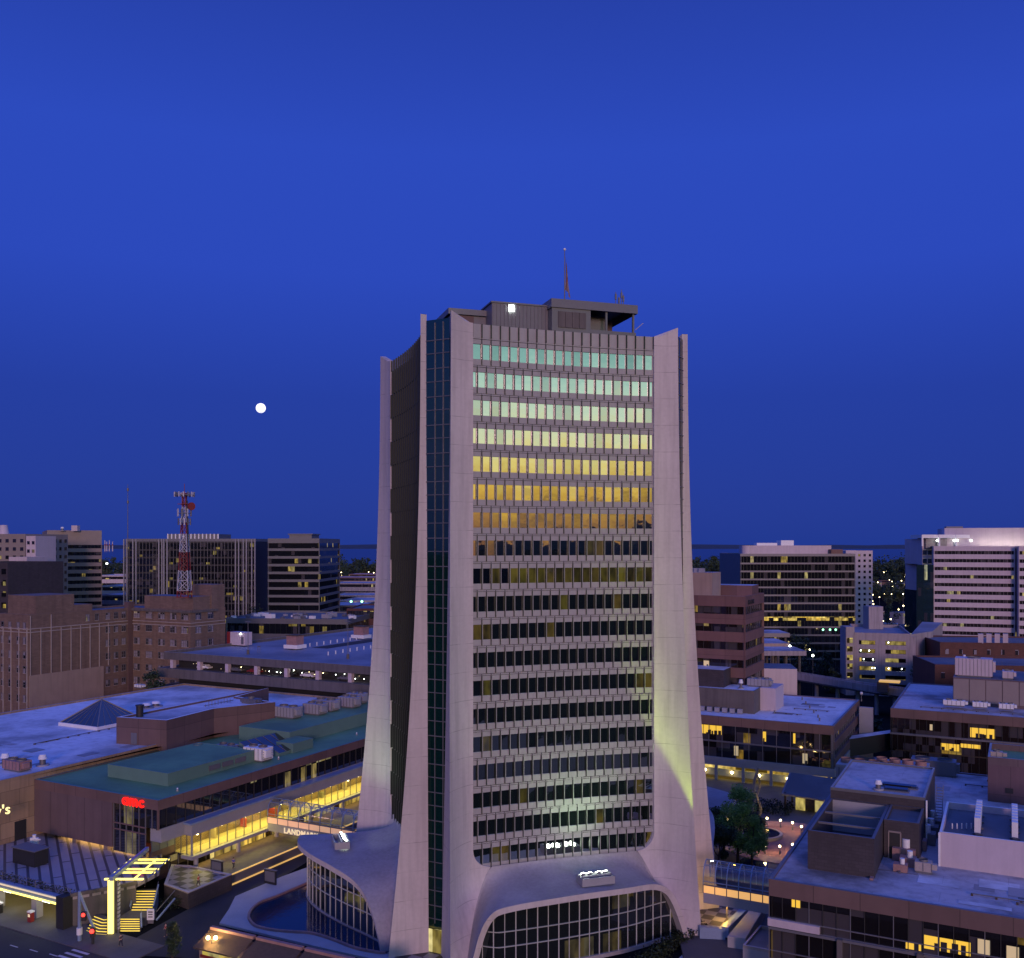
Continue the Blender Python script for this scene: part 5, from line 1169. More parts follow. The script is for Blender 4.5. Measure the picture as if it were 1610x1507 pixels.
f.box(HX+B*HB/2-A*.3+UP*(HZ-.6), B, A, UP, HB/2+.3, .35, .35, 'garage'); f.box(HX+B*(HB+.3)+A*5.5+UP*(HZ-.6), B, A, UP, .3, 5.5, .35, 'garage')
f.box(HX-A*.6-B*.6+UP*17.5, B, A, UP, 1.0, 1.2, 18.2, 'brownband'); f.build('stone_trim', hot)
f = MB(); f.prism(rect(H0+A*2.5-B*13, 12.7, 13), HZ-.6, HZ+5.4, 'tan'); f.build('roof_house', hot); f = MB(); f.prism(rect(H0+A*15.5-B*8, 7.7, 6.5), HZ-.6, HZ+2.0, 'tan'); f.build('roof_house', hot); f = MB(); f.prism(rect(HX+B*4+A*1.5, 21.5, 8), HZ-.6, HZ+4.0, 'tan', True, False, 'roofdark'); f.build('roof_house', hot); f = MB()
f.prism(rect(HX+B*(HB-8.5)+A*9, 8.4, 5.6), HZ-.6, HZ+7.6, 'tan'); f.build('roof_house', hot)
fl_ = [31.6-4.25*i for i in range(7)]
pol = L_
def whotel(p, e, n, u, zz, w_, lights, lit=0):
    mb = MB(); c = p+e*u+UP*zz; mb.box(c+n*.02, e, n, UP, w_/2, .02, 1.05, 'pane')
    for q in range(lights+1): mb.box(c+n*.06+e*w_*(q/lights-.5), e, n, UP, .07, .05, 1.1, 'metal2')
    for d in (-1.05, 0, 1.05): mb.box(c+n*.06+UP*d, e, n, UP, w_/2+.1, .055, .07 if d else .05, 'trim' if d < 0 else 'metal2')
    mb.build('window', hot)
for zz in fl_[:6]:
    for u in (2.2, 7.8, 13.4, 18.6, 23.6): whotel(HX, B, -A, u, zz, 2.7 if u < 20 else 2.9, 3)
    for u in (3.2, 8.4): whotel(HX+B*HB, A, B, u, zz, 2.3, 2)
    for u in (27.5, 30.6, 33.6): whotel(H0, A, n, u, zz, 1.5, 2)
    for u in (11.8, 8.4, 4.6, 1.8): whotel(H0, -B, -A, u, zz-1.2, 1.2, 1)
for u in (20, 23.4): whotel(H0, A, n, u, fl_[0], 1.3, 2)
# radio tower on its roof
rt = V2(atd(290, 298)); rz = HZ+4; ht = 35.5
t_ = thing('radio_tower', 'red and white lattice radio tower with antenna rings on the brick hotel', 'radio tower', rt+UP*rz)
secs = [('redpaint', 0, .06), ('whitesteel', .06, .24), ('redpaint', .24, .40), ('whitesteel', .40, .56), ('redpaint', .56, .66), ('whitesteel', .66, .80), ('redpaint', .80, .92)]
for col, a, b_ in secs:
    f = MB(); n_ = max(1, round((b_-a)*ht/2.6))
    def cor(q): w_ = lerp(1.75, .55, min(1, q/.8)); return [rt+Vector((x*w_, y*w_, 0))+UP*(rz+q*ht) for x, y in ((-1, -1), (1, -1), (1, 1), (-1, 1))]
    for j in range(n_):
        c0_, c1_ = cor(lerp(a, b_, j/n_)), cor(lerp(a, b_, (j+1)/n_))
        for i in range(4):
            k_ = (i+1) % 4; f.bar(c0_[i], c1_[i], .20, col); f.bar(c0_[i], c1_[k_], .12, col); f.bar(c0_[k_], c1_[i], .12, col); f.bar(c0_[i], c0_[k_], .10, col)
    f.build('lattice', t_)
f = MB(); f.bar(rt+Vector((1.3, -.5, rz)), rt+Vector((1.0, -.5, rz+ht*.85)), .35, 'black'); f.bar(rt+UP*(rz+ht*.9), rt+UP*(rz+ht), .14, 'redpaint'); f.build('cable_run', t_)
for q, r_, n_, hh in ((.90, 3.0, 14, 1.0), (.66, 1.9, 10, 1.4), (.74, 2.1, 8, 1.6)):
    f = MB(); cz = rz+q*ht; 
    for j in range(n_):
        a0, a1 = 2*math.pi*j/n_, 2*math.pi*(j+1)/n_; p0_ = rt+Vector((math.cos(a0)*r_, math.sin(a0)*r_, cz)); p1_ = rt+Vector((math.cos(a1)*r_, math.sin(a1)*r_, cz))
        f.bar(p0_, p1_, .16, 'metal'); f.box(p0_+UP*.2, (math.cos(a0), math.sin(a0), 0), (-math.sin(a0), math.cos(a0), 0), UP, .14, .18, hh*.75, 'whitesteel' if j % 3 else 'metal'); f.bar(p0_, rt+UP*cz, .09, 'metal')
    f.build('antenna_ring', t_)
f = MB(); c = rt+Vector((2.3, -.8, rz+ht*.80)); d = Vector((.75, -.65, 0)); f.cyl(c, c+d*.5, 1.25, 'redpaint', 1.25, 14); f.bar(c, rt+UP*(rz+ht*.80), .2, 'redpaint'); f.build('dish', t_)
f = MB(); f.box(rt+UP*(rz+ht*.82), (1, 0, 0), (0, 1, 0), UP, 1.6, 1.6, .08, 'redpaint'); f.build('platform', t_)
make_tree(P(243, 1077, 15.2)-UP*1.0, 41, 3.4, 5.5, 900, .35, 'dark bushy tree between the hotel and the parking structure', m='leaf2', base=.1)

# ------------------------------------------------------------------ distant blocks on the left
def qpx(px0, px1, y0, ang, d):
    """outline whose front runs from px0 to px1, starting at depth y0 and turned by ang"""
    p = V2(atd(px0, y0)); t_ = math.tan(R(ang)); k1 = (px1-CX)/FX
    L = (k1*y0-p.x)/(math.cos(R(ang))-k1*math.sin(R(ang))); return rect(p, L, d, ang)
banded('office_block', 'beige office block with nine dark window bands left of the red lattice tower', 'office block', qpx(74, 160, 478, 28, 70), 0, zat(834, 480), 15, 1.75, 'beige', 'blueglass', walls=(0, 3), top=7.4, mull=1.7, roof='roofpale', inset_d=.35)
q = qpx(100, 160, 480, -4, 40)
f = MB(); p = V2(atd(119, 482, 0)); f.box(p+UP*(zat(834, 480)+1), (1, 0, 0), (0, 1, 0), UP, 1.5, 1.5, 1.4, 'offwhite'); tag(f.build('roof_box', at=p), 'small pale box on the beige office block roof', 'roof box')
vent(atd(98, 480), zat(835, 480), .8, 2.0, 'white dish shaped vent on the beige office block roof')
def punched(name, label, cat, poly, z0, z1, fh, sp_, ww, wh, mw_, walls=(0,), mg='gridglass', roof='roofpale', rows=99):
    poly = ccw([V2(p) for p in poly]); t_ = thing(name, label, cat, poly[0]); f = MB(); f.prism(poly, z0, z1-.6, mw_, False); f.ring(poly, .4, z1-.6, z1, mw_); f.build('wall', t_)
    f = MB(); f.face([p+UP*(z1-.5) for p in inset(poly, .4)], roof); f.build('roof', t_); nn = 0; st = MB()
    for i in walls:
        a, b, e, n = wallface(poly, i, 0, 0, 0); L = (b-a).length; k = max(1, int(L/sp_))
        for r_ in range(min(rows, int((z1-z0-1)/fh))):
            for j in range(k):
                tgt = MB() if nn < 100 else st; c = a+e*(L*(j+.5)/k)+UP*(z1-1.2-fh*r_-fh/2)
                tgt.box(c+n*.03, e, n, UP, ww/2, .04, wh/2, mg); tgt.box(c+n*.06-UP*(wh/2+.05), e, n, UP, ww/2+.12, .08, .06, mw_)
                if tgt is not st: tgt.build('window', t_)
                nn += 1
    if st.f: st.build('window', t_)['kind'] = 'stuff'
    return t_
punched('apartment_block', 'grey stepped apartment block with small square windows at the left edge', 'apartment block', qpx(-40, 40, 430, -10, 30), 0, zat(840, 430), 3.7, 3.6, 1.6, 1.6, 'beige', (0, 1))
punched('apartment_block', 'lower white wing of the stepped apartment block with square windows', 'apartment block', qpx(14, 42, 410, -10, 14), 0, zat(876, 410), 3.7, 2.9, 1.6, 1.6, 'offwhite', (0, 1))
punched('apartment_block', 'narrow grey stair wing beside the beige office block', 'apartment block', qpx(41, 56, 425, -10, 14), 0, zat(843, 425), 3.7, 2.1, 1.3, 1.5, 'offwhite', (0,))
f = MB(); p = atd(6, 440); f.cyl(p+UP*zat(840, 440), p+UP*zat(826, 440), 2.3, 'offwhite', 1.6, 12); tag(f.build('water_tank', at=p), 'pale round tank on the stepped apartment block roof', 'tank')
punched('brick_tower', 'dark red brick tower cut off by the left picture edge', 'apartment block', qpx(-70, 12, 330, -20, 24), 0, zat(884, 330), 3.8, 3.3, 2.0, 1.9, 'darkbrick', (0,), 'blueglass', 'roofdark')
punched('low_block', 'white low block behind the brick hotel parapet', 'low block', qpx(12, 42, 330, -12, 20), 0, zat(938, 330), 5, 6, 1.5, 1.8, 'offwhite', (0,), rows=3)
# dark office with vertical fins
def finned(label, px0, px1, y, ang, d, py, col='metal', fins=(), group=None):
    poly = ccw(qpx(px0, px1, y, ang, d)); z1 = zat(py, y); t_ = thing('office_block', label, 'office block', poly[0]); a, b, e, n = wallface(poly, 0, 0, 0, 0); L = (b-a).length
    f = MB(); f.prism(poly, 0, z1, 'black', True, False, 'roofdark'); f.ring(inset(poly, -.15), .5, z1-.9, z1+.5, col); f.build('wall', t_)
    nf = int(z1/3.8)
    for i in range(nf):
        zz = z1-1-i*3.8; f = MB(); f.face([a+n*.1+UP*(zz-3.7), b+n*.1+UP*(zz-3.7), b+n*.1+UP*zz, a+n*.1+UP*zz], 'gridglass', [(0, zz-3.7), (L, zz-3.7), (L, zz), (0, zz)]); f.box((a+b)/2+n*.14+UP*(zz-.35), e, n, UP, L/2, .06, .35, 'black'); f.build('window_band', t_)
    f = MB(); k = int(L/1.7)
    for j in range(k+1): f.box(a+e*L*j/k+n*.22+UP*z1/2, e, n, UP, .08, .12, z1/2, 'metal2' if j % 2 else 'metal')
    for q in fins:
        for dx in (-.8, .8): f.box(a+e*(L*q+dx)+n*.4+UP*z1/2, e, n, UP, .25, .4, z1/2+.3, 'pale')
    f.build('facade_fins', t_); return t_
finned('dark glass office with pale vertical fins behind the lattice tower', 198, 402, 478, -2, 40, 849, fins=(.0, .07, .27, .31, .86, .92, .985))
f = MB(); q = qpx(264, 343, 492, -2, 20); f.prism(q, zat(848, 490)-4, zat(840, 490), 'metal2'); 
for j in range(14): f.box(lerp(q[0], q[1], j/13)+UP*(zat(844, 490)), (1, 0, 0), (0, 1, 0), UP, .3, .2, 1.4, 'white')
tag(f.build('roof_plant', at=q[0]), 'louvred plant room on the dark finned office roof', 'plant room')
o = banded('office_tower', 'dark office tower with pale spandrel lines in front of the bay', 'office tower', qpx(421, 502, 452, -3, 42), 0, zat(847, 452), 15, 2.5, 'metal2', 'blueglass', walls=(0, 1), top=2.2, mull=0, inset_d=.5)
f = MB(); q = qpx(455, 490, 462, -3, 14); f.prism(q, zat(848, 460)-1, zat(841, 460), 'metal2'); f.prism(inset(ccw(q), -.6), zat(841, 460)+.01, zat(840, 460)+.2, 'metal'); tag(f.build('roof_plant', at=q[0]), 'grey plant room on the striped office tower roof', 'plant room')
q = qpx(355, 546, 372, -8, 40); t_ = banded('low_building', 'low dark glass building with cluttered roof behind the parking structure', 'low building', q, 0, zat(972, 372), 3, 3.9, 'metal2', 'gridglass', walls=(0, 1), top=2, mull=2.2)
for i in range(26):
    u_ = rnd.random(); v = rnd.random(); p = lerp(lerp(q[0], q[1], u_), lerp(q[3], q[2], u_), .06+v*.5); s = rnd.uniform(.7, 1.7)
    f = MB(); z_ = zat(972, 372)-.5; f.box(p+UP*(z_+s*.55), B, A, UP, s, s*.7, s*.5, rnd.choice(['pale', 'white', 'metal2'])); f.cyl(p+UP*(z_+s), p+UP*(z_+s*1.3), s*.4, 'metal', n=8); tag(f.build('rooftop_unit', at=p), 'small boxy machine among the roof clutter of the low dark glass building', 'rooftop unit', 'machines on the low dark roof')
t_ = banded('low_building', 'low red building with two lit window strips beside the tower fin', 'low building', qpx(545, 612, 395, -3, 30), 0, zat(957, 395), 3, 3.2, 'redbrick', 'strip', walls=(0,), top=1, mull=2.5)
banded('white_building', 'small white building far behind beside the finned office', 'low building', qpx(402, 424, 800, 0, 30), 0, zat(880, 800), 9, 2.2, 'offwhite', 'gridglass', walls=(0,), top=2)
# roofs and parking decks between the office tower and the bay
dec = [(522, 608, 700, 936, 5, 'garage2'), (520, 600, 780, 917, 4, 'garage2'), (536, 612, 600, 944, 3, 'pale'), (515, 590, 950, 908, 3, 'brick'), (548, 612, 1050, 903, 3, 'brick'), (505, 575, 560, 952, 2, 'garage'), (160, 200, 620, 921, 3, 'pale'), (150, 205, 800, 905, 3, 'offwhite'), (155, 205, 560, 935, 2, 'garage2')]
labs = ['long pale parking deck with a row of lights right of the striped office tower', 'pale lit parking deck behind the long deck', 'white flat-roofed shed below the long parking deck', 'brick low block with a pale roof below the trees', 'brick low block with an orange lamp by the tower fin', 'grey low garage in front of the white shed', 'pale low roof between the beige office block and the finned office', 'white far house row below the trees at left', 'grey low roof at the foot of the finned office']
for (x0, x1, y, pyy, nf, m_), lb in zip(dec, labs):
    banded('low_building', lb, 'low building', qpx(x0, x1, y, rnd.uniform(-6, 4), 40), 0, zat(pyy, y), max(1, int(zat(pyy, y)/5)), 2.3, m_, 'strip', walls=(0,), top=1, roof='roofpale')
# slender far masts and stacks
f = MB(); p = atd(201, 1500); f.cyl(p, p+UP*zat(762, 1500), .9, 'metal', .35, 6)
for q in (.80, .93): f.cyl(p+UP*zat(762, 1500)*q, p+UP*zat(762, 1500)*(q+.03), 1.6, 'metal2', 1.6, 6)
tag(f.build('mast', at=p), 'very thin far mast rising above the horizon at left', 'mast')
for i, px in enumerate((165, 168, 172, 177)):
    f = MB(); p = atd(px, 9000); f.cyl(p, p+UP*zat(850+i % 2*2, 9000), 6, 'offwhite', 4, 8); f.cyl(p+UP*zat(858, 9000), p+UP*zat(856, 9000), 6.2, 'redpaint', 6, 8); tag(f.build('chimney_stack', at=p), 'tiny pale chimney stack on the far shore at left', 'chimney', 'stacks on the far shore')
# ------------------------------------------------------------------ right side: near roof R1
K0 = Vector((30.8, 114.5, 0)); KZ = 14.0
r1p = ccw(rect(K0, 62, 70)); r1 = thing('office_building', 'near brown office building with a wide pale roof at lower right', 'office building', K0)
f = MB(); f.prism(r1p, 12.0, KZ-.3, 'brownband', False, True); f.ring(r1p, .45, KZ-.3, KZ, 'brownband', 'metal'); f.prism(inset(r1p, 2.2), 0, 12, 'darkbrick', False)
f.prism(rect(K0-B*.1-A*.1, 6.0, 1.2), 8.4, 10.2-.9, 'offwhite', True, True); f.build('wall', r1)
f = MB(); f.face([p+UP*(KZ-.2) for p in inset(r1p, .44)], 'roofpale'); f.build('roof', r1)
for z0, z1, g_ in ((8.3, 12.0, 'blindglass'), (4.4, 8.0, 'curtain'), (0.1, 4.1, 'brownglass')):
    f = MB(); a, b, e, n = wallface(r1p, 0, 0, 0, -.35); L = 62
    f.face([a+UP*z0, b+UP*z0, b+UP*z1, a+UP*z1], g_, [(0, z0), (L, z0), (L, z1), (0, z1)])
    for j in range(41): f.box(a+e*j*1.55+n*.05+UP*((z0+z1)/2), e, n, UP, .05, .06, (z1-z0)/2, 'black' if j % 3 else 'metal')
    for q in (z0, z0+1.0): f.box(a+e*L/2+n*.06+UP*q, e, n, UP, L/2, .06, .06, 'metal')
    a, b, e, n = wallface(r1p, 3, 0, 0, -.35); f.face([a+UP*z0, b+UP*z0, b+UP*z1, a+UP*z1], g_, [(90, z0), (160, z0), (160, z1), (90, z1)])
    f.build('window_band', r1)
f = MB(); f.box(K0+B*31+A*.25+UP*8.15, B, A, UP, 31, .3, .15, 'metal'); f.box(K0+B*31+A*.25+UP*4.2, B, A, UP, 31, .3, .15, 'metal'); f.build('ledge', r1)
for j, (u, w_) in enumerate(((8.2, .5), (16.8, .6), (24.0, .6), (32, .6), (40, .6), (50, .6))): f = MB(); f.box(K0+B*u-A*.15+UP*4.2, B, A, UP, w_*.6, .3, 4.15, 'garage'); f.build('column', r1)
# lit rooms in the top storey: amber panes with furniture-dark lower edge
lit = emit_mat('amber_room', (1, .62, .06), .75); lit2 = emit_mat('cream_room', (1, .80, .42), .32); M['lit_a'] = lit; M['lit_c'] = lit2
def lit_room(parent, p, u0, u1, z0, z1, m_, split=0):
    f = MB(); f.face([p+B*u0+A*.3+UP*z0, p+B*u1+A*.3+UP*z0, p+B*u1+A*.3+UP*z1, p+B*u0+A*.3+UP*z1], m_)
    k = max(1, round((u1-u0)/1.5))
    for j in range(k+1): f.box(p+B*lerp(u0, u1, j/k)+A*.26+UP*(z0+z1)/2, B, A, UP, .05, .05, (z1-z0)/2, 'black')
    for j in range(int(split)):
        u = rnd.uniform(u0+.3, u1-.3); hh = rnd.uniform(.3, 1.1); f.box(p+B*u+A*.28+UP*(z0+hh/2), B, A, UP, rnd.uniform(.15, .4), .02, hh/2, 'black')
    return f.build('lit_window', parent)
lit_room(r1, K0, 17.1, 21.9, 8.9, 10.4, 'lit_a', 5); lit_room(r1, K0, 25.3, 26.6, 9.3, 10.8, 'lit_c'); lit_room(r1, K0, 15.2, 16.9, 8.5, 9.2, 'lit_a', 1); lit_room(r1, K0, 2.6, 3.7, 11.0, 12.0, 'lit_a'); lit_room(r1, K0, 22.5, 23.8, 9.4, 11.0, 'lit_c')
roof_wear(r1, K0+A*1+B*1, B, 58, A, 14, KZ-.2, 12, 3, ('deck', 'roofdark', 'pale', 'roofblue'), 3); roof_wear(r1, K0+A*40+B*13, B, 30, A, 28, KZ-.2, 9, 4, ('deck', 'roofdark', 'pale', 'roofblue'), 2)
def kp(a, b_, z=0): return K0+A*a+B*b_+UP*z
# roof plant of R1
RZ = KZ-.2
def pxk(px, py, z): return V2(P(px, py, z))
# open-topped mechanical well
w0 = pxk(1270, 1366, RZ); wq = ccw(rect(w0, 7.8, 17, -GA)); t_ = thing('plant_enclosure', 'open-topped dark block enclosure on the near pale roof', 'plant enclosure', w0+UP*RZ)
f = MB(); f.ring(wq, .35, RZ, RZ+4.8, 'darkbrick', 'metal2'); f.build('wall', t_)
f = MB(); iq = inset(wq, .36); f.face([iq[2]+UP*(RZ+.4), iq[3]+UP*(RZ+.4), iq[3]+UP*(RZ+4.7), iq[2]+UP*(RZ+4.7)], 'pale'); f.face([p+UP*(RZ+.3) for p in iq], 'roofdark')
for q in (.3, .62): f.bar(lerp(iq[0], iq[3], q)+UP*(RZ+4.5), lerp(iq[1], iq[2], q)+UP*(RZ+4.5), .25, 'metal')
f.build('lining', t_)
# tall penthouse behind with pale roof
p0 = w0+A*17.1; tq = ccw(rect(p0, 12.2, 19.5, -GA)); t_ = thing('roof_penthouse', 'tall penthouse with pale roof behind the open enclosure', 'penthouse', p0+UP*RZ)
f = MB(); f.prism(tq, RZ, RZ+5.9, 'darkbrick', False); f.ring(tq, .3, RZ+5.9, RZ+6.3, 'metal2', 'pale'); f.build('wall', t_)
f = MB(); f.face([p+UP*(RZ+6.05) for p in inset(tq, .29)], 'roofpale'); f.build('roof', t_)
sq_ = ccw(rect(w0+B*7.9+A*9, 4.2, 8.0, -GA)); f = MB(); f.prism(sq_, RZ, RZ+4.3, 'darkbrick', False); f.ring(sq_, .3, RZ+4.3, RZ+4.9, 'darkbrick', 'metal2'); f.face([p+UP*(RZ+4.4) for p in inset(sq_, .3)], 'roofdark'); f.build('annex', t_)
f = MB(); d0 = sq_[0]+B*1.3; f.box(d0-A*.06+UP*(RZ+1.7), B, A, UP, .6, .05, 1.7, 'black'); f.box(d0-A*.08+UP*(RZ+3.45), B, A, UP, .75, .05, .1, 'beige')
for s in (-.72, .72): f.box(d0+B*s-A*.08+UP*(RZ+1.7), B, A, UP, .08, .05, 1.7, 'beige')
f.build('door', t_)
f = MB(); f.cyl(sq_[0]-A*.2-B*.25+UP*RZ, sq_[0]-A*.2-B*.25+UP*(RZ+4.6), .1, 'white', n=8); f.cyl(tq[1]-A*.2+B*.2+UP*RZ, tq[1]-A*.2+B*.2+UP*(RZ+6), .12, 'white', n=8); f.build('downpipe', t_)
vent(tq[0]+B*6+A*2.5, RZ+6.05, .5, 1.4, 'rusty short vent on the tall penthouse roof')
for i, (a_, b_, w_, d_) in enumerate(((5.5, 8.5, 2.2, .6), (3.2, 8.3, 1.5, .6))):
    f = MB(); p = tq[0]+A*a_+B*b_; f.box(p+UP*(RZ+6.25), B, A, UP, w_, d_, .22, 'darkglass'); f.box(p+UP*(RZ+6.12), B, A, UP, w_+.2, d_+.2, .1, 'metal2'); tag(f.build('roof_hatch', at=p), ['long dark roof light on the tall penthouse', 'short dark roof light on the tall penthouse'][i], 'skylight')
# vertical louvred units at the back of the roof
for i, (px, pyy, w_) in enumerate(((1363, 1222, 3.6), (1417, 1221, 3.3))):
    p = P(px, pyy, RZ+2.6); p = V2(p); t_ = thing('cooling_tower', ['row of louvred cooling cells nearest the round plaza', 'row of louvred cooling cells behind the tall penthouse'][i], 'cooling tower', p+UP*RZ)
    f = MB(); f.box(p+UP*(RZ+2.5), B, A, UP, w_*1.25, 2.4, 2.2, 'pale')
    for j in range(5): f.box(p-A*2.45+B*(-w_*1.1+j*w_*.55)+UP*(RZ+2.4), B, A, UP, .08, .06, 1.9, 'metal')
    f.build('casing', t_)
    for j in range(4): f = MB(); c = p+B*(-w_*.9+j*w_*.6)+UP*(RZ+4.7); f.cyl(c, c+UP*.7, .85, 'copper', n=12, cap=False); f.cyl(c, c+UP*.2, .8, 'black', n=12); f.build('fan', t_)
hvac(P(1468, 1217, RZ), 3.6, 1.7, 2.3, 'dark grey air handler at the back edge of the near pale roof', RZ, m='metal2', fans=2)
f = MB(); lp = tq[1]+A*5+B*.5
for s in (0, .9): f.bar(lp+A*s*0+B*(.3+s)+UP*RZ, lp+A*5+B*(.3+s)+UP*(RZ+5.9), .12, 'metal')
for j in range(18): f.bar(lp+A*5*j/18+B*.3+UP*(RZ+5.9*j/18), lp+A*5*j/18+B*1.2+UP*(RZ+5.9*j/18), .09, 'metal')
tag(f.build('roof_stair', at=lp+UP*RZ), 'steep dark metal stair beside the tall penthouse', 'stair')
for i, (px, pyy, s) in enumerate(((1422, 1352, 1.7), (1432, 1343, 1.5), (1443, 1335, 1.4), (1416, 1370, 1.0), (1455, 1326, 1.6), (1461, 1314, 1.5), (1466, 1305, 1.7), (1428, 1362, 1.2))):
    p = P(px, pyy, RZ); f = MB(); f.box(p+UP*s*.5, B, A, UP, s*.8, s*.6, s*.45, rnd.choice(['metal2', 'pale', 'metal', 'copper'])); f.cyl(p+UP*s*.9+B*.2, p+UP*s*1.6+B*.2, s*.3, 'white', n=8); f.bar(p+UP*.2-A*1.2, p+UP*.2+A*1.6, .14, 'metal'); tag(f.build('pipe_unit', at=p), 'small machine with pipes clustered beside the penthouse door', 'rooftop unit', 'machines beside the penthouse door')
hvac(P(1452, 1372, RZ), .95, .7, 1.1, 'small cream unit on a dark mat on the near pale roof', RZ, fans=1, m='trim')
f = MB(); p = P(1370, 1385, RZ); f.bar(p+UP*.15, p+A*9+B*-.4+UP*.15, .4, 'copper', .22); f.bar(p+A*9+UP*.1, p+A*9+UP*4.4, .14, 'redpaint'); tag(f.build('cable_tray', at=p), 'rusty cable tray running from the roof edge to the enclosure', 'cable tray')
# white box penthouse with fan rack
b0 = pxk(1477, 1362, RZ); bq = ccw(rect(b0, 11.2, 16, -GA)); t_ = thing('roof_penthouse', 'white box penthouse with dark sunken roof on the near pale roof', 'penthouse', b0+UP*RZ)
f = MB(); f.prism(bq, RZ, RZ+2.6, 'offwhite', False); f.ring(bq, .3, RZ+2.6, RZ+4.3, 'offwhite', 'white'); 
for p in bq[:2]: f.box(p+UP*(RZ+2.1), B, A, UP, .12, .12, 2.1, 'white')
f.build('wall', t_); f = MB(); f.face([p+UP*(RZ+3.4) for p in inset(bq, .29)], 'roofdark'); f.build('roof', t_)
f = MB(); f.prism(rect(b0+B*11.4+A*4, 12, 14, -GA), RZ, RZ+5.2, 'pale', True, False, 'roofdark'); f.box(b0+B*11.25+A*6+UP*(RZ+1.9), A, B, UP, 2.0, .06, 1.2, 'brownband'); f.build('annex', t_)
for r_ in range(2):
    rk = thing('condenser_row', ['left rack of white condenser units on the dark sunken roof', 'right rack of white condenser units on the dark sunken roof'][r_], 'condenser rack', bq[0]+B*(4.2+r_*4.2)+A*4+UP*(RZ+3.4))
    for j in range(7):
        f = MB(); p = bq[0]+B*(4.2+r_*4.2)+A*(4+j*1.45); f.box(p+UP*(RZ+4.75), B, A, UP, .35, .55, .95, 'white'); f.cyl(p-B*.36+UP*(RZ+5.0), p-B*.40+UP*(RZ+5.0), .4, 'metal', n=10); f.build('condenser', rk)
    f = MB(); p = bq[0]+B*(4.2+r_*4.2); f.bar(p+A*3.3+UP*(RZ+3.7), p+A*13.6+UP*(RZ+3.7), .5, 'metal', .3)
    for j in range(4): f.box(p+A*(4+j*3)+UP*(RZ+3.5), B, A, UP, .6, .1, .12, 'metal')
    f.build('frame', rk)
for j in range(5):
    f = MB(); p = bq[0]+B*(1.2+j*.55)+A*(5.5+j*.3); f.cyl(p+UP*(RZ+3.3), p+UP*(RZ+4.1), .08, 'white', n=6); tag(f.build('vent_pipe', at=p), 'thin white pipe standing on the dark sunken roof', 'vent pipe', 'white pipes on the sunken roof')
# tall brown stair tower at the right edge
s0 = pxk(1554, 1292, 10); s0 = V2(atd(1553, 150)); sz = zat(1190, 150); t_ = thing('stair_tower', 'tall brown block with green sunken roof at the right edge', 'stair tower', s0)
q = ccw(rect(s0, 30, 12, -28)); f = MB(); f.prism(q, 0, sz-1.2, panel_mat('mauve_panel', (.20, .12, .14), 3.2, 5, .05, .6), False); f.ring(q, .35, sz-1.2, sz, 'brownpanel', 'pale'); f.build('wall', t_)
f = MB(); f.face([p+UP*(sz-1.0) for p in inset(q, .34)], 'roofteal'); f.build('roof', t_)
for zz in (sz-5, sz-10): f = MB(); e, n = (q[1]-q[0]).normalized(), None; n = Vector((e.y, -e.x, 0)); f.box(q[0]+e*3+n*.05+UP*zz, e, n, UP, .55, .06, .4, 'black'); f.build('vent', t_)
hvac(s0+(q[1]-q[0]).normalized()*2.6+Vector((.6, 4.2, 0)), .9, .7, .9, 'small pale unit on the green sunken roof at the right edge', sz-1, fans=1, m='trim')
e = (q[1]-q[0]).normalized(); n = Vector((e.y, -e.x, 0)); text_mesh('sign_letters', 'B', 2.2, .06, 'trim', q[0]+e*5.6+n*.06+UP*(sz-14.5), e, t_, .02)

# ------------------------------------------------------------------ R2: middle building with lit arcade
Q0 = Vector((69.5, 206.0, 0)); QZ = 15.0; r2p = ccw(rect(Q0-B*46, 46, 40)); r2 = thing('office_building', 'low office building with pale blue roof and lamp lit arcade behind the plaza', 'office building', Q0)
f = MB(); f.prism(r2p, 13.0, QZ-.3, 'brownband', False, True); f.ring(r2p, .5, QZ-.3, QZ, 'brownband', 'metal'); f.prism(inset(r2p, 1.6), 5.6, 13.0, 'darkbrick', False)
f.prism(inset(r2p, -.2), 3.9, 5.7, 'pale', True, True); f.prism(inset(r2p, 4.2), 0, 4, 'beige', False)
for zz in (9.3,): f.prism(inset(r2p, .1), zz-.15, zz+.15, 'metal', True, True)
for zz in (10.6, 7.0): f.box(Q0+A*20+B*-.1+UP*zz, A, B, UP, 20, .3, .9, 'brownband')
f.box(Q0-B*.3+A*.3+UP*9.3, B, A, UP, .35, .35, 3.8, 'garage'); f.build('wall', r2)
f = MB(); f.face([p+UP*(QZ-.2) for p in inset(r2p, .49)], 'roofblue'); f.build('roof', r2)
for z0, z1 in ((9.45, 12.95), (5.7, 9.15)): ribbon(r2, r2p, z0, z1, 'curtain', (0, 1), .4, 3.1, 'metal', mw=.12)
lit_room(r2, Q0-B*46, 14.2, 21.6, 10.8, 12.8, 'lit_a', 9); lit_room(r2, Q0-B*46, 30.6, 31.5, 10.2, 12.4, 'lit_a', 1); lit_room(r2, Q0-B*46, 37.3, 37.9, 10.4, 12.6, 'lit_a'); lit_room(r2, Q0-B*46, 24.2, 25.3, 6.4, 8.6, 'lit_c'); lit_room(r2, Q0-B*46, 39.3, 40.5, 6.2, 8.4, 'lit_c', 1)
f = MB(); f.prism(rect(Q0-B*46+A*.4, 45, .3), 1.5, 3.1, 'warmwall', True, False); f.build('arcade_wall', r2)
f = MB(); a = Q0-B*46+A*3.9; f.face([a+UP*1.4, a+B*45+UP*1.4, a+B*45+UP*3.9, a+UP*3.9], 'shopglass'); f.build('shop_window', r2)
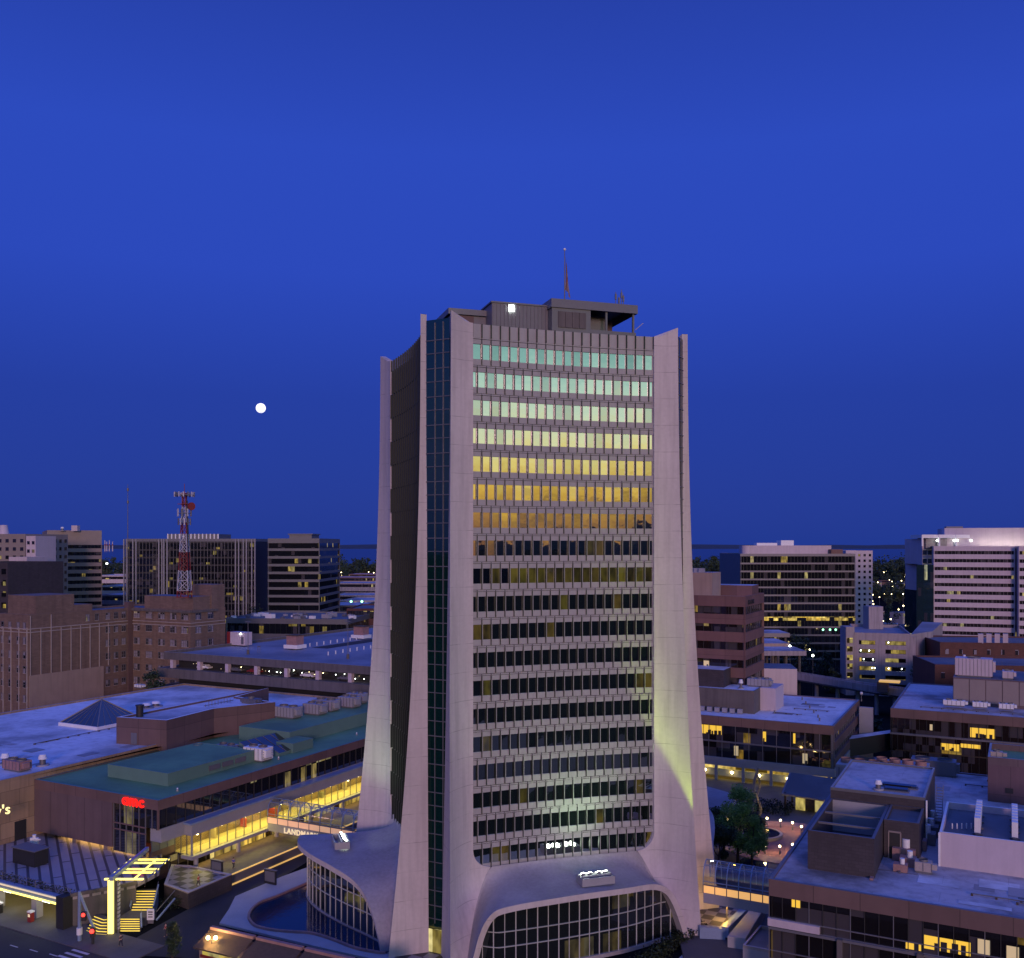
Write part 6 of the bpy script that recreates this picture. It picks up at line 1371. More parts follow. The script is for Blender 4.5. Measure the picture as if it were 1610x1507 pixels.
for j in range(8): f = MB(); f.box(Q0-B*(1+j*6.2)+A*.2+UP*1.95, B, A, UP, .3, .35, 1.95, 'pale'); f.build('column', r2)
for j in range(7):
    f = MB(); c = Q0-B*(3.6+j*6.2)+A*.1+UP*2.5; f.ball(c, .36, 'lampw' if False else 'lamp', 8); f.box(c+A*.2, B, A, UP, .3, .12, .4, 'metal'); f.build('wall_lamp', r2)
l = bpy.data.lights.new('arcade_light', 'AREA'); l.shape = 'RECTANGLE'; l.size = 40; l.size_y = 2; l.energy = 900; l.color = (1, .72, .10)
lo = bpy.data.objects.new('arcade_light', l); COL.objects.link(lo); lo.location = Q0-B*22+A*1.6+UP*3.8; lo.rotation_euler = (R(-25), 0, R(-GA)); lo.parent = r2; lo.matrix_parent_inverse = Matrix.Translation(-Q0)
roof_wear(r2, Q0-B*24+A*2, B, 22, A, 34, QZ-.2, 9, 6, ('deck', 'roofpale', 'pale'), 2)
# penthouse of R2
u0 = V2(P(1186, 1122, QZ)); q = ccw(rect(u0-B*30, 30, 11)); t_ = thing('roof_penthouse', 'grey block penthouse with pale roof on the middle building', 'penthouse', u0+UP*QZ)
f = MB(); f.prism(q, QZ-.2, QZ+4.8, 'garage', False); f.ring(q, .3, QZ+4.8, QZ+5.2, 'garage', 'metal'); f.prism(rect(u0+A*6, 3.6, 9), QZ-.2, QZ+5.2, 'offwhite'); f.prism(rect(u0-B*30+A*3, 22, 8), QZ+4.8, QZ+9.2, 'darkbrick', True, False, 'roofblue'); f.build('wall', t_)
f = MB(); f.face([p+UP*(QZ+5) for p in inset(q, .3)], 'roofblue'); f.build('roof', t_)
vent(u0-B*4.0+A*3.5, QZ+5, .5, 2.2, 'copper coloured vent on the middle penthouse roof'); hvac(u0-B*1+A*9.5, 2.6, 1.6, 1.6, 'pale fan unit beside the white wall on the middle penthouse', QZ+5, fans=3)
for i in range(9):
    f = MB(); p = u0-B*(3+i*1.8)-A*1.3; f.box(p+UP*(QZ+.45), B, A, UP, .55, .4, .5, 'pale'); tag(f.build('condenser', at=p), 'small pale condenser in the row at the foot of the middle penthouse', 'condenser', 'condensers below the middle penthouse')
for i in range(12):
    f = MB(); p = Q0-B*(4+(i*17 % 19))+A*(6+(i*23 % 29)); f.cyl(p+UP*(QZ-.25), p+UP*(QZ+.5), .18, 'metal', n=6); tag(f.build('vent_pipe', at=p), 'short dark vent pipe on the middle pale blue roof', 'vent pipe', 'vent pipes on the middle roof')
lamp_post(Q0+B*.5+A*39.5, QZ-.3, 1.6, 'roof corner lamp on the middle building', 'whitesteel', r=.4)

# ------------------------------------------------------------------ R3: right building with dim amber glass
S0 = Vector((90.8, 228.9, 0)); S3 = ccw(rect(S0, 70, 48)); r3 = thing('office_building', 'brown office building with dim amber windows and sloped pale roof edge at right', 'office building', S0)
f = MB(); f.prism(S3, 12.8, QZ-.3, 'brownband', False, True); f.ring(S3, .5, QZ-.3, QZ, 'brownband', 'metal'); f.prism(inset(S3, 1), 0, 12.8, 'darkbrick', False); f.prism(inset(S3, -.1), 8.8, 9.2, 'metal', True, True); f.build('wall', r3)
f = MB(); f.face([p+UP*(QZ-.2) for p in inset(S3, .49)], 'roofpale'); f.build('roof', r3)
for z0, z1 in ((9.2, 12.8), (5.2, 8.8), (1.2, 4.9)): ribbon(r3, S3, z0, z1, 'brownglass', (0, 3), .4, 1.6, 'black')
lit_room(r3, S0, 17.2, 22.4, 9.6, 11.8, 'lit_a', 6); lit_room(r3, S0, 11.0, 15.0, 6.0, 7.6, 'lit_a', 3); lit_room(r3, S0, 15.2, 19.4, 7.0, 7.9, 'lit_a'); lit_room(r3, S0, 8.6, 9.3, 10.4, 11.8, 'lit_c')
roof_wear(r3, S0+A*2+B*2, B, 50, A, 10, QZ-.2, 9, 7, ('deck', 'roofdark', 'pale'), 2)
q = ccw(rect(S0+A*14+B*13, 50, 20)); t_ = thing('roof_penthouse', 'brown penthouse with white cooling boxes on the right amber building', 'penthouse', S0+UP*QZ)
f = MB(); f.prism(q, QZ-.2, QZ+6.5, 'brownpanel', True, False, 'roofdark'); f.build('wall', t_)
for j in range(5): f = MB(); f.box(q[0]+B*(1.8+j*3.6)-A*.06+UP*(QZ+3.4), B, A, UP, 1.7, .05, 2.8, 'beige'); f.build('louvre', t_)
for i, (a_, b_, w_, h_) in enumerate(((5, 4.5, 4.2, 4.2), (4, 12, 1.2, 1.6), (5, 19, 1.6, 1.2), (9, 26, 2.2, 1.2))): hvac(q[0]+A*a_+B*b_, w_, 2.2, h_, ['big square white cooling box on the right penthouse', 'small white fan box beside the big cooling box', 'low white unit on the right penthouse', 'low white unit at the far right on the penthouse'][i], QZ+6.5, fans=1, m='offwhite')
f = MB(); p = q[0]+A*6+B*19.5; f.cyl(p+UP*(QZ+6.4), p+UP*(QZ+7.6), 1.2, 'white', .7, 12); f.cyl(p+UP*(QZ+7.6), p+UP*(QZ+9.2), .35, 'white', n=8); tag(f.build('exhaust_cowl', at=p), 'white conical exhaust cowl on the right penthouse', 'exhaust cowl')
for i in range(3): hvac(S0+A*8.5+B*(13.5+i*5.6), 2.4 if i == 0 else 1.6, .9, 1.1, ['wide low white unit below the right penthouse', 'middle low white unit below the right penthouse', 'right low white unit below the right penthouse'][i], QZ+.3, fans=2, m='white')
f = MB(); p = V2(atd(1362, 236)); f.box(p+UP*5, B, A, UP, 1.6, .5, 9, 'pale'); f.box(p-A*2+UP*1.5, B, A, UP, 4, 2.5, .3, 'pale'); tag(f.build('slab_monument', at=p), 'tall pale slab standing between the two right buildings', 'slab')
f = MB(); a = S0+A*5; b_ = Q0+A*22
f.prism([b_, a, a+A*5, b_+A*5], 4.0, 8.2, 'black', True, True, 'roofblue'); tag(f.build('link_bridge', at=a), 'dark glazed link bridge between the two right buildings', 'link bridge')

# ------------------------------------------------------------------ pink brick office and garage, ramp, far right blocks
pc = V2(atd(1172, 232)); bz = zat(938, 232); q = ccw(rect(pc-B*40, 40, 20)); o = banded('brick_office', 'pink brick office with continuous window bands right of the tower', 'office block', q, 0, bz, 9, 1.9, 'brick', 'brownglass', walls=(0, 1), top=2.6, mull=2.1, mm='black', roof='roofblue', inset_d=.45)
f = MB(); e, n = A, B
text_mesh('sign_letters', 'RE-COM', 1.5, .08, 'black', pc+A*2.4+B*.1+UP*(bz-2.1), A, o, .02)
for u in (19.6, 21.6): pass
lit_room(o, pc-B*40, 18.2, 20.6, bz-4.2, bz-2.9, 'lit_a', 2); lit_room(o, pc-B*40, 29.5, 31.0, bz-17.6, bz-16.2, 'lit_c', 1)
q2 = ccw(rect(pc-B*18+A*2, 9.2, 8)); f = MB(); f.prism(q2, bz-1, bz+5.6, 'tanplain', True, False, 'roofpale'); tag(f.build('roof_house', at=q2[0]), 'tan lift house on the pink brick office roof', 'lift house')
f = MB(); p = pc-B*6+A*11; f.prism(rect(p-B*6, 11, 7), bz-1, bz+2.2, 'brick', True, False, 'roofblue'); tag(f.build('roof_house', at=p), 'sloped pink roof house on the pink brick office', 'roof house')
for i in range(7): f = MB(); p = pc-B*(12+i*1.5)+A*(4+i*.8); z_ = bz+5.6; f.box(p+UP*(z_+.5), B, A, UP, .7, .5, .5, 'pale'); tag(f.build('rooftop_unit', at=p), 'small pale machine on the tan lift house roof', 'rooftop unit', 'machines on the tan lift house')
# white wedge structure and dark roof beside it
p = V2(atd(1206, 262)); f = MB(); f.prism(rect(p-B*2, 10, 12, -8), 0, zat(1052, 262), 'offwhite', True, False, 'roofdark'); f.box(p+B*3.3+Vector((0, -.8, 0))+UP*8, B, A, UP, .8, .4, 6, 'black'); tag(f.build('white_block', at=p), 'white angular block with a dark slot behind the middle building', 'white block')
# curved ramp deck behind the pink office
for i, (py_, y_, x0, x1, m_) in enumerate(((1024, 330, 1190, 1268, 'garage2'), (1012, 345, 1190, 1242, 'tanplain'), (996, 380, 1200, 1242, 'metal2'))):
    z_ = zat(py_, y_); f = MB(); q = qpx(x0, x1, y_, 0, 22-i*3); f.prism(q, z_-1.6, z_, m_, True, True, 'roofpale')
    for j in range(4): c = lerp(q[0], q[1], .1+.27*j)+Vector((0, 3, 0)); f.cyl(c, c+UP*(z_-1.6), .5, 'garage', n=8)
    tag(f.build('ramp_deck', at=q[0]), ['lowest parking ramp deck behind the pink office', 'tan parking ramp deck behind the pink office', 'highest grey ramp deck with white frame behind the pink office'][i], 'ramp deck')
# elevated roadway
f = MB(); pts = [(atd(1240, 330), 1062), (atd(1300, 318), 1072), (atd(1360, 306), 1082), (atd(1415, 298), 1090), (atd(1480, 292), 1097)]
vt = [(p.x, p.y, zat(y_, p.y)) for p, y_ in pts]; vt = catmull(vt, 16)
for a_, b_ in zip(vt, vt[1:]):
    a_, b_ = Vector(a_), Vector(b_); f.bar(a_, b_, .4, 'garage2', 2.4); f.bar(a_+Vector((0, 4, -1)), b_+Vector((0, 4, -1)), 8, 'asphalt', .3); f.bar(a_+Vector((0, 8, 0)), b_+Vector((0, 8, 0)), .4, 'garage2', 2.2)
for i in range(1, 15, 2): c = Vector(vt[i])+Vector((0, 2, 0)); f.cyl(V2(c), c-UP*1.2, .7, 'garage2', n=8)
tag(f.build('elevated_road'), 'pale elevated roadway curving behind the right buildings', 'elevated road')
p = atd(1388, 300, zat(1086, 300)); t_ = thing('toll_booth', 'small booth with a yellow lit canopy on the elevated roadway', 'booth', p); f = MB(); f.box(p+UP*1.2, B, A, UP, 1.6, 1.2, 1.6, 'brownband'); f.build('wall', t_); f = MB(); f.box(p+B*2+UP*3, B, A, UP, 3, 1.6, .25, 'strip_w'); f.build('canopy', t_)
# pale parking garage with open floors
gp = ccw(qpx(1344, 1432, 345, -17, 40)); gz = zat(1000, 345); g3 = thing('parking_structure', 'pale parking garage with lit openings and a corner stair tower', 'parking structure', gp[0])
a, b, e, n = wallface(gp, 0, 0, 0, 0); L = (b-a).length; f = MB(); f.prism(inset(gp, 2.5), 0, gz-1, 'black', False); fh = 3.1
for i in range(6):
    z1 = gz-i*fh; f.prism(gp, z1-1.55, z1, 'garage2', True, True)
for u in (0, .46, 1): f.box(a+e*(L*u)+n*-.05*0-n*.6+UP*(gz-9), e, n, UP, [1.4, 1.7, 1.6][[0, .46, 1].index(u)], .62, 9.2, 'garage2')
z_ = gz-6*fh; f.prism(gp, 0, z_-.001, 'garage2', False)
wq = ccw([b, V2(atd(1466, 352)), V2(atd(1482, 392)), V2(atd(1450, 396))]); f.prism(wq, 0, gz+1, 'garage2', True, False, 'deck'); f.prism(rect(V2(atd(1330, 344)), 3.1, 6, 0), 0, zat(986, 344), 'garage2'); f.build('wall', g3)
f = MB(); f.ring(gp, .35, gz, gz+1.2, 'garage2'); f.face([p_+UP*(gz+.05) for p_ in gp], 'deck'); f.prism(rect(V2(atd(1366, 372)), 5.6, 6, 0), gz, zat(954, 372), 'garage2'); f.build('roof_deck', g3)
for i in range(5):
    for (u0_, u1_) in ((.09, .40), (.52, .92)):
        f = MB(); z1 = gz-1.6-i*fh; p0_, p1_ = a+e*L*u0_-n*1.0, a+e*L*u1_-n*1.0
        f.face([p0_+UP*(z1-1.45), p1_+UP*(z1-1.45), p1_+UP*(z1-.1), p0_+UP*(z1-.1)], glass_mat('garage_bay_%d%d' % (i, int(u0_*10)), 2.5, 3, .62, .5, (1, .62, .08), (1, .8, .25), tint=(.01, .01, .01), refl=.0)); f.build('opening', g3)
for i in range(5): f = MB(); c = V2(atd(1336, 343.9))+UP*(gz-1.5-i*fh)-Vector((0, .15, 0)); f.box(c, (1, 0, 0), (0, 1, 0), UP, 1.0, .1, .9, 'litglass'); f.build('stair_window', g3)
for i in range(9):
    f = MB(); c = a+e*L*(rnd.choice((rnd.uniform(.1, .4), rnd.uniform(.53, .92))))+n*.05-n*.9+UP*(gz-2.2-fh*rnd.randrange(5)); f.ball(c, .22, 'lampw', 6); f.build('ceiling_light', g3)
# glass office with white penthouse
gq_ = qpx(1164, 1345, 450, 0, 45); o = banded('glass_office', 'dark glass office with white penthouse on the right skyline', 'office block', gq_, 0, zat(871, 450), 13, 3.0, 'metal', 'blueglass', walls=(0, 1), top=1.2, mull=1.6, inset_d=.4)
f = MB(); q = qpx(1179, 1307, 456, 0, 22); f.prism(q, zat(872, 450)-1, zat(858, 456), 'offwhite', True, False, 'roofpale'); p = q[0]; f.cyl(V2(p)+Vector((-1, 2, zat(872, 450)-1)), V2(p)+Vector((-1, 2, zat(858, 456))), 2.6, 'offwhite', n=14); f.build('penthouse', o)
f = MB(); f.prism(qpx(1228, 1248, 460, 0, 8), zat(858, 456)-.5, zat(850, 460), 'white'); f.prism(qpx(1190, 1222, 462, 0, 6), zat(858, 456)-.5, zat(854, 462), 'white'); f.prism(qpx(1307, 1325, 452, 0, 14), zat(872, 450)-1, zat(864, 452), 'brick'); f.build('roof_box', o)
f = MB(); f.box((gq_[0]+gq_[1])/2-Vector((0, .3, 0))+UP*(zat(973, 450)), (1, 0, 0), (0, 1, 0), UP, 27, .3, .9, glass_mat('lobby_strip', 2.2, 4, .6, 1.2, (1, .6, .06), (1, .75, .2))); f.build('lobby_window', o)
punched('apartment_block', 'cream apartment block behind the dark glass office', 'apartment block', qpx(1330, 1372, 620, 0, 30), 0, zat(866, 620), 3.6, 3.0, 1.5, 1.6, 'offwhite', (0,))
# big white office at the right edge
wz = zat(859, 440); wq_ = ccw(qpx(1468, 1596, 440, -19, 50)); o = banded('white_office', 'large white office block with lit roof recess at the right edge', 'office block', wq_, 0, wz, 14, 1.55, 'offwhite', 'strip', walls=(0,), top=2.2, mull=1.55, mm='metal2', roof='roofpale', inset_d=.3)
w2 = ccw(qpx(1602, 1680, 424, -19, 50)); banded('white_office', 'white office wing cut by the right picture edge', 'office block', w2, 0, wz, 14, 1.55, 'offwhite', 'strip', walls=(0,), top=2.2, mull=1.55, mm='metal2', inset_d=.3)
f = MB(); f.prism(qpx(1596, 1602.5, 430, -19, 30), 0, wz-1, 'darkglass', True); f.build('link_glass', o)
f = MB(); f.prism(qpx(1485, 1690, 448, -19, 34), wz-2, zat(831, 452), 'offwhite', True, False, 'roofpale'); f.prism(qpx(1488, 1514, 454, -19, 10), zat(831, 452), zat(828, 452), 'metal'); f.build('penthouse', o)
f = MB(); q = qpx(1450, 1542, 446, -4, 16); zt_ = zat(841, 446); f.prism(q, zt_-1.6, zt_, 'white', True, True)
for u in (.0, .29, .58, .88, 1): f.box(lerp(q[0], q[1], u)+UP*(zt_+wz)/2, (1, 0, 0), (0, 1, 0), UP, .35, .35, (zt_-wz)/2, 'white')
f.prism(inset(ccw(q), 2.5), wz-1, zt_-1.6, 'metal', False); f.build('roof_frame', o)
for u in (.25, .54, .60, .83): f = MB(); c = lerp(q[0], q[1], u)+Vector((0, -.2, 0))+UP*(wz+2.6); f.ball(c, .42, 'lampw', 8); f.build('roof_lamp', o)
f = MB(); q = ccw([V2(atd(1441, 446)), V2(atd(1468, 439.6)), wq_[0]+Vector((-1, 30, 0)), V2(atd(1450, 480))]); nf = 15
f.prism(q, 0, zat(888, 446), 'tealglass', True); f.build('side_wing', o)
f = MB(); f.prism(qpx(1450, 1468, 450, 0, 20), zat(930, 446), zat(842, 446)-1.6, 'offwhite'); 
for i in range(3):
    for u in (1454, 1462): f.box(atd(u, 449.9)+UP*(wz-3-i*4), (1, 0, 0), (0, 1, 0), UP, .95, .1, 1.1, 'tealglass')
f.build('side_wing', o)
l = bpy.data.lights.new('roof_wash', 'AREA'); l.shape = 'RECTANGLE'; l.size = 22; l.size_y = 1; l.energy = 650; l.color = (1, .92, .75); lo = bpy.data.objects.new('roof_wash', l); COL.objects.link(lo); pp_ = atd(1578, 436.5, wz+.6); lo.location = pp_; lo.rotation_euler = Vector((.25, .75, .6)).to_track_quat('-Z', 'Y').to_euler(); lo.parent = o; lo.matrix_parent_inverse = Matrix.Translation(-Vector(o.location))
# red brick low buildings
for i, (x0, x1, y_, py_, d_) in enumerate(((1478, 1700, 330, 1010, 26), (1470, 1700, 285, 1045, 24))):
    punched('brick_block', ['dark red brick block with pale roof in front of the white office', 'nearer dark red brick block with a red chimney in front of it'][i], 'brick block', qpx(x0, x1, y_, -8, d_), 0, zat(py_, y_), 4, 4.2, 1.1, 1.8, 'redbrick', (0,), 'pane', 'roofdark', rows=3)
f = MB(); p = V2(atd(1516, 282)); f.box(p+UP*zat(1060, 282), B, A, UP, .9, .9, 5, 'redpaint'); f.cyl(p+UP*zat(1036, 282), p+UP*zat(1030, 282), .4, 'white', n=8); tag(f.build('chimney', at=p), 'bright red chimney by the big cooling box', 'chimney')
for i in range(4): f = MB(); p = V2(atd(1542+i*13, 329)); f.box(p+UP*(zat(1010, 330)+1.4), B, A, UP, .8, .8, 1.6, 'offwhite'); tag(f.build('chimney', at=p), 'small pale chimney on the dark red brick block', 'chimney', 'pale chimneys')

# ------------------------------------------------------------------ plaza between the tower and the right buildings
pcx = Vector((49.5, 172, 0)); PZ = .5
f = MB(); f.prism([Vector((22, 120, 0)), Vector((30, 116, 0)), K0+A*66, Q0+A*2, Q0-B*46+A*2, Vector((26, 172, 0))], 0, PZ, 'paving'); struct('pavement', f)
def disc(name, c, r0, r1, z_, m_, h=.0, n=48):
    f = MB(); ps = [(math.cos(2*math.pi*i/n), math.sin(2*math.pi*i/n)) for i in range(n+1)]
    if r0 <= 0: f.face([c+Vector((x*r1, y*r1, z_)) for x, y in ps[:-1]], m_)
    else: f.grid([[c+Vector((x*r1, y*r1, z_)) for x, y in ps], [c+Vector((x*r0, y*r0, z_)) for x, y in ps]], m_, False)
    if h: f.grid([[c+Vector((x*r1, y*r1, z_-h)) for x, y in ps], [c+Vector((x*r1, y*r1, z_)) for x, y in ps]], m_, False)
    return f
fx = disc('x', pcx, 0, 11.5, PZ+.02, 'brickpave'); struct('plaza', fx)
fx = disc('x', pcx, 9.6, 12.8, PZ+.14, 'copper', .14); tag(fx.build('plaza_kerb'), 'rosy paved ring around the round plaza', 'kerb')
fo = V2(atd(1197, 176)); t_ = thing('fountain', 'round pale fountain basin beside the trees on the plaza', 'fountain', fo+UP*PZ)
f = disc('x', fo, 3.3, 3.8, PZ+.6, 'trim', .6); f.build('basin', t_); f = disc('x', fo, 0, 3.3, PZ+.45, 'pool'); f.build('water', t_)
f = MB(); p = V2(atd(1190, 186)); 
sp_pts = [tuple(p+Vector((math.sin(q*7)*.9*(1-q*.4), math.cos(q*6)*.8*(1-q*.4), q*10.5))) for q in [i/24 for i in range(25)]]
for a_, b_ in zip(sp_pts, sp_pts[1:]): f.bar(a_, b_, .42, 'metal2', .3)
for a_, b_ in zip(sp_pts[::-1], sp_pts[::-1][1:]): f.bar(Vector((2*p.x-a_[0], 2*p.y-a_[1], a_[2])), Vector((2*p.x-b_[0], 2*p.y-b_[1], b_[2])), .34, 'metal', .25)
tag(f.build('sculpture', at=p), 'tall twisting pale metal sculpture beside the plaza trees', 'sculpture')
lamps = [(1185, 1287), (1206, 1287), (1227, 1290), (1246, 1294), (1260, 1300), (1203, 1330), (1226, 1331), (1246, 1328), (1145, 1290), (1139, 1305)]
for i, (x, y_) in enumerate(lamps): lamp_post(P(x, y_, PZ+1.4), PZ, 1.2, 'small glowing globe lamp on the rim of the round plaza', 'lamp', 'globe lamps around the round plaza', r=.2, power=170)
# pavilion with sloped roof
pv = V2(atd(1270, 190)); t_ = thing('pavilion', 'timber pavilion with sloped grey roof beside the round plaza', 'pavilion', pv+UP*PZ); q = ccw(rect(pv-B*5, 11, 8)); f = MB()
f.face([q[0]+UP*4.0, q[1]+UP*3.6, q[2]+UP*6.2, q[3]+UP*6.6], 'roofdark'); f.face([q[0]+UP*3.7, q[3]+UP*6.3, q[2]+UP*5.9, q[1]+UP*3.3], 'metal'); f.bar(q[0]+UP*3.85, q[1]+UP*3.45, .3, 'metal2'); f.bar(q[0]+UP*3.85, q[3]+UP*6.45, .3, 'metal2'); f.build('roof', t_)
f = MB(); f.prism(inset(q, 2.2), PZ, 3.6, 'litglass', False); f.build('window_band', t_)
for c in inset(q, .5): f = MB(); f.cyl(c+UP*PZ, c+UP*4.2, .22, 'wood', n=8); f.build('column', t_)
f = MB(); q = ccw([V2(atd(1060, 205)), V2(atd(1160, 190)), V2(atd(1138, 176)), V2(atd(1060, 180))]); f.prism(q, 3.2, 4.3, 'bluesteel', True, True, 'deck'); tag(f.build('walkway_roof', at=q[0]), 'dark walkway roof with a blue edge beside the far tower leg', 'walkway roof')
f = MB(); q = [P(1180, 1262, PZ), P(1250, 1268, PZ), P(1240, 1285, PZ), P(1175, 1280, PZ)]
for k in range(900):
    u_, v = rnd.random(), rnd.random(); p = lerp(lerp(q[0], q[1], u_), lerp(q[3], q[2], u_), v)+UP*rnd.uniform(0, 1.3); s = .2; x = Vector((rnd.gauss(0, 1), rnd.gauss(0, 1), rnd.gauss(0, 1))).normalized(); y_ = x.cross(Vector((.3, .5, .8))).normalized(); f.face([p-x*s, p-y_*s, p+x*s, p+y_*s], 'hedge')
tag(f.build('hedge'), 'dark planting bed between the plaza and the lamp lit arcade', 'hedge')
# plaza trees
for i, (px, pyy, r_, h_, m_) in enumerate(((1160, 1352, 4.0, 9.0, 'leaf'), (1138, 1338, 3.2, 8.0, 'leaf2'), (1182, 1358, 3.0, 7.5, 'leaf'), (1165, 1318, 3.6, 8.5, 'leaf'), (1130, 1362, 2.6, 7.0, 'leaf2'), (1190, 1330, 2.4, 6.0, 'leaf2'))):
    make_tree(P(px, pyy+4, PZ), 60+i, r_*1.1, h_*1.08, 5200, .18, ['biggest leafy plaza tree, in front of the fountain', 'dark tree close to the far tower leg', 'leafy plaza tree above the glass footbridge end', 'bright green tree behind the biggest plaza tree', 'slim dark tree beside the right tower leg', 'small dark tree nearest the round plaza'][i], m=m_, base=.28)
f = MB(); q = [P(1135, 1370, PZ+.05), P(1180, 1378, PZ+.05), P(1205, 1368, PZ+.05), P(1204, 1350, PZ+.05), P(1180, 1342, PZ+.05)]; cc = [tuple(v) for v in q]; f.face([Vector(v) for v in catmull(cc, 24)][::-1], 'pool'); o = struct('water', f)
for i in range(6): f = MB(); p = P(1215+i*2.5, 1352-i*7, PZ+.01); f.box(p, B, A, UP, 1.9, .8, .006, 'palepaving'); tag(f.build('paving_slab', at=p), 'pale paving slab in the path beside the near roof edge', 'paving slab', 'pale slabs beside the plaza')
# right footbridge and court at the tower foot
footbridge(Vector((25.0, 134.0, 0))+B*2.4, 14.6, 6.2, 4.1, 3.4, 'glass tube footbridge with an amber band right of the tower', 'amberband', beam='pale', step=1.55)
f = MB(); q = [P(1098, 1462, 1.2), P(1142, 1462, 1.2), P(1172, 1427, 1.2), P(1098, 1425, 1.2)]; f.prism([V2(p) for p in q], 0, 1.2, 'checker'); struct('terrace', f)
l = bpy.data.lights.new('court_light', 'POINT'); l.energy = 520; l.color = (1, .55, .08); l.shadow_soft_size = .3
t_ = thing('court_lamp', 'amber lamp under the right footbridge lighting checker tiles', 'lamp', P(1128, 1452, 1.2)); f = MB(); p = Vector(t_.location)+Vector((1.6, 1.2, 0)); f.cyl(p, p+UP*2.2, .08, 'metal', n=6); f.build('post', t_); f = MB(); f.ball(p+UP*2.3, .2, 'strip_w', 8); f.build('lamp_globe', t_)
lo = bpy.data.objects.new('court_light', l); COL.objects.link(lo); lo.location = p+UP*2.0+Vector((-.5, -.5, 0)); lo.parent = t_; lo.matrix_parent_inverse = Matrix.Translation(-Vector(t_.location))
f = MB(); a_, b_ = P(1140, 1466, 1.5), P(1178, 1428, 1.5); f.bar(a_, b_, 1.0, 'bluesteel', 1.4); f.bar(P(1100, 1466, 1.2), P(1140, 1468, 1.2), .8, 'bluesteel', 1.6); tag(f.build('parapet_wall'), 'dark blue parapet beside the amber checker court', 'wall')
f = MB(); q = [P(1144, 1472, 2), P(1172, 1476, 2), P(1204, 1424, 2), P(1184, 1424, 2)]; f.prism([V2(p) for p in q], 0, 2, 'palepaving', True); tag(f.build('low_roof', at=V2(q[0])), 'pale low roof beside the near building corner', 'low roof')
f = MB(); q = [V2(P(x, y_, 2.4)) for x, y_ in ((1168, 1486), (1252, 1502), (1252, 1462), (1195, 1455))]; f.prism(ccw(q), 0, 2.0, 'palepaving', True, False, 'deck'); f.ring(ccw(q), .25, 2.0, 2.4, 'trim', 'offwhite'); tag(f.build('low_roof', at=q[0]), 'lower grey roof with pale rim at the foot of the near building', 'low roof')
f = MB(); q = [P(1060, 1520, .04), P(1100, 1470, .04), P(1300, 1500, .04), P(1300, 1560, .04)]; f.face([p for p in ccw([V2(p)+UP*.04 for p in q])], 'asphalt'); struct('road', f)
f = MB()
for k in range(2200):
    u_ = rnd.random(); p = lerp(P(1096, 1462, 0), P(1000, 1525, 0), u_)+Vector((rnd.uniform(-1.0, 1.2), rnd.uniform(-1.5, .7), rnd.uniform(.1, 1.5))); s = .16; x = Vector((rnd.gauss(0, 1), rnd.gauss(0, 1), rnd.gauss(0, 1))).normalized(); y_ = x.cross(Vector((.3, .5, .8))).normalized(); f.face([p-x*s, p-y_*s, p+x*s, p+y_*s], 'hedge')
tag(f.build('hedge'), 'dark hedge along the curved glass wall of the tower', 'hedge')
f = MB(); f.face([P(1055, 1520, .08), P(1066, 1520, .08), P(1104, 1471, .08), P(1102, 1470, .08)], 'whitesteel'); tag(f.build('road_marking', at=(0, 0, 0)), 'long pale kerb line on the dark road at the right tower foot', 'road marking')
f = MB(); f.prism([V2(P(600, 1500, 0)), V2(P(700, 1545, 0)), V2(P(700, 1480, 0)), V2(P(640, 1476, 0))], 0, .36, 'checker'); struct('pavement', f)

# ------------------------------------------------------------------ trees, houses and lights out to the bay
proto = []
for i in range(5):
    h_ = 12+i*2; proto.append(make_tree((atd([100, 330, 640, 1150, 1420][i], 1500+i*50)), 90+i, h_*.45, h_, 420, .95, 'dark tree in the belt between the city and the bay', 'trees along the bay', m='leaf2', base=.12))
r2_ = random.Random(12); nt = 5
def gap(px): return 150 < px < 205 or 395 < px < 425 or 515 < px < 612 or 1085 < px < 1170 or 1340 < px < 1455
while nt < 285:
    px = r2_.uniform(-20, 1640); y = r2_.choice((r2_.uniform(1450, 1850), r2_.uniform(800, 1500)))
    if not gap(px): continue
    s = r2_.uniform(.8, 1.35)*(1.5 if y > 1400 else .8); copy_tree(proto[nt % 5], (atd(px, y)), rz=r2_.uniform(0, 6.28), scale=s); nt += 1
f = MB()
for i in range(9000):
    x = r2_.uniform(-1050, 1050); y = 1640+r2_.uniform(-90, 120); hh = (30 if x > 280 else 21)+6*math.sin(x*.011)+4*math.sin(x*.037+1)+3*math.sin(x*.09); v = Vector((x, y, r2_.uniform(.05, 1)**.7*hh)); s = r2_.uniform(1.2, 2.8)
    u_ = Vector((r2_.gauss(0, 1), r2_.gauss(0, 1), r2_.gauss(0, .5))).normalized(); y_ = u_.cross(Vector((r2_.gauss(0, 1), r2_.gauss(0, 1), 1))).normalized(); f.face([v-u_*s, v-y_*s*.7, v+u_*s, v+y_*s*.7], 'leaf2')
tag(f.build('far_wood'), 'far-off dark wood along the shore of the bay', 'wood', kind='stuff')
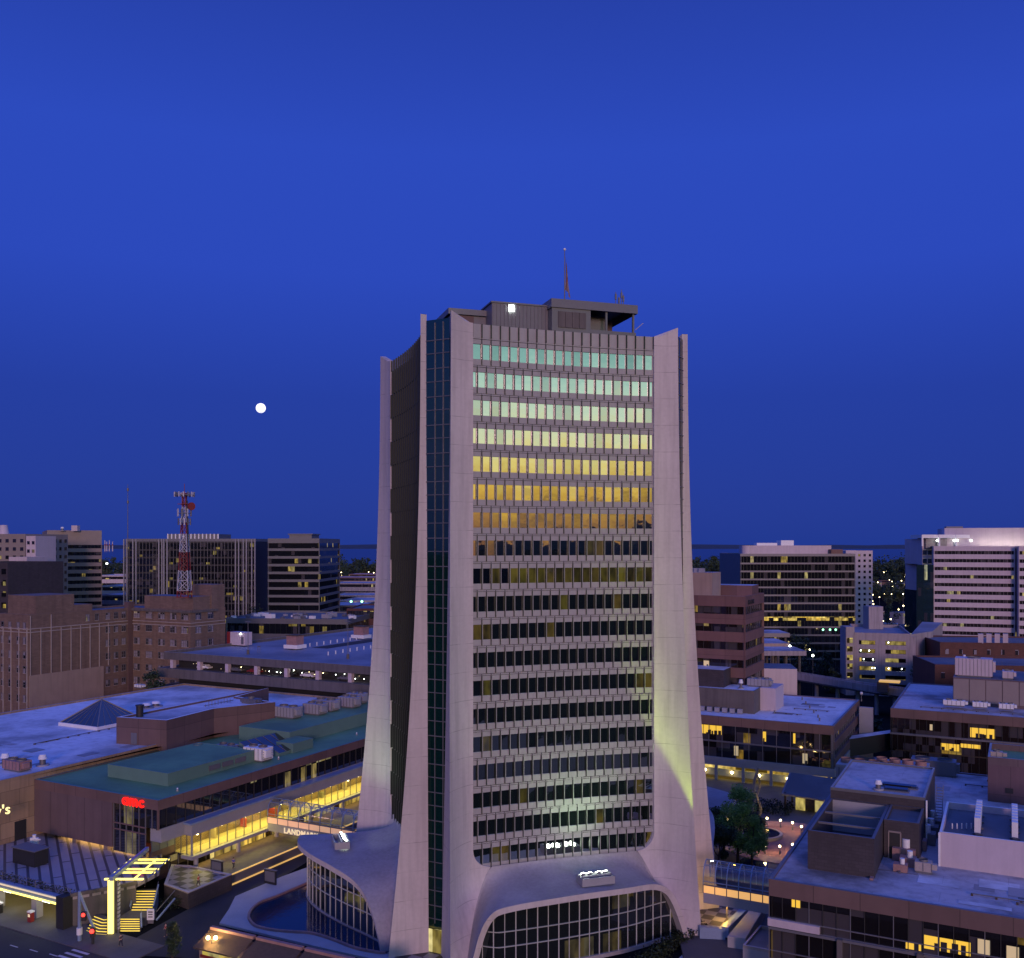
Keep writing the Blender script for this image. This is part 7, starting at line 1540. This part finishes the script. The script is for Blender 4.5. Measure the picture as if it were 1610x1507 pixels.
# street trees nearer by
near = []
for i, (px, y, h_, lb) in enumerate(((1256, 395, 17, 'tall dark street tree behind the ramp decks'), (1300, 380, 12, 'dark street tree left of the pale garage'), (1420, 430, 13, 'dark tree behind the pale garage roof'), (1456, 330, 14, 'dark tree at the corner of the pale garage'), (1492, 400, 12, 'dark tree below the large white office'), (1310, 350, 9, 'low dark street tree by the elevated roadway'),
                                   (1398, 600, 16, 'dark tree behind the lift house of the pale garage'), (1436, 560, 15, 'dark tree left of the teal side wing'), (1230, 420, 10, 'round dark tree below the dark glass office'), (1330, 520, 13, 'dark tree between the glass office and the garage'), (412, 470, 24, 'tall dark tree between the finned office and the striped tower'), (1380, 262, 7, 'low dark tree between the two right buildings'))):
    make_tree(atd(px, y), 130+i, h_*.42, h_, 900, .5 if h_ > 8 else .35, lb, m='leaf2', base=.1)
# many small far houses and lights
hs = random.Random(8)
hp = None
for i in range(46):
    px = hs.choice((hs.uniform(155, 205), hs.uniform(515, 610), hs.uniform(515, 610), hs.uniform(1085, 1165), hs.uniform(1345, 1450), hs.uniform(1200, 1340))); y = hs.uniform(520, 1350)
    w_ = hs.uniform(8, 22); h_ = hs.uniform(4, 9); q = ccw(rect(V2(atd(px, y)), w_, hs.uniform(8, 14), hs.uniform(-25, 25))); f = MB(); m_ = hs.choice(['pale', 'garage2', 'brick', 'tanplain', 'offwhite'])
    f.prism(q, 0, h_, m_, True, False, hs.choice(['roofpale', 'roofdark', 'roofpale']))
    a, b, e, n = wallface(q, 0, 0, 0, .05); L = (b-a).length; f.face([a+e*.5+UP*(h_-2.4), b-e*.5+UP*(h_-2.4), b-e*.5+UP*(h_-.8), a+e*.5+UP*(h_-.8)], 'strip', [(0, i*4), (L, i*4), (L, i*4+1.5), (0, i*4+1.5)])
    tag(f.build('far_house', at=q[0]), 'small flat-roofed house in the dark district before the bay', 'house', 'small far houses')
lp0 = None
for i in range(150):
    px = hs.choice((hs.uniform(155, 205), hs.uniform(515, 610), hs.uniform(515, 610), hs.uniform(1085, 1165), hs.uniform(1345, 1450), hs.uniform(1200, 1340), hs.uniform(1340, 1450))); y = hs.uniform(380, 1500); p = atd(px, y)
    if lp0 is None:
        t_ = thing('street_lamp', 'small glowing street lamp in the dark district before the bay', 'street lamp', p, 'far street lamps'); f = MB(); f.cyl(p, p+UP*8, .12, 'metal', .08, 5); f.build('post', t_); f = MB(); f.ball(p+UP*8.2, .42, 'lamp', 6); f.build('lamp_globe', t_); lp0 = t_
    else: copy_tree(lp0, p+UP*hs.uniform(-2, 6), scale=hs.uniform(.7, 1.1)*(.6+y/1500))
for i, (px, pyy, y, m_, lb) in enumerate(((1278, 1033, 330, 'lampw', 'white street lamp left of the pale garage'), (1294, 992, 380, 'green_l', 'green lamp at the left of a row of three'), (1305, 992, 380, 'green_l', 'green lamp in the middle of a row of three'), (1314, 992, 380, 'green_l', 'green lamp at the right of a row of three'), (1242, 1018, 345, 'lampw', 'small white lamp at the end of the tan ramp deck'), (168, 888, 700, 'lampw', 'white street lamp between the beige block and the finned office'), (552, 948, 560, 'green_l', 'green lamp below the pale parking deck'), (569, 948, 560, 'green_l', 'second green lamp below the pale parking deck'))):
    p = atd(px, y); lamp_post(p, 0, max(1, zat(pyy, y)), lb, m_, r=.4 if y < 500 else .7)
# small boats' lights on the bay
# the moon
mp_ = Vector(((410-CX)/FX*42000, 42000, CAMZ+(HY-642)/FX*42000)); f = MB(); f.ball((0, 0, 0), 215, 'moon', 40); f.v = [v+mp_ for v in f.v]; tag(f.build('moon', at=mp_), 'round white full moon low in the blue sky', 'moon')
